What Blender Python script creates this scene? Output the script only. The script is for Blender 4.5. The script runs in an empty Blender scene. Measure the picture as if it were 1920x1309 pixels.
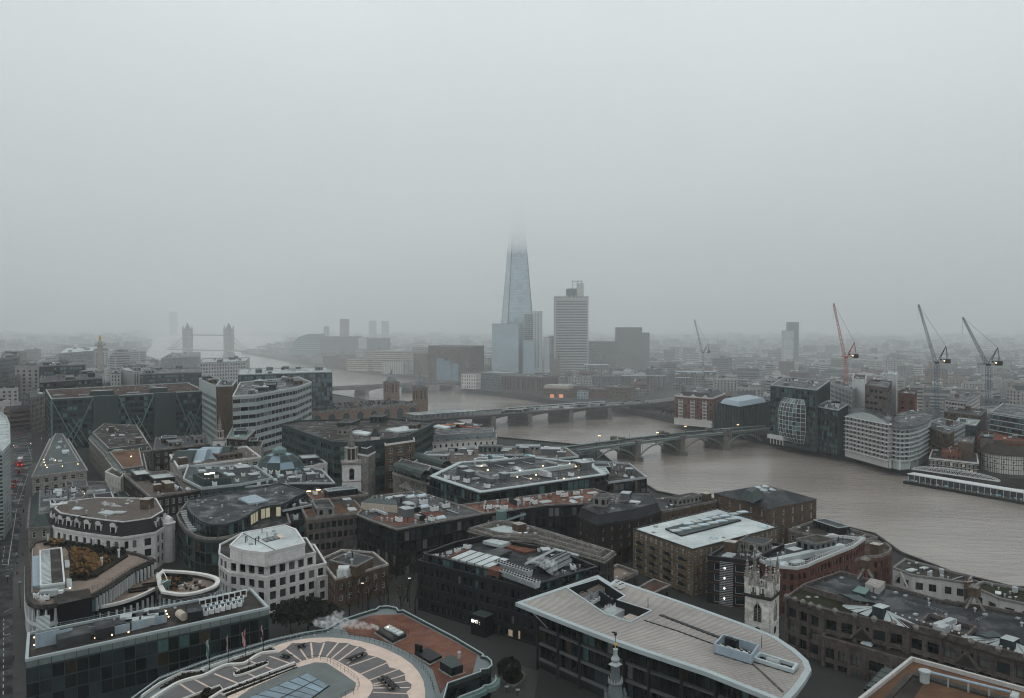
import bpy, bmesh, math, random
from mathutils import Vector, Matrix
from mathutils.geometry import delaunay_2d_cdt
R=random.Random(11)
sc=bpy.context.scene
COL=sc.collection
# ---------------- camera ----------------
CAMZ=100.0; F=1500.0; HOR=605.0; TH=math.atan((654.5-HOR)/F)
cam=bpy.data.cameras.new('camera'); camo=bpy.data.objects.new('camera',cam); COL.objects.link(camo)
cam.sensor_width=36; cam.lens=36*F/1920; cam.clip_start=1; cam.clip_end=30000
camo.location=(0,0,CAMZ); camo.rotation_euler=(math.pi/2-TH,0,0); sc.camera=camo
# ---------------- world: overcast sky ----------------
w=bpy.data.worlds.new('World'); sc.world=w; w.use_nodes=True; nt=w.node_tree; nt.nodes.clear()
N=nt.nodes.new; K=nt.links.new
wo=N('ShaderNodeOutputWorld'); bg=N('ShaderNodeBackground'); bg.inputs[1].default_value=.1
sky=N('ShaderNodeTexSky'); sky.sky_type='NISHITA'; sky.sun_disc=False
sky.sun_elevation=math.radians(38); sky.sun_rotation=math.radians(200)
sky.air_density=1; sky.dust_density=4
hs=N('ShaderNodeHueSaturation'); hs.inputs['Saturation'].default_value=.12; K(sky.outputs[0],hs.inputs['Color'])
mx=N('ShaderNodeMix'); mx.data_type='RGBA'; mx.inputs[0].default_value=.88; K(hs.outputs[0],mx.inputs[6])
tc=N('ShaderNodeTexCoord'); no=N('ShaderNodeTexNoise'); no.inputs['Scale'].default_value=2.2; no.inputs['Detail'].default_value=4
K(tc.outputs['Generated'],no.inputs['Vector'])
cr=N('ShaderNodeValToRGB'); K(no.outputs[0],cr.inputs[0])
cr.color_ramp.elements[0].position=.3; cr.color_ramp.elements[0].color=(6.3,7.0,7.25,1)
cr.color_ramp.elements[1].position=.7; cr.color_ramp.elements[1].color=(11.6,12.3,12.5,1)
K(cr.outputs[0],mx.inputs[7]); K(mx.outputs[2],bg.inputs[0]); K(bg.outputs[0],wo.inputs[0])
sun=bpy.data.lights.new('sun','SUN'); sun.energy=.6; sun.angle=math.radians(25); sun.color=(1,.97,.93)
suno=bpy.data.objects.new('sun',sun); COL.objects.link(suno); suno.rotation_euler=(math.radians(52),0,math.radians(-25))
vs=sc.view_settings; vs.view_transform='Standard'; vs.look='None'; vs.gamma=1; vs.use_curve_mapping=False; vs.exposure=.69
cy=sc.cycles; cy.max_bounces=7; cy.diffuse_bounces=3; cy.glossy_bounces=3; cy.transmission_bounces=3; cy.volume_bounces=4
cy.use_denoising=True; cy.filter_width=1.1; cy.volume_step_rate=1; cy.denoising_prefilter='ACCURATE'; cy.sample_clamp_indirect=4; cy.caustics_reflective=False; cy.caustics_refractive=False
# ---------------- pixel -> place ----------------
def P(u,v,z):
    dx=(u-960)/F; dz=(654.5-v)/F
    y=math.cos(TH)+dz*math.sin(TH); zz=dz*math.cos(TH)-math.sin(TH)
    t=(z-CAMZ)/zz
    return Vector((dx*t,y*t,z))
def V2(p): return Vector((p[0],p[1]))
def pxof(size,p): return size*F/max(20,p[1])
def Pd(u,v,y):
    # the point seen at u,v standing y metres ahead
    dx=(u-960)/F; dz=(654.5-v)/F
    yy=math.cos(TH)+dz*math.sin(TH); zz=dz*math.cos(TH)-math.sin(TH); t=y/yy
    return Vector((dx*t,y,CAMZ+zz*t))
# ---------------- materials ----------------
MT={}
TAB={ # r,g,b, roughness, variation, noise scale, mode
'asphalt':(.045,.048,.05,.55,.25,.12,'wet'),'pavement':(.11,.105,.1,.6,.25,.2,'tile'),'kerb':(.22,.22,.21,.7,.1,1,''),
'ground':(.07,.07,.068,.8,.3,.03,''),'bank':(.09,.088,.08,.8,.35,.1,'course'),
'stone':(.40,.37,.34,.75,.16,.25,'course'),'stone_white':(.66,.645,.63,.7,.07,.3,'block'),'stone_dirty':(.26,.24,.22,.85,.35,.35,'course'),
'stone_tower':(.56,.545,.51,.85,.35,.3,'block'),'stone_dark':(.10,.093,.085,.85,.4,.5,'course'),
'concrete':(.27,.26,.25,.8,.18,.2,'streak'),'concrete_brown':(.15,.125,.115,.8,.3,.25,'block'),'concrete_light':(.40,.39,.38,.75,.15,.2,'streak'),
'brick_red':(.17,.072,.053,.85,.3,.4,'course'),'brick_station':(.19,.115,.08,.85,.3,.4,'course'),'brick_brown':(.135,.09,.062,.85,.3,.4,'course'),'_bb':(.115,.082,.06,.85,.3,.4,'course'),'brick_dark':(.05,.032,.026,.85,.3,.4,'course'),
'brick_orange':(.20,.085,.055,.85,.3,.4,'course'),'brick_yellow':(.19,.145,.095,.85,.3,.4,'course'),
'clad_black':(.012,.013,.015,.4,.3,.2,'streak'),'clad_dark':(.03,.033,.036,.45,.25,.3,'streak'),'clad_grey':(.15,.16,.165,.5,.15,.3,'streak'),
'clad_teal':(.07,.10,.10,.5,.2,.2,'streak'),'clad_blue':(.28,.34,.39,.55,.12,.3,'streak'),'clad_white':(.5,.51,.51,.5,.08,.2,'streak'),
'clad_green':(.09,.125,.12,.5,.2,.3,'streak'),'clad_pale':(.40,.44,.44,.5,.12,.2,'streak'),'clad_cream':(.50,.43,.36,.6,.1,.2,'streak'),
'fin_dark':(.04,.045,.046,.5,.2,.4,''),'frame_white':(.68,.68,.66,.5,.05,1,''),'frame_dark':(.03,.033,.035,.5,.1,1,''),'frame_green':(.12,.17,.16,.5,.1,1,''),
'felt':(.062,.065,.07,.5,.4,.12,'wet'),'felt_brown':(.082,.07,.062,.7,.4,.1,'wet'),'felt_grey':(.115,.117,.12,.5,.3,.1,'wet'),
'gravel':(.14,.115,.10,.9,.3,.5,''),'sedum':(.085,.06,.03,.95,.5,.3,''),'moss':(.04,.042,.018,.95,.5,.3,''),'roof_red':(.19,.082,.055,.75,.4,.25,'wet'),
'roof_rust':(.15,.08,.045,.85,.4,.2,''),'roof_brown':(.11,.062,.045,.8,.4,.15,'wet'),'slate':(.052,.058,.066,.5,.25,.5,'slate'),'slate_green':(.09,.12,.115,.5,.25,.4,'slate'),
'lead':(.20,.225,.235,.45,.2,.2,'wet'),'copper':(.17,.27,.25,.6,.2,.3,'streak'),'roof_white':(.43,.465,.465,.45,.14,.12,'wet'),'roof_pale':(.33,.36,.36,.4,.22,.1,'wet'),
'roof_zinc':(.345,.318,.298,.5,.2,.08,'wet'),'zinc_edge':(.36,.405,.415,.4,.08,.3,''),
'metal':(.33,.35,.36,.4,.15,.4,''),'metal_white':(.6,.61,.6,.45,.1,.4,''),'metal_dark':(.03,.032,.034,.45,.2,.5,''),'metal_green':(.16,.24,.23,.5,.15,.4,''),
'glass':(.006,.009,.010,.08,.3,.3,'glass'),'glass_mid':(.022,.03,.033,.1,.4,.3,'glass'),'glass_teal':(.06,.115,.11,.12,.3,.3,'glass'),
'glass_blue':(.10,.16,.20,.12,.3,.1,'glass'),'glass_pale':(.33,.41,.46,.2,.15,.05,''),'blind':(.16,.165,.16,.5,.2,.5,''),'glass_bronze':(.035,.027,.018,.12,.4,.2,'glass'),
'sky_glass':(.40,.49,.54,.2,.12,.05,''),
'white_paint':(.7,.7,.69,.5,.08,1,''),'yellow_paint':(.5,.33,.06,.6,.1,1,''),'road_line':(.42,.42,.41,.7,.2,1,''),'red_paint':(.45,.02,.015,.35,.1,1,''),
'car_dark':(.02,.022,.025,.25,.1,1,''),'car_silver':(.35,.36,.37,.3,.1,1,''),'car_red':(.2,.02,.015,.3,.1,1,''),'tyre':(.015,.015,.015,.8,.1,1,''),
'pink_path':(.56,.44,.37,.75,.1,.4,''),'slab_grey':(.165,.155,.155,.6,.15,.5,'tile'),'slab_teal':(.16,.18,.175,.45,.2,.2,'tile'),'slab_blue':(.20,.235,.24,.5,.12,.3,''),
'deck':(.27,.205,.165,.75,.25,.5,'tile'),'planting':(.035,.026,.015,.95,.5,.8,''),'white_kerb':(.66,.65,.62,.6,.06,1,''),
'shrub_gold':(.2,.105,.045,.9,.5,.7,''),'shrub_dark':(.03,.026,.016,.9,.5,.7,''),'foliage_dark':(.022,.03,.024,.9,.5,.2,''),'foliage':(.04,.05,.03,.9,.5,.4,''),'bark':(.04,.033,.027,.9,.3,1,''),
'twig':(.045,.035,.026,.9,.3,1,''),'leaf_yellow':(.2,.13,.05,.9,.4,1,''),
'crane_red':(.35,.06,.04,.5,.1,1,''),'crane_grey':(.10,.12,.12,.5,.1,1,''),'crane_blue':(.06,.13,.18,.5,.1,1,''),
'bridge_green':(.20,.25,.235,.6,.15,.3,''),'bridge_stone':(.20,.19,.175,.8,.25,.3,'course'),'bridge_dark':(.075,.078,.078,.7,.2,.3,''),
'render_white':(.62,.6,.57,.8,.1,.3,''),'thatch':(.10,.085,.07,.95,.3,.6,''),'timber':(.05,.04,.035,.8,.2,1,''),'tile_red':(.24,.08,.045,.85,.25,.5,'slate'),
'seam_metal':(.33,.303,.284,.5,.1,.5,''),'skin':(.35,.2,.15,.6,.1,1,''),'cloth_dark':(.02,.022,.03,.8,.2,1,''),'cloth_red':(.25,.03,.03,.8,.2,1,''),'cloth_pale':(.4,.4,.38,.8,.2,1,''),
'gold':(.55,.33,.08,.35,.1,1,''),'flag_green':(.08,.2,.16,.8,.1,1,''),'flag_pink':(.5,.25,.25,.8,.1,1,''),'tarp_orange':(.6,.2,.05,.7,.1,1,''),'cyan_paint':(.12,.42,.48,.6,.1,1,''),
'far_a':(.16,.155,.15,.8,.2,.05,''),'far_b':(.28,.275,.26,.8,.2,.05,''),'far_c':(.09,.095,.10,.8,.2,.05,''),'far_d':(.15,.10,.08,.8,.2,.05,''),'far_e':(.42,.42,.40,.8,.2,.05,''),
}
EM={'lamp_warm':(1,.62,.3,4),'lamp_white':(1,.9,.75,4),'lit_room':(1,.6,.25,.12),'lit_sign':(1,.97,.9,1.0),'lit_orange':(1,.27,.05,.4),'tail_light':(1,.05,.03,2),'lit_dim':(.9,.75,.4,.16),'lit_yellow':(.95,.8,.4,.13)}
KEEP={'roof_zinc','seam_metal','shrub_gold','road_line','red_paint','crane_red','gold','pink_path','leaf_yellow','clad_white','roof_white','metal_white','metal','sky_glass','glass_pale','far_a','far_b','far_c','far_d','far_e','concrete_light','zinc_edge','clad_blue','brick_station','roof_pale','stone_tower'}
def M(k):
    if k in MT: return MT[k]
    m=bpy.data.materials.new(k); m.use_nodes=True; t=m.node_tree; b=t.nodes['Principled BSDF']; N=t.nodes.new; K=t.links.new; MT[k]=m
    if k in EM:
        r,g,bb,s=EM[k]; b.inputs['Base Color'].default_value=(.3,.3,.3,1)
        b.inputs['Emission Color'].default_value=(r,g,bb,1); b.inputs['Emission Strength'].default_value=s; return m
    r,g,bb,ro,va,scl,mode=TAB[k]
    if mode!='glass' and k not in KEEP:
        f=.42 if max(r,g,bb)<.13 else (.68 if max(r,g,bb)<.3 else .85)
        r,g,bb=r*f,g*f,bb*f
    ge=N('ShaderNodeNewGeometry'); n=N('ShaderNodeTexNoise'); n.inputs['Scale'].default_value=scl; n.inputs['Detail'].default_value=5; n.inputs['Roughness'].default_value=.65
    if mode=='streak':
        mp=N('ShaderNodeMapping'); mp.inputs['Scale'].default_value=(4,4,.5); K(ge.outputs['Position'],mp.inputs[0]); K(mp.outputs[0],n.inputs['Vector'])
    else: K(ge.outputs['Position'],n.inputs['Vector'])
    rp=N('ShaderNodeMapRange'); rp.inputs[1].default_value=.3; rp.inputs[2].default_value=.7; rp.inputs[3].default_value=1-va; rp.inputs[4].default_value=1+va; K(n.outputs[0],rp.inputs[0])
    val=rp.outputs[0]
    def mul(a,bv):
        x=N('ShaderNodeMath'); x.operation='MULTIPLY'
        K(a,x.inputs[0]); 
        if isinstance(bv,float): x.inputs[1].default_value=bv
        else: K(bv,x.inputs[1])
        return x.outputs[0]
    oi=N('ShaderNodeObjectInfo'); r2=N('ShaderNodeMapRange'); r2.inputs[3].default_value=.7 if mode=='glass' else .93; r2.inputs[4].default_value=1.35 if mode=='glass' else 1.07; K(oi.outputs['Random'],r2.inputs[0]); val=mul(val,r2.outputs[0])
    def lines(per,ax,wid,dark):
        s=N('ShaderNodeSeparateXYZ'); K(ge.outputs['Position'],s.inputs[0])
        q=N('ShaderNodeMath'); q.operation='MULTIPLY'; q.inputs[1].default_value=1/per
        if ax=='d':
            ad=N('ShaderNodeMath'); ad.operation='ADD'; K(s.outputs[0],ad.inputs[0]); K(s.outputs[1],ad.inputs[1]); K(ad.outputs[0],q.inputs[0])
        elif ax=='e':
            ad=N('ShaderNodeMath'); ad.operation='SUBTRACT'; K(s.outputs[0],ad.inputs[0]); K(s.outputs[1],ad.inputs[1]); K(ad.outputs[0],q.inputs[0])
        else: K(s.outputs[ax],q.inputs[0])
        f=N('ShaderNodeMath'); f.operation='FRACT'; K(q.outputs[0],f.inputs[0])
        g=N('ShaderNodeMath'); g.operation='LESS_THAN'; g.inputs[1].default_value=wid; K(f.outputs[0],g.inputs[0])
        h=N('ShaderNodeMapRange'); h.inputs[3].default_value=1; h.inputs[4].default_value=dark; K(g.outputs[0],h.inputs[0]); return h.outputs[0]
    if mode=='course': val=mul(val,lines(.6,2,.15,.85))
    if mode=='block': val=mul(mul(val,lines(.9,2,.08,.78)),lines(1.6,'d',.05,.82))
    if mode=='slate': val=mul(val,lines(.5,2,.25,.8))
    if mode=='tile': val=mul(mul(val,lines(1.2,'d',.07,.85)),lines(1.2,'e',.07,.85))
    if mode in('wet','course','block'):   # broad stains
        n2=N('ShaderNodeTexNoise'); n2.inputs['Scale'].default_value=.035 if mode=='wet' else .9; n2.inputs['Detail'].default_value=6; K(ge.outputs['Position'],n2.inputs['Vector'])
        r3=N('ShaderNodeMapRange'); r3.inputs[1].default_value=.35; r3.inputs[2].default_value=.6; r3.inputs[3].default_value=.88 if mode=='block' and 'white' in k else .72; r3.inputs[4].default_value=1.05 if mode=='block' and 'white' in k else 1.12; K(n2.outputs[0],r3.inputs[0]); val=mul(val,r3.outputs[0])
        if mode=='wet':
            r4=N('ShaderNodeMapRange'); r4.inputs[1].default_value=.42; r4.inputs[2].default_value=.62; r4.inputs[3].default_value=ro+.12; r4.inputs[4].default_value=max(.12,ro-.3)
            n3=N('ShaderNodeTexNoise'); n3.inputs['Scale'].default_value=.18; n3.inputs['Detail'].default_value=4; K(ge.outputs['Position'],n3.inputs['Vector'])
            K(n3.outputs[0],r4.inputs[0]); K(r4.outputs[0],b.inputs['Roughness'])
    if mode=='wet': b.inputs['Specular IOR Level'].default_value=.07
    elif mode!='glass': b.inputs['Specular IOR Level'].default_value=.14
    if mode!='wet': b.inputs['Roughness'].default_value=ro
    vm=N('ShaderNodeVectorMath'); vm.operation='SCALE'; vm.inputs[0].default_value=(r,g,bb); K(val,vm.inputs['Scale']); K(vm.outputs[0],b.inputs['Base Color'])
    if mode=='glass': b.inputs['IOR'].default_value=1.55
    return m
# ---------------- mesh building ----------------
WO={}
class MB:
    def __init__(s): s.v=[];s.f=[];s.m=[];s.mats=[]
    def mi(s,k):
        if k not in s.mats: s.mats.append(k)
        return s.mats.index(k)
    def face(s,pts,k):
        i=len(s.v); s.v+= [tuple(p) for p in pts]; s.f.append(tuple(range(i,i+len(pts)))); s.m.append(s.mi(k))
    def prism(s,poly,z0,z1,k,top=None,bot=False):
        n=len(poly); i=len(s.v); s.v+=[(p[0],p[1],z0) for p in poly]+[(p[0],p[1],z1) for p in poly]
        a=s.mi(k)
        for j in range(n): s.f.append((i+j,i+(j+1)%n,i+n+(j+1)%n,i+n+j)); s.m.append(a)
        s.f.append(tuple(range(i+n,i+2*n))); s.m.append(s.mi(top or k))
        if bot: s.f.append(tuple(range(i+n-1,i-1,-1))); s.m.append(a)
    def frustum(s,p0,z0,p1,z1,k,top=None):
        n=len(p0); i=len(s.v); s.v+=[(p[0],p[1],z0) for p in p0]+[(p[0],p[1],z1) for p in p1]; a=s.mi(k)
        for j in range(n): s.f.append((i+j,i+(j+1)%n,i+n+(j+1)%n,i+n+j)); s.m.append(a)
        s.f.append(tuple(range(i+n,i+2*n))); s.m.append(s.mi(top or k))
    def box(s,c,d,l,wd,z0,z1,k,top=None):
        # centre c, direction d (unit 2d), length l along d, width wd
        d=V2(d); n=Vector((-d.y,d.x)); c=V2(c)
        s.prism([c-d*l/2-n*wd/2,c+d*l/2-n*wd/2,c+d*l/2+n*wd/2,c-d*l/2+n*wd/2],z0,z1,k,top,True)
    def bar(s,a,b,r,k,r2=None,sides=4):
        a=Vector(a);b=Vector(b);d=(b-a)
        if d.length<1e-4: return
        d.normalize(); u=d.orthogonal().normalized(); v=d.cross(u); r2=r if r2 is None else r2
        i=len(s.v)
        for c,rr in((a,r),(b,r2)):
            for j in range(sides):
                t=2*math.pi*(j+.5)/sides; s.v.append(tuple(c+u*math.cos(t)*rr+v*math.sin(t)*rr))
        m=s.mi(k)
        for j in range(sides): s.f.append((i+j,i+(j+1)%sides,i+sides+(j+1)%sides,i+sides+j)); s.m.append(m)
        s.f.append(tuple(range(i+sides-1,i-1,-1))); s.m.append(m); s.f.append(tuple(range(i+sides,i+2*sides))); s.m.append(m)
    def lathe(s,c,prof,k,sides=12):
        i=len(s.v); m=s.mi(k)
        for r,z in prof:
            for j in range(sides):
                t=2*math.pi*j/sides; s.v.append((c[0]+r*math.cos(t),c[1]+r*math.sin(t),z))
        for q in range(len(prof)-1):
            for j in range(sides):
                a=i+q*sides+j; b=i+q*sides+(j+1)%sides; s.f.append((a,b,b+sides,a+sides)); s.m.append(m)
        s.f.append(tuple(range(i+(len(prof)-1)*sides,i+len(prof)*sides))); s.m.append(m)
    def mesh(s,name,off=(0,0,0)):
        me=bpy.data.meshes.new(name); ox,oy,oz=off
        me.from_pydata([(x-ox,y-oy,z-oz) for x,y,z in s.v],[],s.f)
        for k in s.mats: me.materials.append(M(k))
        me.polygons.foreach_set('material_index',s.m); me.update(); return me
    def build(s,name,parent=None,stuff=False,label=None):
        if not s.f: return None
        off=WO[parent.name] if parent else Vector((0,0,0))
        o=bpy.data.objects.new(name,s.mesh(name,off)); COL.objects.link(o)
        if parent: o.parent=parent; WO[o.name]=off
        else: WO[o.name]=Vector((0,0,0))
        if stuff: o['kind']='stuff'
        if label: o['label']=label
        return o
def tag(o,label,cat,group=None):
    o['label']=label; o['category']=cat
    if group: o['group']=group
    return o
def struct(mb,name):
    o=mb.build(name); o['kind']='structure'; return o
def root(name,loc,label,cat,group=None):
    o=bpy.data.objects.new(name,None); COL.objects.link(o); o.location=loc; o.empty_display_size=1
    WO[o.name]=Vector(loc); return tag(o,label,cat,group)
def inst(name,me,parent,p,rz=0,scale=None):
    o=bpy.data.objects.new(name,me); COL.objects.link(o); o.parent=parent
    o.location=Vector(p)-WO[parent.name]; o.rotation_euler=(0,0,rz)
    if scale: o.scale=scale
    return o
def thing1(name,mb,label,cat,group=None):
    # one-mesh thing whose origin sits at its base
    xs=[v[0] for v in mb.v]; ys=[v[1] for v in mb.v]; z=min(v[2] for v in mb.v)
    off=Vector(((min(xs)+max(xs))/2,(min(ys)+max(ys))/2,z))
    o=bpy.data.objects.new(name,mb.mesh(name,off)); o.location=off; COL.objects.link(o); WO[o.name]=off
    return tag(o,label,cat,group)
def area(p): return sum(p[i][0]*p[(i+1)%len(p)][1]-p[(i+1)%len(p)][0]*p[i][1] for i in range(len(p)))/2
def ccw(p):
    p=[V2(q) for q in p]; return p if area(p)>0 else p[::-1]
def inset(poly,t):
    n=len(poly); out=[]
    for i in range(n):
        a,b,c=poly[i-1],poly[i],poly[(i+1)%n]
        d1=(b-a).normalized(); d2=(c-b).normalized(); n1=Vector((-d1.y,d1.x)); n2=Vector((-d2.y,d2.x))
        m=n1+n2
        if m.length<1e-3: m=n1
        m.normalize(); out.append(b+m*(t/max(.35,m.dot(n1))))
    return out
def inpoly(p,poly):
    c=False; n=len(poly); x,y=p[0],p[1]
    for i in range(n):
        a,b=poly[i],poly[(i+1)%n]
        if (a[1]>y)!=(b[1]>y) and x<(b[0]-a[0])*(y-a[1])/(b[1]-a[1])+a[0]: c=not c
    return c
def segd(p,a,b):
    a=V2(a);b=V2(b);p=V2(p); t=max(0,min(1,(p-a).dot(b-a)/max(1e-6,(b-a).length_squared))); return (p-(a+(b-a)*t)).length
# ---------------- river and ground ----------------
NB=[(1500,-800),(620,-50),(350,172),(215,280)]+[tuple(V2(P(u,v,0))) for u,v in[(1900,1130),(1790,1102),(1690,1062),(1640,1024),(1545,1000),(1345,964),(1232,940),(1157,890),(1112,850),(930,832),(860,800),(770,775),(600,742),(430,712),(330,690),(268,668),(285,645),(272,630)]]
SB=[tuple(V2(P(u,v,0))) for u,v in[(520,629),(545,640),(505,650),(452,662),(505,671),(560,682),(640,693),(742,708),(862,722),(872,737),(940,744),(1000,753),(1100,768),(1190,778),(1300,803),(1440,834),(1560,856),(1700,892),(1800,912)]]+[(350,470),(700,200),(2000,-800)]
NB=[p for p in NB]; RIV=NB+SB
def bankd(x,y): return min(segd((x,y),NB[i],NB[i+1]) for i in range(len(NB)-1))
SBX=[(p[1],p[0]) for p in SB]
def side_north(x,y):
    # north of the river?
    q=min(range(len(NB)-1),key=lambda i:segd((x,y),NB[i],NB[i+1])); r=min(range(len(SB)-1),key=lambda i:segd((x,y),SB[i],SB[i+1]))
    return segd((x,y),NB[q],NB[q+1])<segd((x,y),SB[r],SB[r+1])
def gz(x,y):
    if not side_north(x,y): return 5.0
    t=min(1,bankd(x,y)/190); t=t*t*(3-2*t); return 5+10*t
def make_ground():
    pts=[];ed=[]
    for i,p in enumerate(RIV): pts.append(V2(p)); ed.append((i,(i+1)%len(RIV)))
    for y in range(-400,1400,45):
        for x in range(-900,1000,45):
            if not inpoly((x,y),RIV) and min(segd((x,y),RIV[i],RIV[(i+1)%len(RIV)]) for i in range(len(RIV)))>8: pts.append(Vector((x+.3*(y%7),y)))
    for c in [(-9000,-3000),(9000,-3000),(9000,14000),(-9000,14000)]: pts.append(Vector(c))
    n=len(pts)-4; ed+=[(n,n+1),(n+1,n+2),(n+2,n+3),(n+3,n)]
    vs,es,fs,*_=delaunay_2d_cdt(pts,ed,[],1,1e-4)
    m=MB(); zc=[gz(v.x,v.y) if min(segd((v.x,v.y),RIV[i],RIV[(i+1)%len(RIV)]) for i in range(len(RIV)))>2 else 5. for v in vs]
    for f in fs:
        c=sum((vs[i] for i in f),Vector((0,0)))/len(f)
        if inpoly(c,RIV): continue
        m.face([(vs[i].x,vs[i].y,zc[i]) for i in f],'ground')
    struct(m,'ground')
    w=MB(); w.face([(-9000,-3000,0),(9000,-3000,0),(9000,14000,0),(-9000,14000,0)],'asphalt')
    o=struct(w,'water'); o.data.materials.clear(); o.data.materials.append(water_mat())
    for nm,line,s in(('embankment_wall',NB,1),('embankment_wall',SB,-1)):
        b=MB()
        for i in range(len(line)-1):
            a=V2(line[i]);c=V2(line[i+1]);d=(c-a).normalized(); nn=Vector((-d.y,d.x))
            # wall face into the river plus a low parapet
            b.prism(ccw([a-nn*.2,c-nn*.2,c+nn*1.0,a+nn*1.0]),-1.5,6.05,'bank')
        o=struct(b,nm)
def water_mat():
    m=bpy.data.materials.new('water'); m.use_nodes=True; t=m.node_tree; b=t.nodes['Principled BSDF']; N=t.nodes.new; K=t.links.new
    ge=N('ShaderNodeNewGeometry'); mp=N('ShaderNodeMapping'); mp.inputs['Rotation'].default_value=(0,0,math.radians(38)); mp.inputs['Scale'].default_value=(.32,1,1)
    K(ge.outputs['Position'],mp.inputs[0])
    n=N('ShaderNodeTexNoise'); n.inputs['Scale'].default_value=.22; n.inputs['Detail'].default_value=8; n.inputs['Distortion'].default_value=.6; n.inputs['Roughness'].default_value=.68; K(mp.outputs[0],n.inputs['Vector'])
    n2=N('ShaderNodeTexNoise'); n2.inputs['Scale'].default_value=.02; n2.inputs['Detail'].default_value=5; K(mp.outputs[0],n2.inputs['Vector'])
    r=N('ShaderNodeValToRGB'); K(n2.outputs[0],r.inputs[0]); r.color_ramp.elements[0].position=.35; r.color_ramp.elements[0].color=(.22,.188,.163,1); r.color_ramp.elements[1].position=.7; r.color_ramp.elements[1].color=(.29,.254,.226,1)
    K(r.outputs[0],b.inputs['Base Color']); b.inputs['IOR'].default_value=1.5
    rr=N('ShaderNodeMapRange'); rr.inputs[1].default_value=.35; rr.inputs[2].default_value=.65; rr.inputs[3].default_value=.06; rr.inputs[4].default_value=.18; K(n2.outputs[0],rr.inputs[0]); K(rr.outputs[0],b.inputs['Roughness'])
    bu=N('ShaderNodeBump'); bu.inputs['Strength'].default_value=.42; bu.inputs['Distance'].default_value=.9; K(n.outputs[0],bu.inputs['Height']); K(bu.outputs[0],b.inputs['Normal'])
    return m
make_ground()
# ---------------- facades ----------------
PC={}
def pane_mb(w,h,st,glass,frame,mb,T):
    # T maps (s along, off outward, z up) to a point
    def q(s0,s1,z0,z1,off,k): mb.face([T(s0,off,z0),T(s1,off,z0),T(s1,off,z1),T(s0,off,z1)],k)
    q(-w/2,w/2,0,h,0,glass)
    if st=='none': return
    f={'thin':.07,'sash':.12,'cross':.10,'mull':.07,'case':.14}.get(st,.07)
    q(-w/2,-w/2+f,0,h,.04,frame); q(w/2-f,w/2,0,h,.04,frame); q(-w/2+f,w/2-f,0,f,.04,frame); q(-w/2+f,w/2-f,h-f,h,.04,frame)
    if st in('sash','case'):
        q(-w/2+f,w/2-f,h*.5-.05,h*.5+.05,.045,frame)
    if st in('cross','case'):
        q(-.05,.05,f,h-f,.05,frame)
        if st=='cross': q(-w/2+f,w/2-f,h*.62,h*.62+.08,.045,frame)
    if st=='mull': q(-.04,.04,f,h-f,.05,frame)
def pane_mesh(w,h,st,glass,frame):
    k=(round(w,1),round(h,1),st,glass,frame)
    if k not in PC:
        mb=MB(); pane_mb(k[0],k[1],st,glass,frame,mb,lambda s,o,z:(s,-o,z)); PC[k]=mb.mesh('window')
    return PC[k],(w/k[0],1,h/k[1])
GL={'dark':['glass']*8+['glass_mid']*3+['blind']*2,'mixed':['glass']*4+['glass_mid']*3+['blind']*2,'teal':['glass']*4+['glass_teal']*3+['glass_mid']*3,'blue':['glass_blue']*3+['glass_mid']*2+['glass'],
 'pale':['glass_pale']*3+['glass_blue']*2,'lit':['glass']*6+['glass_mid']*3+['lit_dim'],'yellow':['lit_yellow']*3+['lit_dim']*2+['glass_bronze'],'bronze':['glass_bronze']*3+['glass']*3+['glass_mid'],'smooth':['glass_pale'],'black':['glass']*12+['glass_mid']*4+['blind']*2,
 'office':['glass']*16+['glass_mid']*5+['blind']+['glass_teal']+['glass_bronze']}
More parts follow.
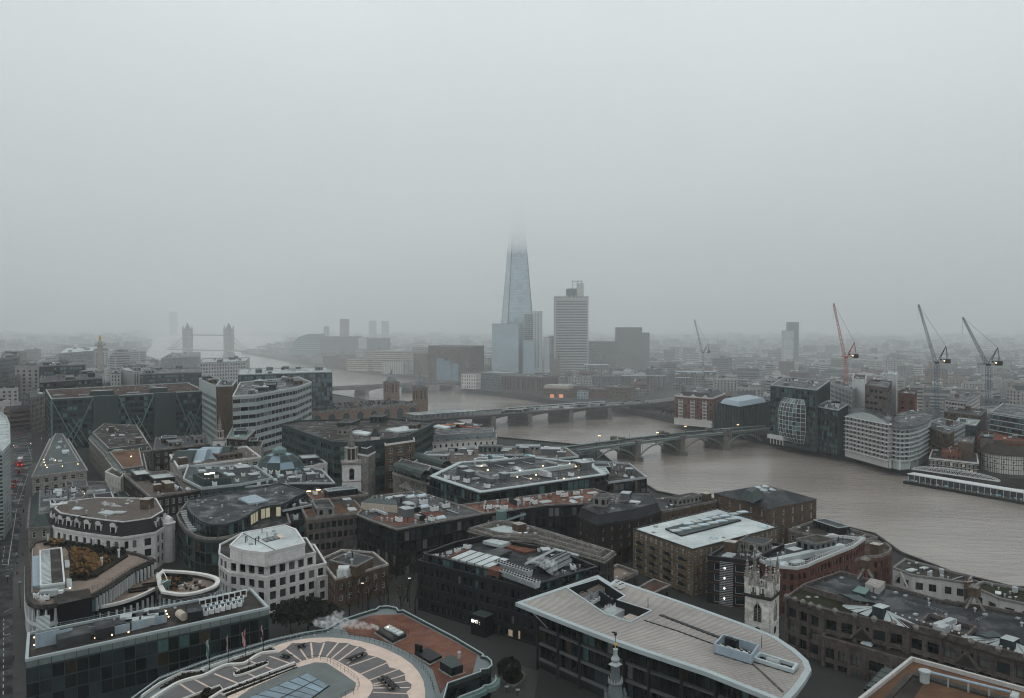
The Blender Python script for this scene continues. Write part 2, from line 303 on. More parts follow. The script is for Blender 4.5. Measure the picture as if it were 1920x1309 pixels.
def facade(B,wm,jm,A,C,z0,z1,st,cnt):
    A=V2(A);C=V2(C);L=(C-A).length
    if L<.05: return
    d=(C-A)/L; n=Vector((d.y,-d.x)); mid=(A+C)/2
    def T(s,o,z): p=A+d*s+n*o; return (p.x,p.y,z)
    def q(s0,s1,a,b,o,k):
        if b-a>1e-3 and s1-s0>1e-3: wm.face([T(s0,o,a),T(s1,o,a),T(s1,o,b),T(s0,o,b)],k)
    wall=st.get('wall','concrete'); bay=st.get('bay',3.2); fh=st.get('fh',3.6)
    vis=n.dot(-mid)>0
    if not vis or L<bay*.55 or st.get('blank'): q(0,L,z0,z1,0,wall); return
    em=min(st.get('em',.4),L*.2); cols=max(1,round((L-2*em)/bay)); bw=(L-2*em)/cols
    ww=st.get('ww',.55); ww=ww*bw if ww<=1 else min(ww,bw*.96); wh=st.get('wh',.55); wh=wh*fh if wh<=1 else wh
    tm=st.get('tm',.6); bm=st.get('bm',0); rows=min(st.get('rows',99),int((z1-tm-z0-bm+.3)/fh)); dep=st.get('dep',.25)
    if rows<1: q(0,L,z0,z1,0,wall); return
    pst=st.get('pane','thin'); gl=GL[st.get('gl','mixed')]; fr=st.get('frame','frame_dark')
    zt=z1; lwall=st.get('spandrel',wall); px=max(ww,wh)*F/max(30,mid.y)
    rev=st.get('rev',wall)
    head=st.get('head',(fh-wh)/2)
    for k in range(rows):
        top=z1-tm-k*fh-head; bot=top-wh
        q(0,L,top,zt,0,lwall if k else wall); zt=bot
        if ww<bw-.01:
            q(0,em+(bw-ww)/2,bot,top,0,wall)
            for c in range(cols-1): s=em+c*bw+(bw+ww)/2; q(s,s+bw-ww,bot,top,0,wall)
            q(L-em-(bw-ww)/2,L,bot,top,0,wall)
        else: q(0,em,bot,top,0,wall); q(L-em,L,bot,top,0,wall)
        for c in range(cols):
            s=em+(c+.5)*bw; a=s-ww/2; b=s+ww/2
            wm.face([T(a,0,bot),T(b,0,bot),T(b,-dep,bot),T(a,-dep,bot)],rev)
            wm.face([T(a,-dep,top),T(b,-dep,top),T(b,0,top),T(a,0,top)],rev)
            if ww<bw-.01:
                wm.face([T(a,-dep,bot),T(a,-dep,top),T(a,0,top),T(a,0,bot)],rev); wm.face([T(b,-dep,bot),T(b,0,bot),T(b,0,top),T(b,-dep,top)],rev)
            g=R.choice(gl)
            if px>=9 and cnt[0]<300:
                me,scl=pane_mesh(ww,wh,pst,g,fr); inst('window',me,B,T(s,-dep,bot),math.atan2(d.y,d.x),scl); cnt[0]+=1
            else:
                pane_mb(ww,wh,pst if px>3.5 else 'none',g,fr,jm,lambda ss,o,z,s=s,bot=bot:T(s+ss,-dep+o,bot+z))
    q(0,L,z0,zt,0,wall)
    fin=st.get('fin')
    if fin:
        fm=B.__dict__ if False else None
        fw,fd,fk,ev=fin
        zb=z1-tm-rows*fh
        for c in range(0,cols+1,ev):
            s=em+c*bw; m2=cnt[1]; p=A+d*s+n*(fd/2); m2.box(p,d,fw,fd,zb,z1-.05,fk)
    co=st.get('course')
    if co:
        ch,cd,ck=co
        for k in range(rows+1):
            z=z1-tm-k*fh; p=A+d*(L/2)+n*(cd/2); cnt[2].box(p,d,L+.02,cd,z-ch/2,z+ch/2,ck)
def ring(mb,po,pi,z0,z1,k):
    # a kerb-like ring between two polygons
    n=len(po)
    for i in range(n):
        j=(i+1)%n
        a,b,c,e=po[i],po[j],pi[j],pi[i]
        mb.face([(a.x,a.y,z1),(b.x,b.y,z1),(c.x,c.y,z1),(e.x,e.y,z1)],k)
        mb.face([(a.x,a.y,z0),(b.x,b.y,z0),(b.x,b.y,z1),(a.x,a.y,z1)],k)
        mb.face([(e.x,e.y,z1),(c.x,c.y,z1),(c.x,c.y,z0),(e.x,e.y,z0)],k)
def walls(B,poly,z0,z1,st,stl=None,part='wall'):
    wm=MB();jm=MB();cnt=[B.get('_n',0),MB(),MB()]
    for i in range(len(poly)):
        s=st
        if stl and i in stl: s=dict(st,**stl[i])
        facade(B,wm,jm,poly[i],poly[(i+1)%len(poly)],z0,z1,s,cnt)
    B['_n']=cnt[0]
    wm.build(part,B)
    if jm.f: jm.build('window_row',B,True)
    if cnt[1].f: cnt[1].build('fin',B,True)
    if cnt[2].f: cnt[2].build('floor_band',B,True)
def flatroof(B,poly,z,rk,ck='concrete',ph=.9,t=.5,name='roof'):
    m=MB(); pi=inset(poly,t); m.face([(p.x,p.y,z-ph) for p in pi],rk); m.build(name,B)
    c=MB(); po=inset(poly,-.12); ring(c,po,pi,z-ph-.02,z+.02,ck); c.build('parapet',B)
def bld(name,label,pts,z,st,roof='felt',cope='concrete',ph=.9,z0=None,cat='building',world=False,stl=None,group=None,mans=None,base=None,pt=.5):
    poly=ccw(pts if world else [P(u,v,z) for u,v in pts])
    c=sum(poly,Vector((0,0)))/len(poly)
    g=min(gz(p.x,p.y) for p in poly)-.3 if z0 is None else z0
    B=root(name,(c.x,c.y,g),label,cat,group) if base is None else base
    # st per edge index refers to the ccw order
    walls(B,poly,g,z-ph,st,stl)
    if mans:
        mh,mt,mk=mans[:3]; m=MB(); top=inset(poly,mt)
        m.frustum(poly,z-ph+.02,top,z-ph+mh,mk,roof); m.build('roof',B)
        cm=MB(); ring(cm,inset(poly,-.35),inset(poly,.25),z-ph-.5,z-ph+.3,cope); cm.build('cornice',B)
        cm=MB(); ring(cm,inset(top,-.1),inset(top,.35),z-ph+mh-.1,z-ph+mh+.25,cope if len(mans)<4 else mans[3]); cm.build('parapet',B)
        B['_rz']=z-ph+mh; poly2=top
    elif ph>0: flatroof(B,poly,z,roof,cope,ph,pt); B['_rz']=z-ph; poly2=poly
    else: B['_rz']=z; poly2=poly
    RP[B.name]=(poly2,B['_rz']); return B
RP={}
def fin_clean():
    for o in bpy.data.objects:
        for k in('_n','_rz'):
            if k in o: del o[k]
# ---------------- rooftop pieces ----------------
def mk(fn):
    m=MB(); fn(m); return m
CM={}
def cmesh(k):
    if k in CM: return CM[k]
    m=MB()
    X=(1,0)
    if k=='cooling_unit':
        m.box((0,0),X,2.6,1.5,.25,1.7,'metal_white'); m.box((0,0),X,2.3,1.2,0,.25,'metal_dark')
        for sx in(-.62,.62): m.lathe((sx,0),[(.5,1.7),(.5,1.82),(.42,1.82),(.42,1.72)],'metal_dark',8)
    elif k=='air_handler': 
        m.box((0,0),X,5.2,2.2,.3,2.3,'metal'); m.box((3.3,0),X,1.4,1.6,.4,1.9,'metal_white'); m.box((-1,1.35),X,1.2,.5,.6,1.6,'metal_dark'); m.box((0,0),X,4.8,1.8,0,.3,'metal_dark')
    elif k=='roof_vent': m.lathe((0,0),[(.28,0),(.28,.9),(.5,.95),(.5,1.15),(.1,1.4)],'metal',8)
    elif k=='vent_pipe': m.bar((0,0,0),(0,0,1.6),.13,'metal_dark',sides=6); m.bar((0,0,1.6),(.35,0,1.7),.16,'metal_dark',sides=6)
    elif k=='stair_hut':
        m.box((0,0),X,4.2,3.2,0,2.6,'clad_grey','felt'); m.box((0,-1.63),X,.95,.06,0,2.05,'metal_dark'); m.box((0,0),X,4.5,3.5,2.6,2.75,'metal')
    elif k=='duct':
        m.box((0,0),X,7,.8,.4,1.1,'metal'); m.box((3.7,.9),X,.8,2.6,.4,1.1,'metal')
        for x in(-3,-1,1,3): m.box((x,0),X,.12,.7,0,.4,'metal_dark')
    elif k=='skylight':
        m.prism([Vector((-1.6,-1)),Vector((1.6,-1)),Vector((1.6,1)),Vector((-1.6,1))],0,.4,'metal_white')
        m.frustum([Vector((-1.5,-.9)),Vector((1.5,-.9)),Vector((1.5,.9)),Vector((-1.5,.9))],.4,[Vector((-1.3,-.1)),Vector((1.3,-.1)),Vector((1.3,.1)),Vector((-1.3,.1))],.95,'sky_glass')
        for x in(-.8,0,.8): m.box((x,0),X,.07,1.84,.38,.62,'metal_white')
    elif k=='hatch': m.box((0,0),X,1.1,1.1,0,.4,'metal'); m.box((0,0),X,.9,.9,.4,.5,'roof_pale')
    elif k=='pipe_run':
        for y in(-.25,0,.25): m.bar((-4,y,.35),(4,y,.35),.08,'metal',sides=5)
        for x in(-3.5,-1,1.5,3.8): m.box((x,0),X,.1,.8,0,.3,'metal_dark')
    elif k=='safety_rail':
        for x in range(-4,5,2): m.bar((x,0,0),(x,0,1.1),.035,'metal')
        for z in(.55,1.1): m.bar((-4,0,z),(4,0,z),.03,'metal')
    elif k=='satellite_dish': m.bar((0,0,0),(0,0,.9),.06,'metal'); m.lathe((0,.15),[(.1,.9),(.5,1.05),(.62,1.3)],'metal_white',10)
    elif k=='water_tank': m.lathe((0,0),[(1,0),(1,1.7),(.9,1.85),(.2,1.95)],'metal',14)
    elif k=='penthouse':
        m.box((0,0),X,9,5.5,0,2.8,'clad_grey','felt_grey'); m.box((0,-2.78),X,7.6,.08,.8,2,'glass'); m.box((0,0),X,9.4,5.9,2.8,3,'metal'); m.box((2,.5),X,2,1.5,3,3.9,'metal_white')
    elif k=='lift_box': m.box((0,0),X,3.4,3,0,3.2,'brick_brown','felt'); m.box((0,0),X,3.6,3.2,3.2,3.35,'stone')
    elif k=='pale_tray': m.box((0,0),X,4.5,2.6,.2,.7,'clad_white','roof_white'); m.box((0,0),X,4,2,0,.2,'metal_dark')
    elif k=='dark_screen': m.box((0,-1.5),X,6,.12,0,2,'clad_dark'); m.box((-3,0),X,.12,3,0,2,'clad_dark'); m.box((.5,0),X,3.2,1.6,.2,1.7,'metal')
    elif k=='lamp': m.lathe((0,0),[(.06,0),(.06,.5)],'metal_dark',6); m.lathe((0,0),[(.05,.5),(.2,.6),(.2,.8),(.04,.9)],'lamp_warm',8)
    elif k=='antenna': m.bar((0,0,0),(0,0,3.2),.04,'metal'); m.bar((-.5,0,2.6),(.5,0,2.6),.03,'metal'); m.bar((-.3,0,3),(.3,0,3),.03,'metal')
    elif k=='chimney_stack':
        m.box((0,0),X,2.6,.9,0,2.2,'brick_brown'); m.box((0,0),X,2.8,1.1,2.2,2.4,'stone')
        for x in(-.9,-.3,.3,.9): m.lathe((x,0),[(.14,2.4),(.12,2.95)],'brick_orange',6)
    CM[k]=m.mesh(k); return CM[k]
CR={'penthouse':5.2,'lift_box':2.3,'pale_tray':2.6,'dark_screen':3.4,'cooling_unit':1.6,'air_handler':3.6,'roof_vent':.6,'vent_pipe':.4,'stair_hut':2.8,'duct':3.6,'skylight':1.9,'hatch':.9,'pipe_run':3.6,'safety_rail':3.8,'satellite_dish':.8,'water_tank':1.3,'lamp':.5,'antenna':.6,'chimney_stack':1.6}
def put(B,k,p,rz=0,s=None,z=None):
    return inst(k,cmesh(k),B,(p[0],p[1],RP[B.name][1] if z is None else z),rz,s)
def clutter(B,n,kinds,seed=0,poly=None,z=None,ang=None,sc_=1,clear=[]):
    n=int(n*1.75)
    r=random.Random(seed); pl,rz=RP[B.name]; poly=poly or inset(pl,1.5); z=rz if z is None else z
    poly=[V2(p) for p in poly]
    if ang is None:
        e=max(range(len(poly)),key=lambda i:(poly[(i+1)%len(poly)]-poly[i]).length); dd=poly[(e+1)%len(poly)]-poly[e]; ang=math.atan2(dd.y,dd.x)
    xs=[p.x for p in poly];ys=[p.y for p in poly]; done=list(clear); out=[]
    for _ in range(n*12):
        if len(out)>=n: break
        k=r.choice(kinds); p=(r.uniform(min(xs),max(xs)),r.uniform(min(ys),max(ys))); rad=CR[k]*sc_
        if not inpoly(p,poly) or min(segd(p,poly[i],poly[(i+1)%len(poly)]) for i in range(len(poly)))<rad*.7: continue
        if any(math.hypot(p[0]-q[0],p[1]-q[1])<rad+q[2] for q in done): continue
        done.append((p[0],p[1],rad)); s=sc_*r.uniform(.85,1.15)
        out.append(put(B,k,p,ang+r.choice((0,0,math.pi/2,math.pi)),(s,s,s),z))
    return out
def storeys(B,n,seed):
    r=random.Random(seed); poly,rz=RP[B.name]; inn=inset(poly,1.2); out=[]
    e=max(range(len(poly)),key=lambda i:(poly[(i+1)%len(poly)]-poly[i]).length); d=(poly[(e+1)%len(poly)]-poly[e]).normalized(); nn=Vector((-d.y,d.x)); xs=[p.x for p in inn];ys=[p.y for p in inn]
    for _ in range(n*25):
        if len(out)>=n: break
        c=Vector((r.uniform(min(xs),max(xs)),r.uniform(min(ys),max(ys)))); L,W=r.uniform(7,17),r.uniform(4.5,9); q=[c+d*a*L/2+nn*b*W/2 for a,b in((-1,-1),(1,-1),(1,1),(-1,1))]
        if not all(inpoly(p,inn) for p in q) or any(math.hypot(c.x-x,c.y-y)<L*.55+rr for x,y,rr in out): continue
        out.append((c.x,c.y,max(L,W)*.55)); h=r.uniform(2.2,3.8); wk=r.choice(['clad_grey','brick_brown','clad_dark','stone_dirty','clad_teal','concrete']); m=MB(); m.prism(ccw(q),rz,rz+h,wk,r.choice(['felt','felt_grey','slate','lead','felt_brown','roof_pale'])); m.build('upper_storey',B)
        m=MB(); Q=ccw(q); ring(m,inset(Q,-.12),inset(Q,.25),rz+h,rz+h+.3,r.choice(['zinc_edge','stone_dirty','concrete'])); m.build('coping',B)
        m=MB()
        for a,b,dd in((q[0],q[1],d),(q[3],q[2],d),(q[0],q[3],nn),(q[1],q[2],nn)):
            cc=(a+b)/2; o=(cc-c).normalized()*.04; k=max(1,int((b-a).length/2.2))
            for i in range(k): p=a+(b-a)*((i+.5)/k)+o; m.box(p,dd,1.2,.07,rz+.8,rz+h-.6,'glass')
        m.build('window_row',B,True)
    return out
PLANT=['pale_tray','penthouse','dark_screen','stair_hut','cooling_unit','cooling_unit','air_handler','roof_vent','roof_vent','vent_pipe','duct','pipe_run','hatch','skylight']
LIGHT=['lift_box','pale_tray','stair_hut','roof_vent','vent_pipe','hatch','skylight','satellite_dish','roof_vent','pipe_run','antenna']
def rails(B,pts,z,h=1.1,k='metal',step=2.2,name='railing',r=.035,panels=None):
    m=MB()
    for i in range(len(pts)-1):
        a=V2(pts[i]);b=V2(pts[i+1]);L=(b-a).length; nn=max(1,round(L/step))
        for j in range(nn+1): p=a+(b-a)*j/nn; m.bar((p.x,p.y,z),(p.x,p.y,z+h),r,k)
        m.bar((a.x,a.y,z+h),(b.x,b.y,z+h),r,k); m.bar((a.x,a.y,z+h*.5),(b.x,b.y,z+h*.5),r*.7,k)
        if panels: m.face([(a.x,a.y,z+.1),(b.x,b.y,z+.1),(b.x,b.y,z+h-.1),(a.x,a.y,z+h-.1)],panels)
    return m.build(name,B,True)
# ================= haze and low cloud =================
def volbox(n,a,b,d,c):
    m=bpy.data.materials.new(n+'_air'); m.use_nodes=True; t=m.node_tree; t.nodes.clear()
    o=t.nodes.new('ShaderNodeOutputMaterial'); p=t.nodes.new('ShaderNodeVolumePrincipled'); p.inputs['Density'].default_value=d; p.inputs['Color'].default_value=(*c,1); p.inputs['Anisotropy'].default_value=.15
    t.links.new(p.outputs[0],o.inputs['Volume'])
    x0,y0,z0=a;x1,y1,z1=b; mb=MB(); MT['_t']=m; mb.prism([Vector((x0,y0)),Vector((x1,y0)),Vector((x1,y1)),Vector((x0,y1))],z0,z1,'_t',None,True)
    o=mb.build(n,None,True); return o
volbox('haze',(-9050,-3050,-3),(9050,14050,213),.00013,(.95,.975,.98))
volbox('added_far_mist',(-9040,640,-2.8),(9040,14040,212),.00034,(.96,.975,.98))  # extra volume added so distant blocks fade while near ones stay dark
volbox('low_cloud',(-9050,-3050,213.5),(9050,14050,335),.0075,(.97,.98,.985))
# ================= far tall buildings =================
def fb(name,label,u0,u1,vt,y,dep,st,roof='felt_grey',y2=None,z0=None,ph=1.0,cat='building',**k):
    # a block whose front stands y metres ahead between two sight lines
    y2=y if y2 is None else y2
    a=Pd(u0,vt,y); b=Pd(u1,vt,y2); z=a.z; a=V2(a); b=V2(b); d=(b-a).normalized(); n=Vector((-d.y,d.x))
    return bld(name,label,[a,b,b+n*dep,a+n*dep],z,st,roof,ph=ph,z0=z0,world=True,cat=cat,**k)
# glass spire
def spire():
    cx,cy_=9,1345; B=root('glass_skyscraper',(cx,cy_,4.7),'tapering glass skyscraper whose tip is lost in low cloud','skyscraper')
    pl=[(-27,6),(-16,-24),(26.5,-9),(17,24)]
    def s(z): return 1-(z-100)/300
    def C(i,z,e=1): q=pl[i%4]; k=s(z)*e; return Vector((cx+q[0]*k,cy_+q[1]*k,z))
    core=MB(); core.frustum([C(i,4.7,.93) for i in range(4)],4.7,[C(i,296,.9) for i in range(4)],296,'clad_grey'); core.build('core',B)
    tops=[300,306,302,308]
    for i in range(4):
        a0,b0,a1,b1=C(i,4.7),C(i+1,4.7),C(i,tops[i]),C(i+1,tops[i])
        m=MB(); g=lambda a,b,t:a+(b-a)*t
        nfl=72; n=(b0-a0).cross(a1-a0).normalized()*-.0
        cols=16
        for k in range(nfl):
            t0=k/nfl; t1=(k+.72)/nfl; t2=(k+1)/nfl
            l0,l1,l2=g(a0,a1,t0),g(a0,a1,t1),g(a0,a1,t2); r0,r1,r2=g(b0,b1,t0),g(b0,b1,t1),g(b0,b1,t2)
            c=0
            while c<cols:
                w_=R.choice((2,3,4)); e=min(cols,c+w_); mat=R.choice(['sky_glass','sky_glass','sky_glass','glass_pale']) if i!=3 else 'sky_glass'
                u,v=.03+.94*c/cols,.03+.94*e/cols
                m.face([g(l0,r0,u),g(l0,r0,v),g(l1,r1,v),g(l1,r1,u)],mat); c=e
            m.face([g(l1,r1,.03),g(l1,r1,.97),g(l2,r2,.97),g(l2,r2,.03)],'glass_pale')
        m.build('glass_face',B)
    m=MB()
    for i in range(4): m.bar(C(i,4.7,.98),C(i,300,.965),.7,'clad_grey')
    m.build('corner_joint',B,True)
spire()
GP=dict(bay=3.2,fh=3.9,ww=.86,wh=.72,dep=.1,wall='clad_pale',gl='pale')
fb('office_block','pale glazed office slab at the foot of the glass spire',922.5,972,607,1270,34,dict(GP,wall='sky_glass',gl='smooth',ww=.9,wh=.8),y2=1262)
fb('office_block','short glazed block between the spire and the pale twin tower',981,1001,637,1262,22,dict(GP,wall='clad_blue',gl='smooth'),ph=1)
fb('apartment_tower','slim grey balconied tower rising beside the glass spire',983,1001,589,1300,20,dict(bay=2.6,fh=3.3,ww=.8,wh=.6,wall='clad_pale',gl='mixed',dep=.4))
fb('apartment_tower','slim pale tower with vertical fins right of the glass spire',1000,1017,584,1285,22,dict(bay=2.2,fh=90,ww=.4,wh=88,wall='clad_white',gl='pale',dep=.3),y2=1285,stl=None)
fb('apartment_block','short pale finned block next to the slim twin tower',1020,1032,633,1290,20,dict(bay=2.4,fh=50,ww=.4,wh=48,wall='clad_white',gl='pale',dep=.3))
g=fb('hospital_tower','broad concrete tower with banded floors and a rooftop theatre box',1040.5,1103.5,556,1400,38,dict(bay=58,fh=4.6,ww=55,wh=2.3,tm=4.5,dep=1.6,wall='concrete_light',gl='mixed',em=1),'concrete',ph=2)
m=MB(); a=Pd(1063,541,1405); b=Pd(1092,541,1405)
m.prism([V2(a)+Vector((5,0)),V2(b),V2(b)+Vector((0,22)),V2(a)+Vector((0,22)),V2(a)+Vector((0,9))],RP[g.name][1],a.z,'far_c'); m.build('lecture_box',g)
m=MB(); a=Pd(1082,531,1400); b=Pd(1094.5,531,1400); m.prism([V2(a),V2(b),V2(b)+Vector((0,12)),V2(a)+Vector((0,12))],RP[g.name][1],a.z,'concrete_light')
a=Pd(1072,526.5,1400); b=Pd(1092.5,526.5,1400); m.prism([V2(a),V2(b),V2(b)+Vector((0,9)),V2(a)+Vector((0,9))],a.z-.8,a.z,'far_c',None,True)
for u in(1074,1083,1090): p=Pd(u,531,1401); m.bar((p.x,p.y,RP[g.name][1]),(p.x,p.y,a.z-.5),.5,'far_c')
m.build('service_mast',g)
m=MB()
for k in range(9):
    u=1041+k*7.6; p=Pd(u,556,1399); m.box((p.x,p.y),(1,0),1.2,2,p.z-4,p.z+1.8,'concrete_light')
m.build('roof_frame',g,True)
fb('office_block','dark slab at the foot of the concrete tower, to its left',1030,1041,630,1500,30,dict(bay=3,fh=4,wall='clad_grey'),ph=1)
T=dict(bay=4,fh=3.6,ww=.6,wh=.5,wall='far_c',gl='mixed')
for nm,lb,u0,u1,vt,y,dp,st,y2 in[
 ('tower_block','narrow brown tower on the horizon beyond the river bend',637,652,598,2600,24,dict(T,wall='far_d'),None),
 ('tower_block','small white tower left of the narrow brown one',607,615,612,2600,20,dict(T,wall='far_e'),None),
 ('tower_block','faint tower in the haze, left of a similar pair',692,704,601,3900,26,T,None),
 ('tower_block','faint tower in the haze, right of a similar pair',715,728,602,3900,26,T,None),
 ('tower_block','ghostly tower on the skyline above the twin-towered bridge',317,329,584,5400,30,T,None),
 ('office_block','banded grey office range behind the curved glass hall',600,673,631,2150,40,dict(T,wall='clad_grey'),None),
 ('office_block','plain pale slab end beside a dark blue block',672,687,633,2080,30,dict(blank=1,wall='far_e'),None),
 ('office_block','dark blue block beside the plain pale slab',687,727,634,2090,40,dict(T,wall='clad_grey',gl='blue'),None),
 ('office_block','long dark block standing right of the concrete tower',1105,1157,641,1500,60,dict(T,wall='far_a'),None),
 ('hospital_block','tall grey hospital slab with a stepped roof',1158,1204,614,1560,36,dict(T,wall='far_a',fh=4,ww=.5),None),
 ('hospital_block','lower step of the tall grey hospital slab, at its right',1203,1218,624,1580,30,dict(T,wall='far_a'),None),
 ('apartment_tower','front half of a slim pale double tower in the haze',1471,1488,620,1750,18,dict(T,wall='far_e',gl='pale'),None),
 ('apartment_tower','taller rear half of a slim double tower in the haze',1480,1498,604,1800,20,dict(T,wall='clad_grey'),None),
 ('brick_block','brown brick warehouse at the river bend, leftmost of the row',605,631,667,1750,30,dict(T,wall='brick_brown'),None),
 ('brick_block','brown brick warehouse with pale window bands by the river bend',630,652,670,1690,30,dict(T,wall='brick_brown',ww=.5),None),
 ('office_block','stepped cream riverside office with banded floors, lower wing',650,689,672,1600,40,dict(T,wall='clad_cream',ww=.96,fh=4),1570),
 ('office_block','stepped cream riverside office with banded floors, tallest block',685,774,657,1640,55,dict(T,wall='clad_cream',ww=.96,fh=4.2),1600),
 ('office_block','cream terrace front stepping down to the river before the tallest block',700,775,668,1560,20,dict(T,wall='clad_cream',ww=.96,fh=4.2),1530),
 ('riverside_hall','white riverside building with an arcade of pale piers',717,755,677,1490,25,dict(T,wall='render_white',ww=.45,wh=.7),1470),
 ('office_block','white striped office beside the arcaded white building',753,774,672,1490,25,dict(T,wall='render_white',ww=.9),None),
 ('office_block','plain brown office left of the big red granite block',775,806,662,1440,40,dict(T,wall='brick_brown',ww=.4),None),
 ('stone_building','small white stone building with arched windows beside the bridge end',865,892,700,1150,16,dict(bay=3.6,fh=5,ww=.4,wh=.6,wall='render_white',gl='dark'),1140),
 ('brick_block','small brick wharf at the river bend under the curved glass hall',560,583,671,1980,30,dict(T,wall='brick_brown'),None),
 ('office_block','pale low wharf left of the brown warehouses at the river bend',583,604,668,1880,30,dict(T,wall='far_b'),None),
 ('office_block','grey wharf block before the banded grey office range',600,640,660,1900,40,dict(T,wall='far_a'),None),
 ('office_block','dark wharf block directly below the narrow brown tower',636,672,664,1820,40,dict(T,wall='far_d'),None),
 ('office_block','pale block peeping over the cream terraces, left end',668,700,655,1800,40,dict(T,wall='far_e'),None),
 ('office_block','low grey block between the cream terraces and the granite block',772,806,652,1600,40,dict(T,wall='far_b'),None),
 ('office_block','low blue-glazed block behind the small white stone building',892,942,697,1180,40,dict(T,wall='clad_grey',gl='blue',ww=.9),1140),
 ]:
    fb(nm,lb,u0,u1,vt,y,dp,st,R.choice(['felt_grey','felt','roof_pale']),y2)
# granite arch block with blue glass recess
g=fb('office_block','big red granite block with a deep blue glass recess',803,880,648,1330,45,dict(T,wall='brick_brown',ww=.45,fh=3.7,bay=3.4),'felt',1290)
m=MB()
for k in range(3):
    a=Pd(819+k*14,672,1318-k*10); b=Pd(832+k*14,672,1310-k*10); m.prism(ccw([V2(a)-Vector((0,3.5+k)),V2(b)-Vector((0,3.5+k)),V2(b)+Vector((0,4)),V2(a)+Vector((0,4))]),5,a.z-k*4,'glass_blue')
m.build('glass_recess',g)
# curved glass hall
def curved_hall():
    B=root('curved_glass_hall',(-600,2150,4.7),'curved green glass hall leaning over the river bend','building'); m=MB()
    y=2150; pr=[(542,666),(545,652),(551,640),(560,632),(575,627),(600,626),(600,666)]
    f=[Pd(u,v,y) for u,v in pr]; b=[p+Vector((0,50,0)) for p in f]
    m.face(f,'glass_teal')
    for i in range(len(f)-1): m.face([f[i],b[i],b[i+1],f[i+1]],'glass_pale' if i<4 else 'felt_grey')
    m.build('glass_shell',B); m=MB()
    for k in range(9):
        v=632+k*4; 
        for i in range(5):
            if pr[i][1]>=v>=pr[i+1][1]:
                t=(v-pr[i][1])/(pr[i+1][1]-pr[i][1]+1e-9); u=pr[i][0]+(pr[i+1][0]-pr[i][0])*t; a=Pd(u,v,y-1);c=Pd(600,v,y-1); m.bar(a,c,.5,'clad_pale')
    m.build('floor_band',B,True)
curved_hall()
# monument column
def column_():
    p=Pd(188.5,700,900); x,y=p.x,p.y; zt=Pd(188,648,900).z
    B=root('column_monument',(x,y,12),'pale fluted stone column with a gilded urn on top','monument')
    m=MB(); m.box((x,y),(1,0),8,8,12,24,'stone'); m.lathe((x,y),[(3.1,24),(2.9,zt-3),(2.8,zt)],'stone',16); m.build('shaft',B)
    m=MB(); m.box((x,y),(1,0),8.5,8.5,zt,zt+1.2,'stone'); m.build('gallery',B)
    rails(B,[(x-4,y-4),(x+4,y-4),(x+4,y+4),(x-4,y+4),(x-4,y-4)],zt+1.2,2,'metal_dark',1.2)
    m=MB(); m.lathe((x,y),[(2.4,zt+1.2),(2.2,zt+4),(1.2,zt+5.5),(.9,zt+6.5)],'stone',12); m.build('drum',B)
    m=MB(); m.lathe((x,y),[(.8,zt+6.5),(1.7,zt+8),(1.2,zt+9.2),(.3,zt+11.5)],'gold',10); m.build('gilded_urn',B)
column_()
# ================= bridges =================
def gothic_bridge():
    y=2380; B=root('twin_tower_bridge',(-903,y,-1),'suspension bridge with two gothic stone towers, faint in the haze','bridge')
    xs=[-965,-842]; d=V2((123,-70)).normalized()
    pos=[Vector((-965,2380)),Vector((-822,2322))]
    for p in pos:
        m=MB(); m.box(p,d,24,26,-1,8,'stone_dirty'); m.box(p,d,17,18,8,74,'stone_dirty')
        for z in(22,42,58,74): m.box(p,d,18.4,19.4,z,z+1.4,'stone')
        m.build('tower',B); t=MB()
        n=Vector((-d.y,d.x))
        for a in(-1,1):
            for b in(-1,1): q=p+d*a*8.5+n*b*9; t.lathe(q,[(2.6,8),(2.6,78),(3,79),(.2,94)],'stone_dirty',8)
        t.build('turret',B,True)
        r=MB(); q=[p+d*8+n*8,p-d*8+n*8,p-d*8-n*8,p+d*8-n*8]; r.frustum(ccw(q),75,ccw([p+(c-p)*.08 for c in q]),99,'slate'); r.build('spire_roof',B)
        wmb=MB()
        for z in(26,34,46,62):
            for s in(-4,0,4): c=p+d*s-n*9.1; wmb.box(c,d,2,.3,z,z+5,'glass')
        wmb.build('window_row',B,True)
    m=MB(); a=pos[0]-d*95; b=pos[1]+d*95; m.box((a+b)/2,d,(b-a).length,16,17.5,20,'bridge_stone'); m.build('deck',B)
    n=Vector((-d.y,d.x))
    for z in(62,):
        for s in(-5,5): m=MB(); c=(pos[0]+pos[1])/2+n*s; m.box(c,d,(pos[1]-pos[0]).length-16,2,z,z+2.4,'bridge_stone'); m.build('high_walkway',B)
    m=MB()
    for p,sg in((pos[0],-1),(pos[1],1)):
        for s in(-8,8):
            pr=None
            for k in range(13):
                t=k/12; q=p+d*sg*(8+82*t)+n*s; z=62-74*t+34*t*t; z=max(z,21); c=(q.x,q.y,z)
                if pr: m.bar(pr,c,.8,'bridge_green'); m.bar(c,(q.x,q.y,19),.25,'bridge_green')
                pr=c
    m.build('chain',B,True)
gothic_bridge()
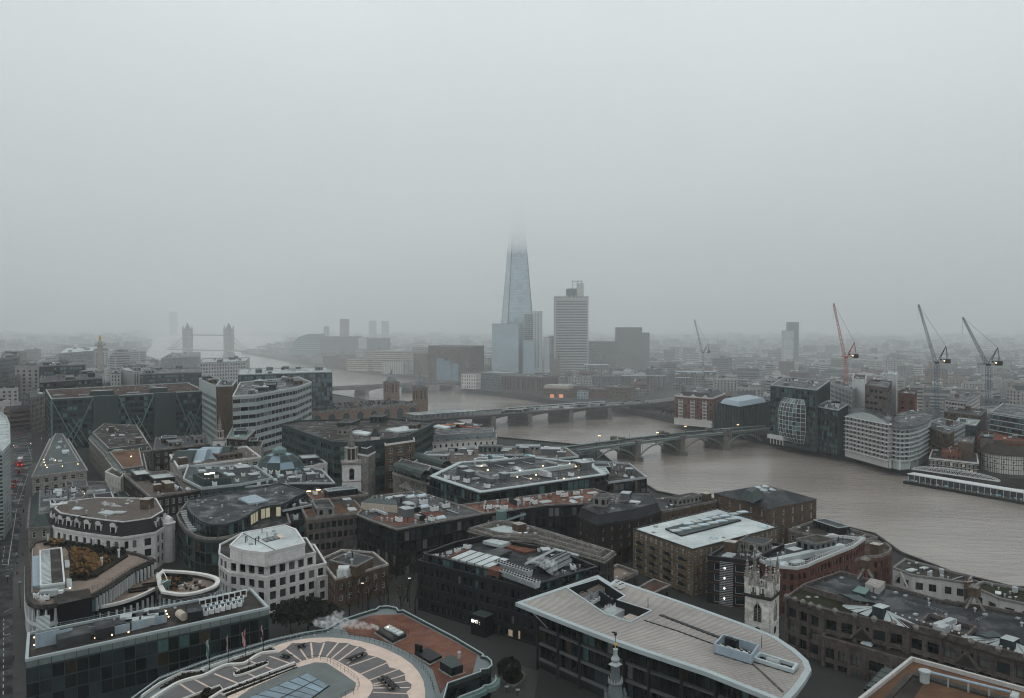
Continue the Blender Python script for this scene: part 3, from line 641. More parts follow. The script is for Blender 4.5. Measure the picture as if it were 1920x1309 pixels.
def girder_bridge(nm,lb,A,Bq,z,wd,piers,deep,wall='bridge_dark',pierk='bridge_stone',top='asphalt'):
    A=V2(A);Bq=V2(Bq);d=(Bq-A).normalized();L=(Bq-A).length;n=Vector((-d.y,d.x)); C=(A+Bq)/2
    B=root(nm,(C.x,C.y,-1),lb,'bridge')
    m=MB(); m.box(C,d,L,wd,z-1.2,z,wall,top); m.build('deck',B)
    ts=[0]+piers+[1]
    for s in(-1,1):
        m=MB()
        for i in range(len(ts)-1):
            a,b=ts[i]*L,ts[i+1]*L; K_=10
            for k in range(K_):
                x0=a+(b-a)*k/K_;x1=a+(b-a)*(k+1)/K_; f=lambda x:z-1.2-deep*((2*(x-a)/(b-a)-1)**2)*.8-.6
                p0=A+d*x0+n*s*wd/2;p1=A+d*x1+n*s*wd/2
                m.face([(p0.x,p0.y,f(x0)),(p1.x,p1.y,f(x1)),(p1.x,p1.y,z),(p0.x,p0.y,z)],wall)
                q0=p0-n*s*wd/2;q1=p1-n*s*wd/2; m.face([(p0.x,p0.y,f(x0)),(q0.x,q0.y,f(x0)),(q1.x,q1.y,f(x1)),(p1.x,p1.y,f(x1))],wall)
        m.build('arch_girder',B)
        m=MB(); q=C+n*s*(wd/2-.2); m.box(q,d,L,.4,z,z+1.1,'bridge_stone'); m.build('parapet',B)
    for t in piers:
        m=MB(); p=A+d*L*t; h=wd/2+1.5; w_=3
        m.prism(ccw([p-d*w_-n*h,p-n*(h+4),p+d*w_-n*h,p+d*w_+n*h,p+n*(h+4),p-d*w_+n*h]),-1,3,pierk); m.prism(ccw([p-d*w_*.8-n*h,p+d*w_*.8-n*h,p+d*w_*.8+n*h,p-d*w_*.8+n*h]),3,z-1.25,pierk); m.build('pier',B)
    return B,A,d,n,L
girder_bridge('road_bridge','low grey road bridge of three flat spans beyond the twin brick towers',(-262,1056),(-78,1196),12,30,[.3,.62,.9],5,'bridge_stone')
rb,ra,rd,rn,rl=girder_bridge('railway_bridge','wide dark railway bridge carrying tracks into the brick-towered station',(-92,722),(140,872),13,34,[.28,.43,.61,.79],3.4)
for k in range(8):
    m=MB(); p=ra+rd*rl/2+rn*(-13.5+k*3.8); 
    for s in(-.72,.72): m.box(p+rn*s,rd,rl,.12,13,13.17,'metal')
    m.box(p,rd,rl,2.6,13.004,13.05,'felt_brown'); m.build('track',rb)
m=MB()
for k in range(46):
    t=R.uniform(.3,.98); p=ra+rd*rl*t+rn*R.uniform(-14,14); m.box(p,rd,R.uniform(2,9),R.uniform(.6,2.2),13.2,13.2+R.uniform(.5,2.4),R.choice(['metal','clad_white','clad_dark','clad_grey','felt_brown']))
m.build('trackside_box',rb,True)
def canopy(label,a,b,wd,off):
    d=(b-a).normalized(); n=Vector((-d.y,d.x)); B=root('platform_canopy',((a.x+b.x)/2,(a.y+b.y)/2,13),label,'canopy','platform canopies on the railway bridge'); m=MB()
    m.box((a+b)/2,d,(b-a).length,wd,17.3,17.7,'roof_pale'); m.build('canopy_roof',B); m=MB()
    for k in range(12):
        p=a.lerp(b,(k+.5)/12); m.bar((p.x,p.y,13.2),(p.x,p.y,17.3),.2,'metal_dark')
    m.build('post',B,True)
for k,lb in((-10,'pale platform canopy on the railway bridge, nearest the camera'),(-2.5,'pale platform canopy on the railway bridge, middle of three'),(5,'pale platform canopy on the railway bridge, farthest of three')):
    canopy(lb,ra+rd*-2+rn*k,ra+rd*(62 if k<0 else 50)+rn*k,4.4,0)
def train():
    B=root('train',(40,800,13),'pale passenger train crossing the wide railway bridge','train')
    for k in range(6):
        m=MB(); c=ra+rd*(rl*.42+k*20.6)+rn*4.2; m.box(c,rd,20,2.8,14.1,16.9,'clad_white','clad_grey'); m.box(c,rd,18.6,2.86,15.2,16.1,'glass')
        for s in(-6.5,6.5): m.box(c+rd*s,rd,3.2,2.4,13.2,14.1,'metal_dark')
        m.build('carriage',B)
train()
# arched steel road bridge
def steel_bridge():
    A=Vector((40,553));Bq=Vector((220,671));d=(Bq-A).normalized();L=(Bq-A).length;n=Vector((-d.y,d.x));wd=17
    B=root('steel_arch_bridge',(130,612,-1),'green steel arch bridge with stone piers crossing the brown river','bridge')
    def dz(s): t=2*s/L-1; return 13.2-1.6*t*t
    m=MB()
    for k in range(24):
        a,b=L*k/24,L*(k+1)/24; p=[A+d*a-n*wd/2,A+d*b-n*wd/2,A+d*b+n*wd/2,A+d*a+n*wd/2]; za,zb=dz(a),dz(b)
        m.face([(p[0].x,p[0].y,za),(p[1].x,p[1].y,zb),(p[2].x,p[2].y,zb),(p[3].x,p[3].y,za)],'asphalt')
        m.face([(p[3].x,p[3].y,za-1),(p[2].x,p[2].y,zb-1),(p[1].x,p[1].y,zb-1),(p[0].x,p[0].y,za-1)],'bridge_green')
        for s,(i,j) in((-1,(0,1)),(1,(2,3))):
            q0=p[i] if s<0 else p[3];q1=p[j] if s<0 else p[2]
            m.face([(q0.x,q0.y,za-1),(q1.x,q1.y,zb-1),(q1.x,q1.y,zb),(q0.x,q0.y,za)],'bridge_green')
    m.build('deck',B)
    m=MB()
    for s in(-1,1):
        for k in range(48):
            a,b=L*k/48,L*(k+1)/48; q0=A+d*a+n*s*(wd/2-.25); q1=A+d*b+n*s*(wd/2-.25)
            for o in(0,):
                m.bar((q0.x,q0.y,dz(a)+.6),(q1.x,q1.y,dz(b)+.6),.65,'bridge_green')
    m.build('parapet',B)
    st=[16,55.5,100,147,191]; 
    for s in st[1:4]:
        p=A+d*s; m=MB(); h=wd/2+1
        m.prism(ccw([p-d*3.4-n*h,p-n*(h+5),p+d*3.4-n*h,p+d*3.4+n*h,p+n*(h+5),p-d*3.4+n*h]),-1,3.2,'bridge_stone')
        m.box(p,d,4.6,2*h,3.2,dz(s)-1.05,'bridge_stone')
        for q in(-1,1): c=p+n*q*(wd/2+.5); m.box(c,d,4.2,3,dz(s)-1.0,dz(s)+1.8,'bridge_stone'); m.box(c,d,4.8,3.6,dz(s)+1.8,dz(s)+2.2,'bridge_stone')
        m.build('pier',B)
    for s in(-1,1):
        for i in range(4):
            a,b=st[i]+(2.6 if i else 0),st[i+1]-(2.6 if i<3 else 0); m=MB(); K_=16; f=lambda x:3.4+(dz((a+b)/2)-2.3-3.4)*(1-(2*(x-a)/(b-a)-1)**2); o=n*s*(wd/2-.6)
            for k in range(K_):
                x0=a+(b-a)*k/K_;x1=a+(b-a)*(k+1)/K_; p0=A+d*x0+o;p1=A+d*x1+o
                m.bar((p0.x,p0.y,f(x0)),(p1.x,p1.y,f(x1)),.55,'bridge_green')
                m.bar((p0.x,p0.y,f(x0)),(p0.x,p0.y,dz(x0)-.9),.16,'bridge_green')
            m.build('steel_arch',B)
    for s,q in((48,1),(96,1),(150,-1)):
        c=A+d*s+n*q*(wd/2+1.2); m=MB(); m.box(c,d,3.6,3,dz(s)-2,dz(s)+3,'bridge_stone'); m.box(c,d,4.2,3.6,dz(s)+3,dz(s)+3.5,'bridge_stone'); m.build('turret',B)
    me=None
    for k in range(12):
        s=18+k*14.5; q=1 if k%2 else -1; c=A+d*s+n*q*(wd/2-1.2)
        m=MB(); m.bar((0,0,0),(0,0,5.5),.14,'metal_dark',.08,6); m.bar((-.7,0,5.2),(.7,0,5.2),.06,'metal_dark')
        for x in(-.7,0,.7): m.lathe((x,0),[(.06,5.4),(.17,5.6),(.17,5.8),(.05,6)],'lamp_warm' if k in(1,4,7,10) else 'glass_pale',6)
        if me is None or True: me=m.mesh('bridge_lamp')
        o=bpy.data.objects.new('street_lamp',me); COL.objects.link(o); o.location=(c.x,c.y,dz(s)); WO[o.name]=Vector(o.location)
        tag(o,('lit' if k in(1,4,7,10) else 'unlit')+' three-globe lamp on the %s side of the green bridge, %s from the near bank'%('far' if q>0 else 'near',['first','second','third','fourth','fifth','sixth','seventh','eighth','ninth','tenth','eleventh','last'][k]),'street lamp','three-globe lamps along the green bridge')
    return A,d,n,dz
sbr=steel_bridge()
# ================= cranes =================
def crane(lb,u,vb,vm,tipu,tipv,y,k,cab=True,twr='crane_blue'):
    base=Pd(u,vb,y); z0=gz(base.x,y); mid=Pd(u,vm,y); tip=Pd(tipu,tipv,y-6)
    B=root('tower_crane',(base.x,y,z0),lb,'crane'); x=base.x
    def lattice(m,a,b,w0,w1,k,step):
        a=Vector(a);b=Vector(b);d=(b-a).normalized(); u_=d.cross(Vector((0,1,0))).normalized(); v_=d.cross(u_); L=(b-a).length; n_=max(2,int(L/step)); pr=None
        for i in range(n_+1):
            c=a.lerp(b,i/n_); w_=w0+(w1-w0)*i/n_; cs=[c+u_*sx*w_/2+v_*sy*w_/2 for sx,sy in((-1,-1),(1,-1),(1,1),(-1,1))]
            if pr:
                for j in range(4): m.bar(pr[j],cs[j],.13*(w0/2)**.3,k); m.bar(pr[j],cs[(j+1)%4],.07,k)
            pr=cs
    m=MB(); lattice(m,(x,y,z0),(x,y,mid.z),2.4,2.4,twr,3); m.build('tower',B)
    m=MB(); m.lathe((x,y),[(1.6,mid.z),(1.6,mid.z+1.2)],k,10); m.box((x+3,y),(1,0),13,3,mid.z+1.2,mid.z+1.8,k); m.build('slewing_deck',B)
    m=MB(); lattice(m,(x-1.5,y,mid.z+2),tip,1.9,.9,k,3.2); m.build('jib',B)
    m=MB(); top=(x+7,y,mid.z+14); 
    for s in(-1.2,1.2): m.bar((x+1,y+s,mid.z+2),(top[0],y,top[2]),.3,k); m.bar((x+8.5,y+s,mid.z+2),(top[0],y,top[2]),.2,k)
    m.build('mast_frame',B)
    m=MB(); m.bar(top,tip,.08,'metal_dark'); m.bar(tip,(tip.x-.2,tip.y,tip.z-14),.06,'metal_dark'); m.build('cable',B,True)
    m=MB(); m.box((x+8,y),(1,0),4,3.4,mid.z+.2,mid.z+3.6,'clad_dark'); m.build('counterweight',B)
    m=MB(); m.box((x+1.5,y-2.2),(1,0),2.2,1.6,mid.z+1.8,mid.z+4.2,'clad_white'); m.box((x+1.5,y-3.03),(1,0),1.8,.08,mid.z+2.6,mid.z+4,'glass'); m.build('cab',B)
    m=MB(); m.box((x+5,y-1.6),(1,0),.7,.5,mid.z+2,mid.z+2.7,'lamp_warm'); m.build('lamp',B)
    return B
crane('red luffing crane rising behind the green glass riverside office',1586,712,672,1563,569,690,'crane_red',twr='crane_red')
crane('grey luffing crane, left of the pair beyond the riverside flats',1755,790,682,1722,571,640,'crane_grey')
crane('grey luffing crane, right of the pair beyond the riverside flats',1851,790,686,1805,595,610,'crane_grey')
crane('thin distant crane above the brick apartment block',1318,700,662,1302,599,1150,'crane_grey')
# ================= south bank, near rows =================
AP=dict(bay=3.2,fh=3.0,ww=.5,wh=.55,wall='brick_orange',gl='dark',frame='frame_white',dep=.2)
g=bld('apartment_building','red brick riverside apartment block with white base and balcony stacks',[(1265,741),(1336,746),(1360,737),(1290,731)],32,AP,'felt_brown','render_white',ph=1.2)
pl,rz=RP[g.name]
f=min(range(4),key=lambda i:((pl[i]+pl[(i+1)%4])/2).y); a,b=pl[f],pl[(f+1)%4]; d=(b-a).normalized(); n=Vector((d.y,-d.x)); L=(b-a).length
m=MB(); m.box((a+b)/2+n*.25,d,L+.4,.5,4.7,11,'render_white'); m.build('white_base',g)
for t in(.18,.5,.82):
    m=MB()
    for k in range(6):
        z=11+k*3; p=a+d*L*t+n*.8; m.box(p,d,4.6,1.6,z,z+.22,'render_white')
        for s in(-2.1,-.7,.7,2.1): q=p+d*s+n*.6; m.box(q,d,.22,.22,z,z+3,'render_white')
        m.box(p+n*.75,d,4.6,.08,z+.3,z+1.2,'clad_pale')
    m.build('balcony_stack',g)
    q=a+d*L*t+n*.4; m=MB(); m.face([(q.x-d.x*3.4,q.y-d.y*3.4,30.9),(q.x+d.x*3.4,q.y+d.y*3.4,30.9),(q.x,q.y,33.6)],'render_white'); 
    for s in(-1,1):
        e=q+d*s*3.6; m.bar((e.x,e.y,31),(q.x,q.y,34),.35,'render_white')
    m.build('gable_trim',g)
m=MB(); m.frustum(inset(pl,1),rz,inset(pl,6),rz+4.5,'slate','felt'); m.build('roof',g)
clutter(g,8,LIGHT,3,inset(pl,7),rz+4.5)
g=bld('newspaper_office','black framed office with tall green columns and a pale blue roof',[(1340,754),(1387,763),(1447,752),(1402,743)],29,dict(bay=4.5,fh=15.4,ww=.62,wh=15,tm=7.5,wall='clad_black',gl='black',dep=1.2,rows=1,rev='clad_teal',spandrel='clad_black',fin=(.9,1,'clad_green',1)),'felt_grey','clad_black',ph=1)
pl,rz=RP[g.name]; m=MB(); m.frustum(inset(pl,4),rz,inset(pl,7),rz+4,'clad_blue','clad_blue'); m.build('plant_roof',g)
for k in range(5):
    p=inset(pl,2)[0].lerp(inset(pl,2)[1],k/5); put(g,'antenna',p)
for nm,lb,pts,z,st,rf in[
 ('glass_office','green glass riverside office with a bulging white grid window',[(1445,721),(1531,730),(1556,713),(1472,706)],51,dict(bay=3,fh=3.9,ww=.88,wh=.7,wall='clad_teal',gl='teal',dep=.15,frame='frame_green',fin=(.35,.5,'clad_green',2)),'felt_grey'),
 ('glass_office','lower dark wing of the green glass riverside office',[(1531,761),(1572,768),(1590,758),(1552,750)],38,dict(bay=3,fh=3.9,ww=.86,wh=.68,wall='clad_dark',gl='teal',dep=.15,fin=(.3,.4,'clad_teal',1)),'felt'),
 ('office_block','pale block with white window frames behind the green glass office',[(1555,716),(1597,730),(1612,722),(1575,712)],47,dict(bay=5,fh=4,ww=.7,wh=.7,wall='clad_white',gl='teal'),'felt_grey')]:
    g2=bld(nm,lb,pts,z,st,rf,'metal'); clutter(g2,10,PLANT,5)
    if 'bulging' in lb: gg=g2
pl,rz=RP[gg.name]; f=min(range(4),key=lambda i:((pl[i]+pl[(i+1)%4])/2).y); a,b=pl[f],pl[(f+1)%4]; d=(b-a).normalized(); n=Vector((d.y,-d.x)); L=(b-a).length
m=MB(); w0=10
def bulge(i,j):
    # i across -4..4 , j up 0..10
    s=i/4.*L*.30; t=j/10.; zz=9+t*33; bz=(1-(2*t-1)**2)**.5 if 0<t<1 else 0; o=1.0+5*bz*max(0,1-(i/4.4)**2)**.5
    q=a+d*(L*.55+s*(.7+.3*bz))+n*o; return Vector((q.x,q.y,zz))
for i in range(-4,5):
    for j in range(11):
        if j<10: m.bar(bulge(i,j),bulge(i,j+1),.16,'clad_white')
        if i<4: m.bar(bulge(i,j),bulge(i+1,j),.16,'clad_white')
m.build('grid_frame',gg,True)
m=MB()
for i in range(-4,4):
    for j in range(10): m.face([bulge(i,j),bulge(i+1,j),bulge(i+1,j+1),bulge(i,j+1)],R.choice(['glass','glass_teal','glass_mid']))
m.build('bulging_window',gg)
m=MB(); m.box(a+d*L*.2+n*2.5,d,L*.36,2.6,9,12,'clad_white'); m.build('white_canopy',gg)
for k in range(5): p=a+d*(L*(.08+.07*k))+n*2.8; m=MB(); m.bar((p.x,p.y,5),(p.x,p.y,9),.35,'clad_white'); m.build('column',gg)
# riverside flats
FL=dict(bay=4.4,fh=2.95,ww=.78,wh=.62,wall='concrete_light',gl='mixed',frame='frame_white',dep=.9,pane='cross',bm=5.2,tm=.2,course=(.3,1.3,'clad_white'))
def flats():
    z=33.5; pA=[(1585,780),(1667,796),(1676,783),(1600,768)]
    B=bld('apartment_building','long pale riverside flats with balconies and a grey barrel roof',pA,z,FL,'felt_grey','clad_pale',ph=.0)
    pl,rz=RP[B.name]; f=min(range(4),key=lambda i:((pl[i]+pl[(i+1)%4])/2).y); a,b=pl[f],pl[(f+1)%4]; c,e=pl[(f+2)%4],pl[(f+3)%4]
    m=MB(); K_=8
    for k in range(K_):
        t0,t1=k/K_,(k+1)/K_; h=lambda t:z+5*math.sin(math.pi*t)
        p0,p1=a.lerp(e,t0),a.lerp(e,t1); q0,q1=b.lerp(c,t0),b.lerp(c,t1)
        m.face([(p0.x,p0.y,h(t0)),(q0.x,q0.y,h(t0)),(q1.x,q1.y,h(t1)),(p1.x,p1.y,h(t1))],'felt_grey')
        m.face([(q0.x,q0.y,z),(q1.x,q1.y,z),(q1.x,q1.y,h(t1)),(q0.x,q0.y,h(t0))],'clad_pale'); m.face([(p0.x,p0.y,z),(p1.x,p1.y,z),(p1.x,p1.y,h(t1)),(p0.x,p0.y,h(t0))],'clad_pale')
    m.build('barrel_roof',B)
    d=(b-a).normalized(); n=Vector((d.y,-d.x)); L=(b-a).length
    for k in range(6): p=a+d*(1+(L-2)*k/5)+n*1; m=MB(); m.box(p,d,1.2,1.2,4.7,10.5,'clad_white'); m.build('column',B)
    for k in range(5):
        m=MB(); p=a+d*(2.2+(L-3)*k/4.6)+n*.9; m.box(p,d,.9,1.4,10,z-.5,'concrete_light'); m.build('pier',B)
    # round end
    ctr=V2(P(1703,790,31)); rr=0; pts=[(1664,797),(1672,801),(1688,804),(1706,803),(1722,799),(1740,790),(1744,781),(1700,776),(1670,783)]
    C_=bld('apartment_building','rounded end block of the riverside flats with a flat disc roof',pts,31.5,dict(FL,bay=3.4,wall='clad_pale',fh=2.9,em=.1,bm=6),'felt_grey','clad_pale',ph=.6)
    pl,rz=RP[C_.name]; m=MB(); o=inset(pl,-1.6); m.prism(o,rz+.7,rz+1.6,'clad_grey','felt_grey',True); m.frustum(o,rz+1.6,inset(pl,4),rz+4,'felt_grey'); m.build('disc_roof',C_)
    clutter(C_,8,['skylight','hatch','hatch'],4,inset(pl,5),rz+4,sc_=.7)
    for i in range(len(pl)):
        a,b=pl[i],pl[(i+1)%len(pl)]
        if (a+b).y<2*pl[0].y+20: m=MB(); p=a; m.box(p,(b-a).normalized(),.9,.9,4.7,11,'clad_white'); m.build('column',C_)
flats()
for nm,lb,pts,z,st,rf,co in[
 ('brown_tower','brown brick slab with dark bands beside the white panelled tower',[(1622,722),(1664,727),(1672,715),(1632,711)],55,dict(bay=5,fh=4.2,ww=.7,wh=.4,wall='concrete_brown',gl='dark'),'felt','concrete_brown'),
 ('panelled_tower','tall narrow tower clad in blank white panels',[(1664,700),(1681,703),(1683,697),(1667,695)],60,dict(blank=1,wall='clad_white'),'roof_white','clad_white'),
 ('office_block','low block wrapped in white sheeting left of the brown slab',[(1598,709),(1622,712),(1625,702),(1602,700)],54,dict(blank=1,wall='clad_white'),'felt_brown','clad_white'),
 ('brick_block','dark red brick stair block with a line of lamps',[(1684,737),(1716,739),(1720,732),(1690,730)],44,dict(bay=5,fh=4,ww=.3,wh=.3,wall='brick_red',gl='dark'),'felt','brick_red'),
 ('office_block','stepped glass office with white floor edges behind the rounded flats',[(1742,790),(1790,803),(1810,793),(1765,783)],28,dict(bay=3,fh=3.4,ww=.94,wh=.6,wall='clad_pale',gl='teal'),'felt_grey','clad_pale'),
 ('office_block','brown framed block tucked behind the rounded end of the flats',[(1740,800),(1778,812),(1795,802),(1755,794)],27,dict(bay=2.6,fh=3.2,ww=.5,wh=.7,wall='brick_brown',gl='dark'),'felt','concrete'),
 ('office_block','curved-roof green office in front of the left grey crane',[(1790,792),(1830,797),(1838,787),(1798,783)],27,dict(bay=3,fh=3.6,ww=.9,wh=.6,wall='clad_teal',gl='teal'),'roof_pale','clad_pale'),
 ('office_block','pale grey office with long window bands left of the grey cranes',[(1772,748),(1812,753),(1838,738),(1800,733)],36,dict(bay=3,fh=3.6,ww=.8,wh=.5,wall='concrete_light',gl='mixed'),'felt_grey','concrete'),
 ('office_block','long brown terrace of small windows between the two grey cranes',[(1770,770),(1840,778),(1850,768),(1782,762)],30,dict(bay=2.6,fh=3.2,ww=.5,wh=.5,wall='brick_brown',gl='mixed'),'felt','concrete'),
 ('office_block','teal glass office at the edge of the photo, right of the cranes',[(1857,772),(1935,784),(1960,766),(1880,756)],36,dict(bay=3,fh=3.8,ww=.85,wh=.6,wall='clad_teal',gl='teal',course=(.4,.6,'clad_white')),'felt_grey','clad_pale'),
 ('brick_building','long orange tiled building behind the round theatre',[(1832,822),(1945,834),(1950,818),(1840,808)],22,dict(bay=3,fh=3.4,ww=.4,wh=.4,wall='brick_orange',gl='dark'),'tile_red','tile_red'),
 ('brick_building','small orange tiled house left of the brick stage tower',[(1765,846),(1803,850),(1806,836),(1770,834)],17,dict(bay=3,fh=3.2,ww=.4,wh=.4,wall='brick_orange',gl='dark'),'tile_red','tile_red'),
 ('brick_tower','square brick tower with a pale cap above the riverside pub',[(1796,826),(1824,829),(1828,820),(1800,818)],24,dict(blank=1,wall='brick_brown'),'felt_grey','stone_dirty'),
 ('brick_tower','brown brick tower with a dark glazed top left of the round theatre',[(1838,818),(1861,820),(1864,812),(1842,810)],26,dict(blank=1,wall='concrete_brown'),'clad_dark','clad_dark'),
 ('riverside_pub','dark riverside pub with rows of white-framed windows and lit ground floor',[(1742,858),(1835,868),(1832,850),(1748,842)],13.5,dict(bay=2.3,fh=2.7,ww=.62,wh=.6,wall='brick_dark',gl='lit',frame='frame_white',pane='case',course=(.25,.3,'render_white')),'slate','render_white'),
 ]:
    g=bld(nm,lb,pts,z,st,rf,co); clutter(g,5,LIGHT,R.random())
    if nm=='riverside_pub':
        m=MB(); p=Pd(1747,872,530); m.box((p.x,p.y-2),(1,0),4,.4,6.5,9,'lit_orange'); m.build('lit_window',g)
    if 'stair' in lb:
        m=MB()
        for k in range(8): p=Pd(1712,746+k*5,640); m.box((p.x,p.y-7),(1,0),.6,.4,p.z,p.z+.5,'lit_orange')
        m.build('lamp_row',g,True)
# round theatre
def theatre():
    c=Vector((321,512)); B=root('round_theatre',(c.x,c.y,4.7),'round white timber-framed theatre with a thatched roof','theatre'); n_=20; r=17
    pt=[Vector((c.x+r*math.cos(2*math.pi*i/n_),c.y+r*math.sin(2*math.pi*i/n_))) for i in range(n_)]
    for i in range(n_):
        a,b=pt[i],pt[(i+1)%n_]; m=MB(); m.face([(a.x,a.y,4.7),(b.x,b.y,4.7),(b.x,b.y,17),(a.x,a.y,17)],'render_white'); d=(b-a).normalized(); nn=Vector((d.y,-d.x)); L=(b-a).length
        for s in(0,.25,.5,.75): p=a+d*L*s+nn*.06; m.box(p,d,.25,.14,4.7,17,'timber')
        for z in(7.6,10.8,14,16.6): m.box((a+b)/2+nn*.07,d,L,.16,z,z+.28,'timber')
        for z in(8.6,12): m.box((a+b)/2+nn*.08,d,.8,.14,z,z+1,'glass')
        m.build('wall_bay',B)
    m=MB()
    for i in range(n_):
        j=(i+1)%n_; f=lambda p,k,z:((c+(p-c)*k).x,(c+(p-c)*k).y,z)
        m.face([f(pt[i],1.06,16.6),f(pt[j],1.06,16.6),f(pt[j],.80,22.5),f(pt[i],.80,22.5)],'thatch'); m.face([f(pt[i],.8,22.5),f(pt[j],.8,22.5),f(pt[j],.56,17),f(pt[i],.56,17)],'thatch'); m.face([f(pt[i],.56,17),f(pt[j],.56,17),f(pt[j],.56,5),f(pt[i],.56,5)],'timber')
    m.build('thatched_roof',B)
theatre()
# floating pier
def pier():
    a=Vector((247,497));b=Vector((305,408)); d=(b-a).normalized(); n=Vector((-d.y,d.x)); L=(b-a).length
    B=root('passenger_pier',((a.x+b.x)/2,(a.y+b.y)/2,-.5),'long floating river pier under a white flat canopy','pier'); c=(a+b)/2
    m=MB(); m.box(c,d,L,9,-.5,1.6,'metal_dark','felt'); m.build('pontoon',B)
    m=MB(); m.box(c,d,L-4,7.5,6.0,6.5,'clad_white'); m.build('canopy',B)
    m=MB(); m.box(c,d,L-6,6.4,1.6,5.9,'glass_mid'); m.build('glazed_screen',B)
    m=MB()
    for k in range(30):
        for s in(-3.4,3.4): p=a+d*(3+(L-6)*k/29)+n*s; m.bar((p.x,p.y,1.6),(p.x,p.y,6),.12,'metal_white')
    m.build('post',B,True)
    rails(B,[a-n*4.4,b-n*4.4],1.6,1.1,'metal_white',2.5)
    m=MB(); 
    for k in range(26): p=a+d*R.uniform(4,L-5)-n*3.3; m.box(p,d,.9,.1,2.2,3.2,R.choice(['clad_white','cyan_paint','clad_blue','glass']))
    m.build('notice_board',B,True)
    # gangway
    G=root('gangway',(275,480,6),'white arched truss gangway climbing from the pier to the bank','gangway'); m=MB()
    s0=Vector((253,504,7.2)); s1=Vector((284,464,7.2)); 
    for o in(0,2.4):
        pr=None
        for k in range(19):
            t=k/18; p=s0.lerp(s1,t)+Vector((.79,.61,0))*o; q=p+Vector((0,0,.6+2.9*math.sin(math.pi*t)**.6))
            if pr: m.bar(pr[0],p,.13,'metal_white'); m.bar(pr[1],q,.13,'metal_white'); m.bar(pr[0],q,.08,'metal_white'); m.bar(pr[1],p,.08,'metal_white')
            m.bar(p,q,.08,'metal_white'); pr=(p,q)
    m.build('truss',G); m=MB(); c=(s0+s1)/2+Vector((.95,.73,0)); dd=(s1-s0).normalized(); m.box((c.x,c.y),(dd.x,dd.y),(s1-s0).length,2.2,7.0,7.2,'metal'); m.build('walkway',G)
pier()
# long waterside brick block with ribs etc beyond the railway bridge
g=fb('ribbed_office','long brown riverside office with closely spaced vertical ribs',940,1019,703,1085,40,dict(bay=2.6,fh=17,ww=.5,wh=16,wall='concrete_brown',gl='dark',dep=.8,tm=2,rows=1),'felt_grey',1050); clutter(g,8,PLANT,2)
g=fb('warehouse','riverside warehouse with two orange-lit windows and a pale top storey',1018,1066,727,1030,24,dict(bay=4,fh=4.2,ww=.4,wh=.5,wall='brick_brown',gl='dark'),'roof_white',1015)
pl,rz=RP[g.name]; m=MB(); m.prism(inset(pl,1.5),rz,rz+4.5,'clad_cream','roof_white'); m.build('top_storey',g)
for u in(1035,1052): m=MB(); p=Pd(u,744,1010); m.box((p.x,p.y),(1,-.3),5,.6,p.z-3,p.z+3,'lit_orange'); m.build('lit_window',g)
for lb,u0,u1,vt,y,dp,k,y2 in[
 ('brown warehouse right of the orange-lit one',1066,1103,722,1040,25,'brick_brown',1020),('narrow blue glazed infill between brick warehouses',1082,1100,733,1000,8,'clad_blue',995),
 ('brick wharf building left half of the row before the railway viaduct',1103,1137,728,1010,22,'brick_red',1000),('brick wharf building right half of the row before the railway viaduct',1136,1176,724,1005,22,'brick_brown',990),
 ('pale market hall behind the brick wharves',1065,1110,706,1120,30,'far_b',1110),('grey glazed market roof range behind the wharves',1110,1160,704,1110,30,'clad_grey',1100)]:
    g=fb('warehouse',lb,u0,u1,vt,y,dp,dict(bay=4,fh=4,ww=.4,wh=.5,wall=k,gl='dark'),R.choice(['slate','felt_grey']),y2); clutter(g,4,LIGHT,R.random())
# cathedral
def cathedral():
    p=Pd(1040,700,1180); x,y=p.x,p.y; B=root('cathedral',(x,y,4.7),'grey stone cathedral tower with four pinnacles beyond the wharves','cathedral')
    zt=Pd(1040,672,1180).z; m=MB(); m.box((x,y),(1,0),13,13,4.7,zt,'stone_dirty'); m.build('tower',B)
    for sx in(-1,1):
        for sy in(-1,1): m=MB(); m.lathe((x+sx*6,y+sy*6),[(1.1,zt),(1,zt+4),(.1,zt+9)],'stone_dirty',6); m.build('pinnacle',B)
    m=MB(); q=[Vector((x-30,y-6)),Vector((x-7,y-6)),Vector((x-7,y+6)),Vector((x-30,y+6))]; m.prism(q,4.7,18,'stone_dirty'); m.build('nave',B)
    m=MB(); m.frustum(q,18.02,[Vector((x-30,y)),Vector((x-7,y)),Vector((x-7,y+.1)),Vector((x-30,y+.1))],26,'slate'); m.build('roof',B)
cathedral()
# white star-shaped roof, canopies of the station
def slabroof(lb,u0,u1,v,y,wd,z=None,k='roof_white'):
    a=Pd(u0,v,y);b=Pd(u1,v,y); B=root('station_canopy',((a.x+b.x)/2,y,4.7),lb,'canopy'); m=MB(); m.prism([Vector((a.x,y)),Vector((b.x,y)),Vector((b.x,y+wd)),Vector((a.x,y+wd))],a.z-.6,a.z,k,None,True); m.build('canopy_roof',B); m=MB()
    for i in range(9): p=a.lerp(b,(i+.5)/9); m.bar((p.x,y+wd/2,4.7),(p.x,y+wd/2,a.z-.6),.4,'metal_dark')
    m.build('post',B,True)
slabroof('white angular canopy below the concrete tower',1096,1142,684,1250,18)
slabroof('long white station canopy right of the concrete tower',1164,1250,704,1120,9)
slabroof('short white canopy continuing the long one',1268,1296,708,1110,8)
slabroof('thin white canopy behind the brick apartment block',1345,1404,711,1080,7)
slabroof('blue-grey train shed roof behind the brick apartment block',1270,1345,697,1150,22,k='clad_blue')
slabroof('pale train shed roofs left of the glass spire',884,921,666,1420,40,k='roof_pale')
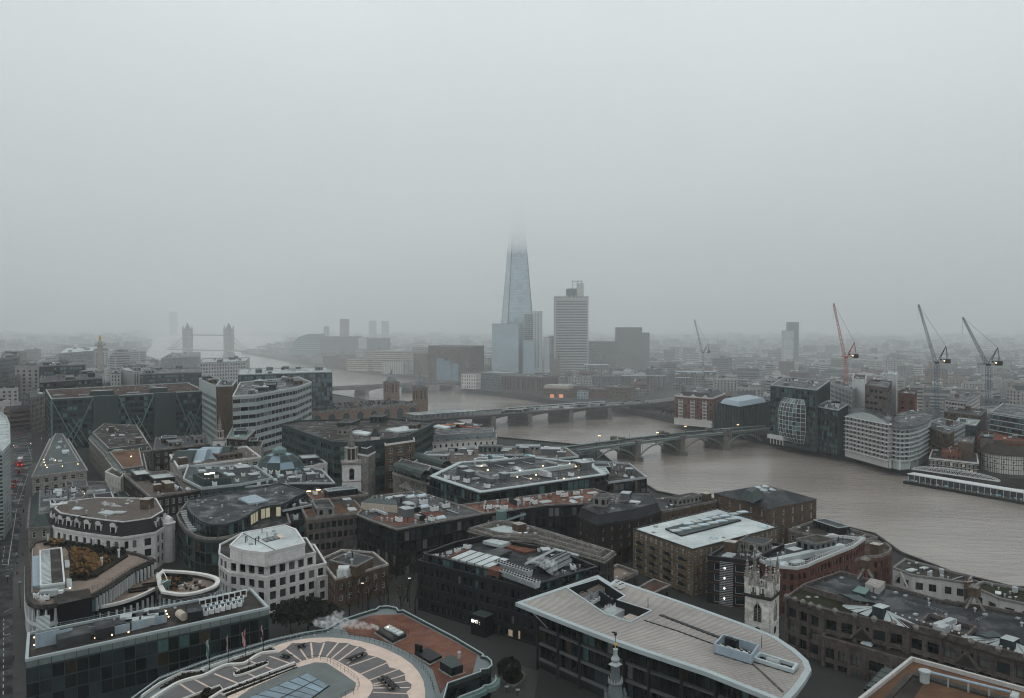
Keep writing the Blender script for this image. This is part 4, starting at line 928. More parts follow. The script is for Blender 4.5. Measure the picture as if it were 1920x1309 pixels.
# elevated viaduct
def viaduct():
    pts=[(140,872),(175,905),(215,960),(240,1030),(250,1120)]; B=root('railway_viaduct',(190,940,4.7),'dark brick railway viaduct curving away from the bridge','viaduct'); m=MB()
    for i in range(4):
        a,b=V2(pts[i]),V2(pts[i+1]); d=(b-a).normalized(); m.box((a+b)/2,d,(b-a).length+4,26,4.7,12.6,'brick_dark','felt_brown')
        n=Vector((d.y,-d.x))
        for k in range(int((b-a).length/8)): p=a+d*(4+k*8)+n*13.1; m.box(p,d,5,.3,4.7,9.5,'clad_black')
    m.build('arches',B)
    m=MB()
    for i in range(4):
        a,b=V2(pts[i]),V2(pts[i+1]); d=(b-a).normalized(); n=Vector((-d.y,d.x))
        for s in(-9,-5,0,4,8):
            for r_ in(-.7,.7): m.box((a+b)/2+n*(s+r_),d,(b-a).length,.15,12.62,12.8,'metal')
    m.build('track',B,True)
viaduct()
# ================= hazy districts =================
OCC=[]
def occupied():
    for o in bpy.data.objects:
        if o.name in RP: pl=RP[o.name][0]; c=sum(pl,Vector((0,0)))/len(pl); OCC.append((c.x,c.y,max((q-c).length for q in pl)))
occupied()
OCC+= [(190,940,30),(160,890,30),(225,1000,30),(321,512,26),(-903,2350,90),(245,1080,40),(9,1345,45),(25,1180,45),(300,470,60),(270,500,50)]
LMK=[(0,'the left edge'),(188,'the stone column'),(352,'the twin-towered bridge'),(520,'the striped office'),(640,'the narrow brown tower'),(740,'the cream terraces'),(842,'the granite block'),(970,'the glass spire'),(1072,'the concrete tower'),(1188,'the grey hospital slab'),(1302,'the thin distant crane'),(1392,'the newspaper office'),(1485,'the slim double tower'),(1586,'the red crane'),(1672,'the white panelled tower'),(1755,'the first grey crane'),(1851,'the second grey crane'),(1920,'the right edge')]
def upx(x,y): return 960+F*x/y
def vis_clear(x,y,z):
    return True
def mass():
    r=random.Random(5); cand=[]
    y=640.0
    while y<5600:
        st=27+y*.012; x=-.70*y
        while x<.70*y:
            px,py=x+r.uniform(-.25,.25)*st,y+r.uniform(-.25,.25)*st; x+=st*r.uniform(.85,1.3)
            rad=st*.42
            if inpoly((px,py),RIV) or min(segd((px,py),RIV[i],RIV[(i+1)%len(RIV)]) for i in range(len(RIV)))<rad+10: continue
            if any(math.hypot(px-a,py-b)<rad+c for a,b,c in OCC): continue
            north=side_north(px,py)
            if north and (py<NORTHMIN(px,py) or not -200<upx(px,py)<(300 if py>1100 else 205)): continue
            cand.append((px,py,rad,north))
        y+=st*1.02
    cand.sort(key=lambda c:c[1]+(0 if -60<upx(c[0],c[1])<1980 else 5000)); used={}; n=0; far=MB(); todo=[]
    for px,py,rad,north in cand:
        u=upx(px,py); tall=r.random()
        h=r.uniform(7,17) if tall<.86 else r.uniform(16,32)
        if north: h*=1.35
        # keep sight lines open over the river
        if abs(px+903)<260 and py<2400 and u<560 and u>260: h=min(h,(100-5)-max(0,(668-605+8))/F*py) if py>1200 else h
        if 700<py<1330 and 560<u<1200 and not north: h=min(h,20)
        L=rad*r.uniform(1.1,1.9); W_=rad*r.uniform(.5,.9); ang=r.choice((-.5,-.3,.2,.6,1.1))+r.uniform(-.1,.1)
        col=r.choice(['far_a','far_b','far_b','far_c','far_d','far_e']); rf=r.choice(['felt_grey','roof_white','slate','felt','roof_pale','gable','gable','roof_white'])
        todo.append((px,py,h,L,W_,ang,col,rf,north,u))
    names={'far_a':'grey','far_b':'stone-coloured','far_c':'dark','far_d':'brown brick','far_e':'pale'}
    rn={'roof_white':'a white flat roof','felt_grey':'a grey flat roof','roof_pale':'a pale flat roof','slate':'a dark slate roof','felt':'a black flat roof','gable':'a pitched roof'}
    recs=[]
    for i,(px,py,h,L,W_,ang,col,rf,north,u) in enumerate(todo):
        d=Vector((math.cos(ang),math.sin(ang))); nn=Vector((-d.y,d.x)); c=Vector((px,py)); z0=gz(px,py) if py<1500 else 5.0
        q=ccw([c-d*L/2-nn*W_/2,c+d*L/2-nn*W_/2,c+d*L/2+nn*W_/2,c-d*L/2+nn*W_/2]); seen=-60<u<1980
        ind=seen and n<290
        if ind: n+=1
        m=far if not ind else MB()
        rk='slate' if rf=='gable' else rf
        if ind:
            B=root('city_block',(px,py,z0-.2),'x','building','hazy city blocks beyond the river')
            fh=3.6; rows=int(h/fh); wm=MB(); wn=MB()
            wm.prism(q,z0-.2,z0+h,col,rk)
            for e in range(4):
                a,b=q[e],q[(e+1)%4]; dd=(b-a).normalized(); no=Vector((dd.y,-dd.x)); LL=(b-a).length
                if no.dot(-c)<=0: continue
                strip=(i*7+e)%3==0
                for k in range(rows):
                    zb=z0+1+k*fh
                    if strip or py>1500: wn.box((a+b)/2+no*.03,dd,LL*.9,.1,zb,zb+1.7,'glass_mid' if (i%2) else 'glass')
                    else:
                        cc=max(1,int(LL/4.2))
                        for s in range(cc): wn.box(a+dd*((s+.5)*LL/cc)+no*.03,dd,1.9,.1,zb,zb+1.9,'glass')
            wm.build('wall',B); wn.build('window_row',B,True)
            rm=MB()
            if rf=='gable':
                e1,e2=(q[0]+q[3])/2,(q[1]+q[2])/2
                if (q[1]-q[0]).length<(q[2]-q[1]).length: e1,e2=(q[0]+q[1])/2,(q[2]+q[3])/2
                z=z0+h+.02; hh=z+W_*.32; E1=(e1.x,e1.y,hh);E2=(e2.x,e2.y,hh)
                Q=[(p.x,p.y,z) for p in inset(q,-.4)]
                if (q[1]-q[0]).length<(q[2]-q[1]).length: Q=Q[1:]+Q[:1]; 
                # Q0-Q1 long side
                S=(Vector(Q[0])-Vector(E1)).length<(Vector(Q[0])-Vector(E2)).length
                if not S: E1,E2=E2,E1
                rm.face([Q[0],Q[1],E2,E1],'slate'); rm.face([Q[2],Q[3],E1,E2],'slate'); rm.face([Q[1],Q[2],E2],col); rm.face([Q[3],Q[0],E1],col); rm.build('roof',B)
            else:
                ring(rm,inset(q,-.1),inset(q,.4),z0+h,z0+h+.8,col); rm.build('parapet',B); pm=MB()
                for s in range(r.choice((1,2,3))): pm.box(c+d*r.uniform(-.3,.3)*L+nn*r.uniform(-.25,.25)*W_,d,r.uniform(2,7),r.uniform(2,4),z0+h+.01,z0+h+r.uniform(1.4,3.4),r.choice(['clad_grey','metal','clad_white','clad_dark']))
                pm.build('plant_box',B)
            recs.append((B,names[col],rn[rf],h,L,u,py))
        else:
            m.prism(q,z0-.2,z0+h,col,rk)
            for e in range(4):
                a,b=q[e],q[(e+1)%4]; dd=(b-a).normalized(); no=Vector((dd.y,-dd.x))
                if no.dot(-c)<=0: continue
                for k in range(int(h/3.8)): m.box((a+b)/2+no*.03,dd,(b-a).length*.88,.1,z0+1+k*3.8,z0+2.7+k*3.8,'glass_mid')
            m.box(c+d*r.uniform(-.3,.3)*L,d,L*.2,W_*.3,z0+h+.01,z0+h+2.5,r.choice(['clad_grey','clad_white','far_c']))
    o=far.build('distant_city',None,True); o['label']='countless faint roofs of the distant city fading into haze'; o['category']='city'
    bl={}
    for B,c,rf,h,L,u,py in recs:
        size='tall' if h>20 else ('long' if L>42 else 'low')
        lm=min(LMK,key=lambda q:abs(q[0]-u)); side='left of' if u<lm[0]-12 else ('right of' if u>lm[0]+12 else 'in line with')
        v=605+(100-5)/py*F; dist='near' if py<900 else ('middle distance' if py<1500 else 'deep haze')
        t='%s %s block, %s, %s %s, %s'%(size,c,rf.replace('a ',''),side,lm[1],dist); bl.setdefault(t,[]).append((u,py,B))
    O=['leftmost','second','third','fourth','fifth','sixth','seventh','eighth']
    for t,l in bl.items():
        l.sort(key=lambda a:a[0])
        for k,(u,py,B) in enumerate(l):
            q=t
            if len(l)>1:
                q=t+', '+('leftmost' if k==0 else ('rightmost' if k==len(l)-1 else O[k]+' from left'))
            if len(q.replace('-',' ').split())>16: q=q.replace(' block,',',').replace('middle distance','midway')
            B['label']=q
def NORTHMIN(x,y): return 640 if x<-380 else 800
mass()
# trees far off and along the banks
def treemass(nm,lb,spots,seed,k='foliage_dark',leaf=1.6,n=26,stuff=True):
    r=random.Random(seed); m=MB()
    for x,y,rad,h in spots:
        z0=gz(x,y)
        m.bar((x,y,z0),(x,y,z0+h*.5),rad*.08,'bark',rad*.04,5)
        for i in range(n):
            th=r.uniform(0,6.28); rr=rad*r.random()**.5; zz=z0+h*(.35+.6*r.random()*(1-.5*(rr/rad)**2)); c=Vector((x+rr*math.cos(th),y+rr*math.sin(th),zz)); s=leaf*r.uniform(.6,1.4)
            a=Vector((r.uniform(-1,1),r.uniform(-1,1),r.uniform(-.6,1))).normalized(); u=a.orthogonal()*s; v=a.cross(u)*1.0
            m.face([c-u,c+v*.7,c+u*.8,c-v*.8],r.choice([k,k,'foliage']))
    o=m.build(nm,None,True); o['label']=lb; o['category']='trees'; return o
r_=random.Random(3); sp=[]
for i in range(150):
    u=r_.choice((r_.uniform(190,290),r_.uniform(200,260),r_.uniform(1180,1900))); v=r_.uniform(622,664) if u<400 else r_.uniform(640,720)
    y=95/(v-605)*F; x=(u-960)/F*y
    if inpoly((x,y),RIV): continue
    sp.append((x,y,9,r_.uniform(10,17)))
treemass('distant_trees','scattered dark tree clumps between the far rooftops',sp,4,leaf=3.2,n=22)
sp=[]
for i in range(9):
    p=V2((1195+i*9,770)); q=P(1193+i*9,767+i*2.2,5); sp.append((q.x+3,q.y+8,4.5,r_.uniform(8,11)))
for i in range(16):
    q=P(r_.uniform(330,415),r_.uniform(675,690),14); sp.append((q.x,q.y,7,13))
treemass('bankside_trees','dark bare trees lining the far river path',sp,7,leaf=1.1,n=50)
# ================= north side, middle rows =================
def front_edges(B,minl=3):
    pl=RP[B.name][0]; out=[]
    for i in range(len(pl)):
        a,b=pl[i],pl[(i+1)%len(pl)]; d=(b-a)
        if d.length<minl: continue
        d=d.normalized(); n=Vector((d.y,-d.x))
        if n.dot(-(a+b)/2)>0: out.append((a,b,d,n,(b-a).length))
    return out
def dormer_mesh(kind,wall='render_white',roof='slate'):
    k=('dormer',kind,wall,roof)
    if k in PC: return PC[k]
    m=MB(); w_=1.5;h=1.9
    m.box((0,1.0),(1,0),w_,2.0,0,h,wall,roof); m.box((0,-.03),(1,0),w_*.62,.06,.35,h-.3,'glass')
    if kind=='arch':
        pts=[(math.cos(t)*w_*.56,math.sin(t)*w_*.42) for t in[math.pi*i/6 for i in range(7)]]
        for i in range(6): (x0,z0),(x1,z1)=pts[i],pts[i+1]; m.face([(x0,-.1,h+z0),(x1,-.1,h+z1),(x1,2,h+z1),(x0,2,h+z0)],roof)
        m.face([(x,-.08,h+z) for x,z in pts],wall)
    elif kind=='gable':
        m.face([(-w_*.6,-.1,h),(w_*.6,-.1,h),(0,-.1,h+.8)],wall); m.face([(-w_*.6,-.15,h),(0,-.15,h+.85),(0,2,h+.85),(-w_*.6,2,h)],roof); m.face([(0,-.15,h+.85),(w_*.6,-.15,h),(w_*.6,2,h),(0,2,h+.85)],roof)
    else: m.box((0,.9),(1,0),w_+.25,2.3,h,h+.15,'lead')
    PC[k]=m.mesh('dormer'); return PC[k]
def dormers(B,edges,z,step,kind='gable',inset_=.5,wall='render_white',roof='slate',s=1,minl=4):
    for a,b,d,n,L in edges:
        if L<minl: continue
        nn=max(1,int(L/step))
        for k in range(nn):
            p=a+d*((k+.5)*L/nn)-n*inset_; kd=kind if kind!='mix' else('arch','arch','gable')[k%3]
            inst('dormer',dormer_mesh(kd,wall,roof),B,(p.x,p.y,z),math.atan2(d.y,d.x),(s,s,s))
def slope_edges(poly):
    out=[]
    for i in range(len(poly)):
        a,b=poly[i],poly[(i+1)%len(poly)]; d=(b-a).normalized(); n=Vector((d.y,-d.x))
        if n.dot(-(a+b)/2)>0: out.append((a,b,d,n,(b-a).length))
    return out
def hiproof(B,poly,z,h,t,k='slate',name='roof',top=None,over=.4):
    m=MB(); m.frustum(inset(poly,-over),z,inset(poly,t),z+h,k,top or k); return m.build(name,B)
def tier(B,pts,z,st,roof,cope='concrete',ph=.7,z0=None,px=None,part='upper_wall'):
    # an upper storey standing on the same building
    poly=ccw([P(u,v,z) for u,v in pts]); walls(B,poly,z0,z-ph,st,None,part); flatroof(B,poly,z,roof,cope,ph,.4,'upper_roof'); RP[B.name]=(poly,z-ph); return poly
DW=dict(wall='clad_dark',gl='dark')
# --- green X-braced office ---
g=bld('braced_office','big green office with giant crossed braces between plain panels',[(96,747),(384,732),(352,717),(86,730)],50,dict(bay=3,fh=4.2,ww=.94,wh=.62,wall='clad_teal',gl='teal',dep=.3),'roof_brown','clad_pale',ph=.6)
fe=max(front_edges(g),key=lambda e:e[4]); a,b,d,n,L=fe
segs=[(.0,.25,0),(.25,.41,1),(.41,.64,0),(.64,.79,1),(.79,1,0)]
for s0,s1,solid in segs:
    if solid: m=MB(); c=a+d*L*(s0+s1)/2+n*.7; m.box(c,d,L*(s1-s0),1.6,14.8,49.9,'clad_green'); m.build('solid_panel',g); continue
    A,Bq=a+d*L*s0+n*1.0,a+d*L*s1+n*1.0; zt,zm,zb=49,33,17
    for p0,z0_,p1,z1_ in((A,zt,(A*.42+Bq*.58),zb),(Bq,zt,(A*.58+Bq*.42),zb),(A*.75+Bq*.25,zb,Bq*.62+A*.38,zm),(Bq*.75+A*.25,zb,A*.62+Bq*.38,zm),(A*.5+Bq*.5,zm+2,A*.1+Bq*.9,zb)):
        m=MB(); m.bar((p0.x,p0.y,z0_),(p1.x,p1.y,z1_),.42,'metal_green'); m.build('brace',g)
for s in(0,1): p=a+d*L*s+n*.8; m=MB(); m.box(p,d,1,1,14.8,49.5,'metal_green'); m.build('corner_column',g)
pl,rz=RP[g.name]
for s0,s1 in((.26,.40),(.64,.76)):
    m=MB(); c=a+d*L*(s0+s1)/2-n*11; m.box(c,d,L*(s1-s0),5,rz+.01,rz+3.4,'clad_green','clad_pale'); m.build('lift_housing',g)
clutter(g,10,['hatch','roof_vent','duct','safety_rail'],1)
OFF=dict(bay=2.8,fh=3.8,ww=.8,wh=.6,dep=.2)
B2=lambda nm,lb,pts,z,st,rf='felt',cp='concrete',cl=6,kinds=PLANT,**k:(lambda g:(clutter(g,cl,kinds,len(lb),clear=storeys(g,max(1,min(4,int(abs(area(RP[g.name][0]))/420))),len(lb)) if abs(area(RP[g.name][0]))>160 and 'tower' not in nm else []),g)[1])(bld(nm,lb,pts,z,st,rf,cp,**k))
B2('lattice_office','dark office with a lattice screen along its roof edge',[(74,716),(192,708),(196,696),(78,701)],52,dict(OFF,wall='clad_dark',gl='dark'),'felt')
g=B2('office_block','dark slate-blue block behind the lattice-topped office',[(75,686),(160,683),(160,676),(78,678)],60,dict(OFF,wall='clad_dark',gl='blue'),'felt_grey')
g=bpy.data.objects['lattice_office']; m=MB(); a,b,d,n,L=max(front_edges(g),key=lambda e:e[4])
for k in range(14):
    p=a+d*L*k/14;q=a+d*L*(k+1)/14; m.bar((p.x,p.y,46),(q.x,q.y,51),.22,'clad_pale'); m.bar((p.x,p.y,51),(q.x,q.y,46),.22,'clad_pale')
for z in(46,51.3): m.bar((a.x,a.y,z),(b.x,b.y,z),.3,'clad_pale')
m.build('lattice_screen',g,True)
g=B2('office_block','striped white and dark office with a folded front',[(436,742),(480,739),(555,726),(584,716),(560,706),(450,716)],54,dict(bay=5,fh=5.2,ww=.98,wh=.48,wall='clad_pale',gl='dark',dep=.35,em=.1,tm=.3),'felt_grey','clad_white',12)
g=B2('brick_tower','tall brown tiled stair tower joined to a pale angled wall',[(406,723),(436,722),(444,712),(414,711)],58,dict(blank=1,wall='brick_brown'),'felt','clad_pale',2)
g=B2('office_block','pale angled wall over dark glass left of the brown stair tower',[(373,710),(405,723),(414,711),(390,702)],58,dict(bay=3,fh=4.5,ww=.97,wh=.55,wall='clad_pale',gl='teal',tm=7),'felt','clad_pale',2)
g=B2('glass_office','deep blue glass office behind the striped one',[(446,702),(602,697),(623,697),(610,688),(450,691)],54,dict(bay=2.6,fh=4.3,ww=.9,wh=.74,wall='clad_teal',gl='blue',dep=.1),'roof_pale','clad_pale',14)
for lb,pts,z,st,rf in[
 ('rounded ribbed drum building below the stone column',[(226,688),(232,694),(250,697),(276,696),(290,690),(262,682),(236,683)],50,dict(bay=2.4,fh=30,ww=.5,wh=29,wall='concrete_light',gl='dark',dep=.6,rows=1),'roof_pale'),
 ('long dark glazed office right of the ribbed drum',[(262,701),(378,697),(376,689),(268,691)],50,dict(OFF,wall='clad_dark',gl='teal',ww=.95),'felt_grey'),
 ('pale stone office with close square windows left of the ribbed drum',[(207,700),(226,700),(226,692),(209,692)],48,dict(OFF,ww=.5,wall='concrete_light'),'felt_grey'),
 ('wide pale office with three rows of small windows near the bridge towers',[(374,680),(461,677),(468,670),(380,672)],50,dict(bay=3.6,fh=4.4,ww=.5,wh=.55,wall='concrete_light',gl='dark'),'roof_pale'),
 ('dark low hall with rooftop trees before the twin-towered bridge',[(302,672),(372,668),(376,660),(320,662)],38,dict(OFF,wall='far_c'),'felt'),
 ('small pale framed block left of the dark low hall',[(213,660),(240,660),(240,654),(214,654)],52,dict(OFF,wall='far_e',ww=.7),'felt_grey'),
 ('white-roofed low hall behind the stone column',[(110,662),(185,657),(185,650),(125,652)],52,dict(OFF,wall='far_c'),'roof_white'),
 ('blue-grey city tower base at the left edge',[(0,672),(34,668),(38,660),(5,662)],66,dict(OFF,wall='clad_grey',gl='blue'),'felt_grey'),
 ('stone office along the far end of the street, nearer one',[(16,705),(54,700),(56,690),(30,692)],50,dict(OFF,ww=.5,wall='stone_dirty'),'slate'),
 ('stone office along the far end of the street, farther one',[(20,690),(60,686),(62,678),(34,680)],50,dict(OFF,ww=.5,wall='stone'),'roof_pale'),
 ('brown stone block behind the braced office, beside the street',[(56,745),(84,738),(80,725),(58,728)],44,dict(OFF,ww=.45,wall='stone_dirty'),'slate')]:
    B2('office_block',lb,pts,z,st,rf)
g=B2('fluted_tower','bulging glass tower with horizontal fins cut by the left edge',[(-40,770),(0,772),(12,780),(18,795),(19,830),(5,845),(-40,850)],50,dict(bay=2,fh=1.5,ww=.96,wh=.6,wall='clad_pale',gl='teal',dep=.25,em=.05),'roof_pale','clad_pale',2)
# --- station ---
def station():
    A=Vector((-194,701));C=Vector((-92,793)); d=(C-A).normalized();n=Vector((d.y,-d.x));L=(C-A).length; nb=-n
    B=root('railway_station',(-150,770,9),'brown brick station flank with arched openings and a planted roof','railway station')
    poly=ccw([A,C,C+nb*52,A+nb*52]); m=MB(); m.prism(poly,3,19.5,'brick_station','felt'); m.build('side_wall',B)
    m=MB(); ring(m,inset(poly,-.3),inset(poly,.8),18.4,20.4,'stone_dirty'); m.build('cornice',B)
    for k in range(9):
        c=A+d*L*(.075+.108*k)+n*.12; W_=3.4; m=MB(); pts=[(c-d*W_,5),(c+d*W_,5)]+[(c+d*W_*math.cos(t),13.2+W_*math.sin(t)) for t in[math.pi*i/8 for i in range(9)]]
        m.face([(p.x,p.y,z) for p,z in pts],'glass_mid'); 
        q=[(c+n*.1+d*(W_+.4)*math.cos(t),13.2+(W_+.4)*math.sin(t)) for t in[math.pi*i/8 for i in range(9)]]
        for i in range(8): m.bar((q[i][0].x,q[i][0].y,q[i][1]),(q[i+1][0].x,q[i+1][0].y,q[i+1][1]),.35,'stone_dirty')
        m.box(c+n*.2,d,W_*2,.3,9,9.5,'clad_teal'); m.build('arched_window',B)
    r=random.Random(8); m=MB()
    for k in range(260):
        s=r.uniform(2,L-6);t=r.uniform(3,46); c=A+d*s+nb*t; c=Vector((c.x,c.y,20+r.uniform(.2,1.6))); a=Vector((r.uniform(-1,1),r.uniform(-1,1),r.uniform(.2,1))).normalized(); u=a.orthogonal()*r.uniform(.5,1.4); v=a.cross(u); m.face([c-u,c+v,c+u,c-v],r.choice(['foliage','foliage_dark','sedum']))
    m.build('roof_planting',B,True)
    for k in range(7):
        c=A+d*r.uniform(8,L-14)+nb*r.uniform(8,40); m=MB(); m.box(c,d,r.uniform(5,14),r.uniform(3,7),19.52,20.4+r.uniform(0,2),r.choice(['felt_grey','deck','clad_grey','brick_brown'])); m.build('roof_terrace',B)
    for (px,py,w_,lbx) in((-92,799,11,0),(-132,874,12.5,1)):
        zt=35; m=MB(); c=Vector((px,py)); m.box(c,d,w_,w_,3,zt,'brick_station')
        m.build('tower',B); m=MB(); m.box(c,d,w_+1.2,w_+1.2,zt-2,zt-1.2,'stone_dirty'); m.box(c,d,w_+1.4,w_+1.4,zt,zt+1,'stone_dirty'); m.box(c,d,w_+1,w_+1,20,20.8,'stone_dirty'); m.build('string_course',B,True)
        m=MB(); m.lathe(c,[(w_*.46,zt+1),(w_*.45,zt+3),(w_*.36,zt+6),(w_*.15,zt+8),(w_*.12,zt+9)],'lead',8); m.build('dome',B)
        m=MB(); m.lathe(c,[(1.2,zt+9),(1.1,zt+11),(.2,zt+13),(.08,zt+16)],'lead',8); m.build('spire',B)
        for s in(-2.2,2.2):
            for nn_,ff in((n,1),(-d,0)): q=c+nn_*(w_/2+.08)+(d if ff else n)*s; m=MB(); m.box(q,d if ff else n,1.7,.2,24,32,'glass'); m.build('louvre_opening',B)
station()
# --- church spires ---
def church(lb,u,y,w_,zs,ang,nm='church_tower',open_=True,base=None):
    x=(u-960)/F*y; z0=gz(x,y)-.3; c=Vector((x,y)); d=Vector((math.cos(ang),math.sin(ang))); n=Vector((-d.y,d.x)); B=root(nm,(x,y,z0),lb,'church')
    zb,zl,zu,zt=zs; m=MB(); m.box(c,d,w_,w_,z0,zb,'stone_white'); m.build('tower',B)
    m=MB(); m.box(c,d,w_+.9,w_+.9,zb,zb+.8,'stone_dirty'); m.box(c,d,w_+.3,w_+.3,zb-7.4,zb-7,'stone_dirty'); m.build('cornice',B,True)
    for q,dd in((-n,d),(d,n),(-d,n)):
        p=c+q*(w_/2+.04); m=MB(); W_=w_*.13; pts=[(-W_,zb-6.4),(W_,zb-6.4)]+[(W_*math.cos(t),zb-2.8+W_*math.sin(t)) for t in[math.pi*i/6 for i in range(7)]]
        m.face([((p+dd*s).x,(p+dd*s).y,z) for s,z in pts],'glass')
        for i in range(6):
            a=p+q*.08+dd*(W_+.2)*math.cos(math.pi*i/6);b=p+q*.08+dd*(W_+.2)*math.cos(math.pi*(i+1)/6); m.bar((a.x,a.y,zb-2.8+(W_+.2)*math.sin(math.pi*i/6)),(b.x,b.y,zb-2.8+(W_+.2)*math.sin(math.pi*(i+1)/6)),.14,'stone_dirty')
        m.build('belfry_window',B)
    r1=w_*.33; m=MB(); m.lathe(c,[(r1*.62,zb+.8),(r1*.62,zl)],'stone_dark',8); m.lathe(c,[(r1*1.25,zb+.8),(r1*1.2,zb+1.6)],'stone',8); m.lathe(c,[(r1*1.15,zl),(r1*1.15,zl+.5)],'stone',8); m.build('lantern',B)
    for k in range(8): t=2*math.pi*k/8+.2; p=(c.x+r1*math.cos(t),c.y+r1*math.sin(t)); m=MB(); m.lathe(p,[(.28,zb+1.4),(.24,zl)],'stone',6); m.build('column',B)
    r2=r1*.6; m=MB(); m.lathe(c,[(r2,zl+.5),(r2,zu-.4),(r2*1.2,zu-.3),(r2*1.2,zu),(r2*.7,zu+.2),(r2*.55,zu+(zt-zu)*.35),(.16,zt-1.5),(.3,zt-1.3),(.3,zt-1),(.04,zt-.8),(.04,zt)],'stone_dirty',8); m.build('spire',B)
    return B
church('white church tower with a tiered stone lantern and spire',657,340,7.6,(40,46.5,50,56.5),.25)
church('small white church spire in front of the brown stair tower',410,455,6,(33,38,42,48.5),.1,nm='church_tower')
# --- big dark roof office ---
OF=dict(bay=3.4,fh=4.4,ww=.96,wh=.52,wall='clad_teal',gl='teal',dep=.35,em=.2)
g=B2('office_block','large dark flat-roofed office with two pale skylights',[(528,794),(575,812),(625,828),(672,829),(765,818),(815,790),(730,784),(560,788)],41,OF,'felt_brown','clad_teal',10,['roof_vent','hatch','safety_rail'])
m=MB(); 
for c4 in([(657,812),(688,816),(697,812),(668,807)],[(722,806),(745,811),(786,806),(758,800)],[(812,800),(836,804),(845,801),(822,797)]):
    m=MB(); m.prism(ccw([P(u,v,40.6) for u,v in c4]),40.1,41.0,'roof_white'); m.build('roof_light',g)
m=MB(); a=P(764,817,42);b=P(822,790,42); m.bar(a,b,.5,'clad_teal'); a=P(800,796,42); m.build('roof_beam',g)
g=bld('glass_atrium','tall teal glass end wall of the dark flat-roofed office',[(528,796),(578,815),(585,806),(540,790)],39,dict(bay=10,fh=22,ww=.92,wh=21,wall='clad_green',gl='black',tm=.5,rows=1,dep=.2),'felt','clad_green')
# mansard terrace by the station
g=bld('terrace_building','white riverside terrace with a grey mansard roof and dormers',[(776,832),(885,824),(930,822),(931,813),(905,812),(778,820)],29,dict(bay=3.6,fh=3.6,ww=.32,wh=.5,wall='render_white',gl='dark'),'felt_grey','stone',ph=.3,mans=(4,1.6,'lead'))
dormers(g,slope_edges(ccw([P(u,v,29) for u,v in[(776,832),(885,824),(930,822),(931,813),(905,812),(778,820)]])),28.7,6,'flat',.4,'clad_pale')
for u in(797,811): p=P(u,818,32); put(g,'chimney_stack',(p.x,p.y),.1)
g=bld('mansion_block','brown brick and white stone block with tall white windows beside the church spire',[(722,833),(778,825),(772,812),(716,818)],39,dict(bay=5.5,fh=4.4,ww=.42,wh=.62,wall='brick_brown',gl='mixed',pane='case',frame='frame_white'),'felt_brown','render_white')
clutter(g,3,LIGHT,3)
g=bld('mansion_block','soot-streaked white stone block with a turret, left of the brown brick one',[(672,848),(690,851),(722,834),(716,820),(680,832)],36,dict(bay=3.4,fh=4.2,ww=.32,wh=.5,wall='stone_dirty',gl='dark',pane='case',frame='frame_white'),'slate','render_white',mans=(3,1.4,'slate'))
m=MB(); p=P(704,836,37); m.box((p.x,p.y),(1,0),4,4,33,42,'render_white','slate'); m.frustum([Vector((p.x-2.4,p.y-2.4)),Vector((p.x+2.4,p.y-2.4)),Vector((p.x+2.4,p.y+2.4)),Vector((p.x-2.4,p.y+2.4))],42,[Vector((p.x-.6,p.y-.6)),Vector((p.x+.6,p.y-.6)),Vector((p.x+.6,p.y+.6)),Vector((p.x-.6,p.y+.6))],46,'slate'); m.build('turret',g)
# orange crane-like red scaffold by bridge, terraces
g=B2('office_block','low brown roofed block with a red scaffold by the railway bridge',[(815,808),(880,806),(905,795),(840,792)],22,dict(OFF,wall='brick_brown'),'felt_brown','concrete',5)
m=MB(); a=P(815,798,27);b=P(860,795,27); m.bar(a,b,.4,'tarp_orange'); a=P(862,799,25);b=P(915,804,25); m.bar(a,b,.5,'crane_red'); m.build('scaffold_beam',g,True)
# --- grey roof complex ---
g=bld('stone_office','pale stone office with a teal mansard roof, pediment and small windows',[(737,886),(803,906),(815,890),(750,872)],27,dict(bay=3,fh=3.9,ww=.3,wh=.5,wall='stone_dirty',gl='dark',frame='frame_white'),'felt_grey','stone',ph=.3,mans=(4.2,1.6,'slate_green'))
e=slope_edges(ccw([P(u,v,27) for u,v in[(737,886),(803,906),(815,890),(750,872)]])); dormers(g,[max(e,key=lambda q:q[4])],26.8,3.2,'flat',.3,'slate_green')
a,b,d,n,L=max(e,key=lambda q:q[4]); c=a+d*L*.42+n*.5; m=MB(); m.face([((c-d*6).x,(c-d*6).y,22),((c+d*6).x,(c+d*6).y,22),(c.x,c.y,25.2)],'stone'); m.box(c,d,12.4,1,21.3,22,'stone'); m.build('pediment',g)
g=bld('office_block','wide glass office with broad grey roof and rows of lit roof plant',[(806,892),(900,923),(1010,907),(1137,889),(1108,868),(1000,856),(860,866)],33,dict(bay=3,fh=3.9,ww=.93,wh=.86,wall='clad_dark',gl='teal',dep=.3),'felt_grey','zinc_edge',ph=.4,pt=2.2)
clutter(g,26,PLANT,9,z=32.7); 
for u,v in((903,876),(915,884),(975,885),(1013,882),(1068,872),(1080,877),(995,900),(1057,900),(1085,898),(1005,893),(970,897),(1018,876)): p=P(u,v,33); put(g,'lamp',(p.x,p.y),0,(1.3,)*3,32.7)
for u0,v0,u1,v1,wd in((915,868,1000,858,3),(860,880,925,900,3),(925,893,1100,868,2.2)):
    a=P(u0,v0,34);b=P(u1,v1,34); dd=(V2(b)-V2(a)).normalized(); m=MB(); m.box((V2(a)+V2(b))/2,dd,(V2(b)-V2(a)).length,wd,32.7,34.4,R.choice(['clad_blue','clad_pale','clad_grey'])); m.build('plant_screen',g)
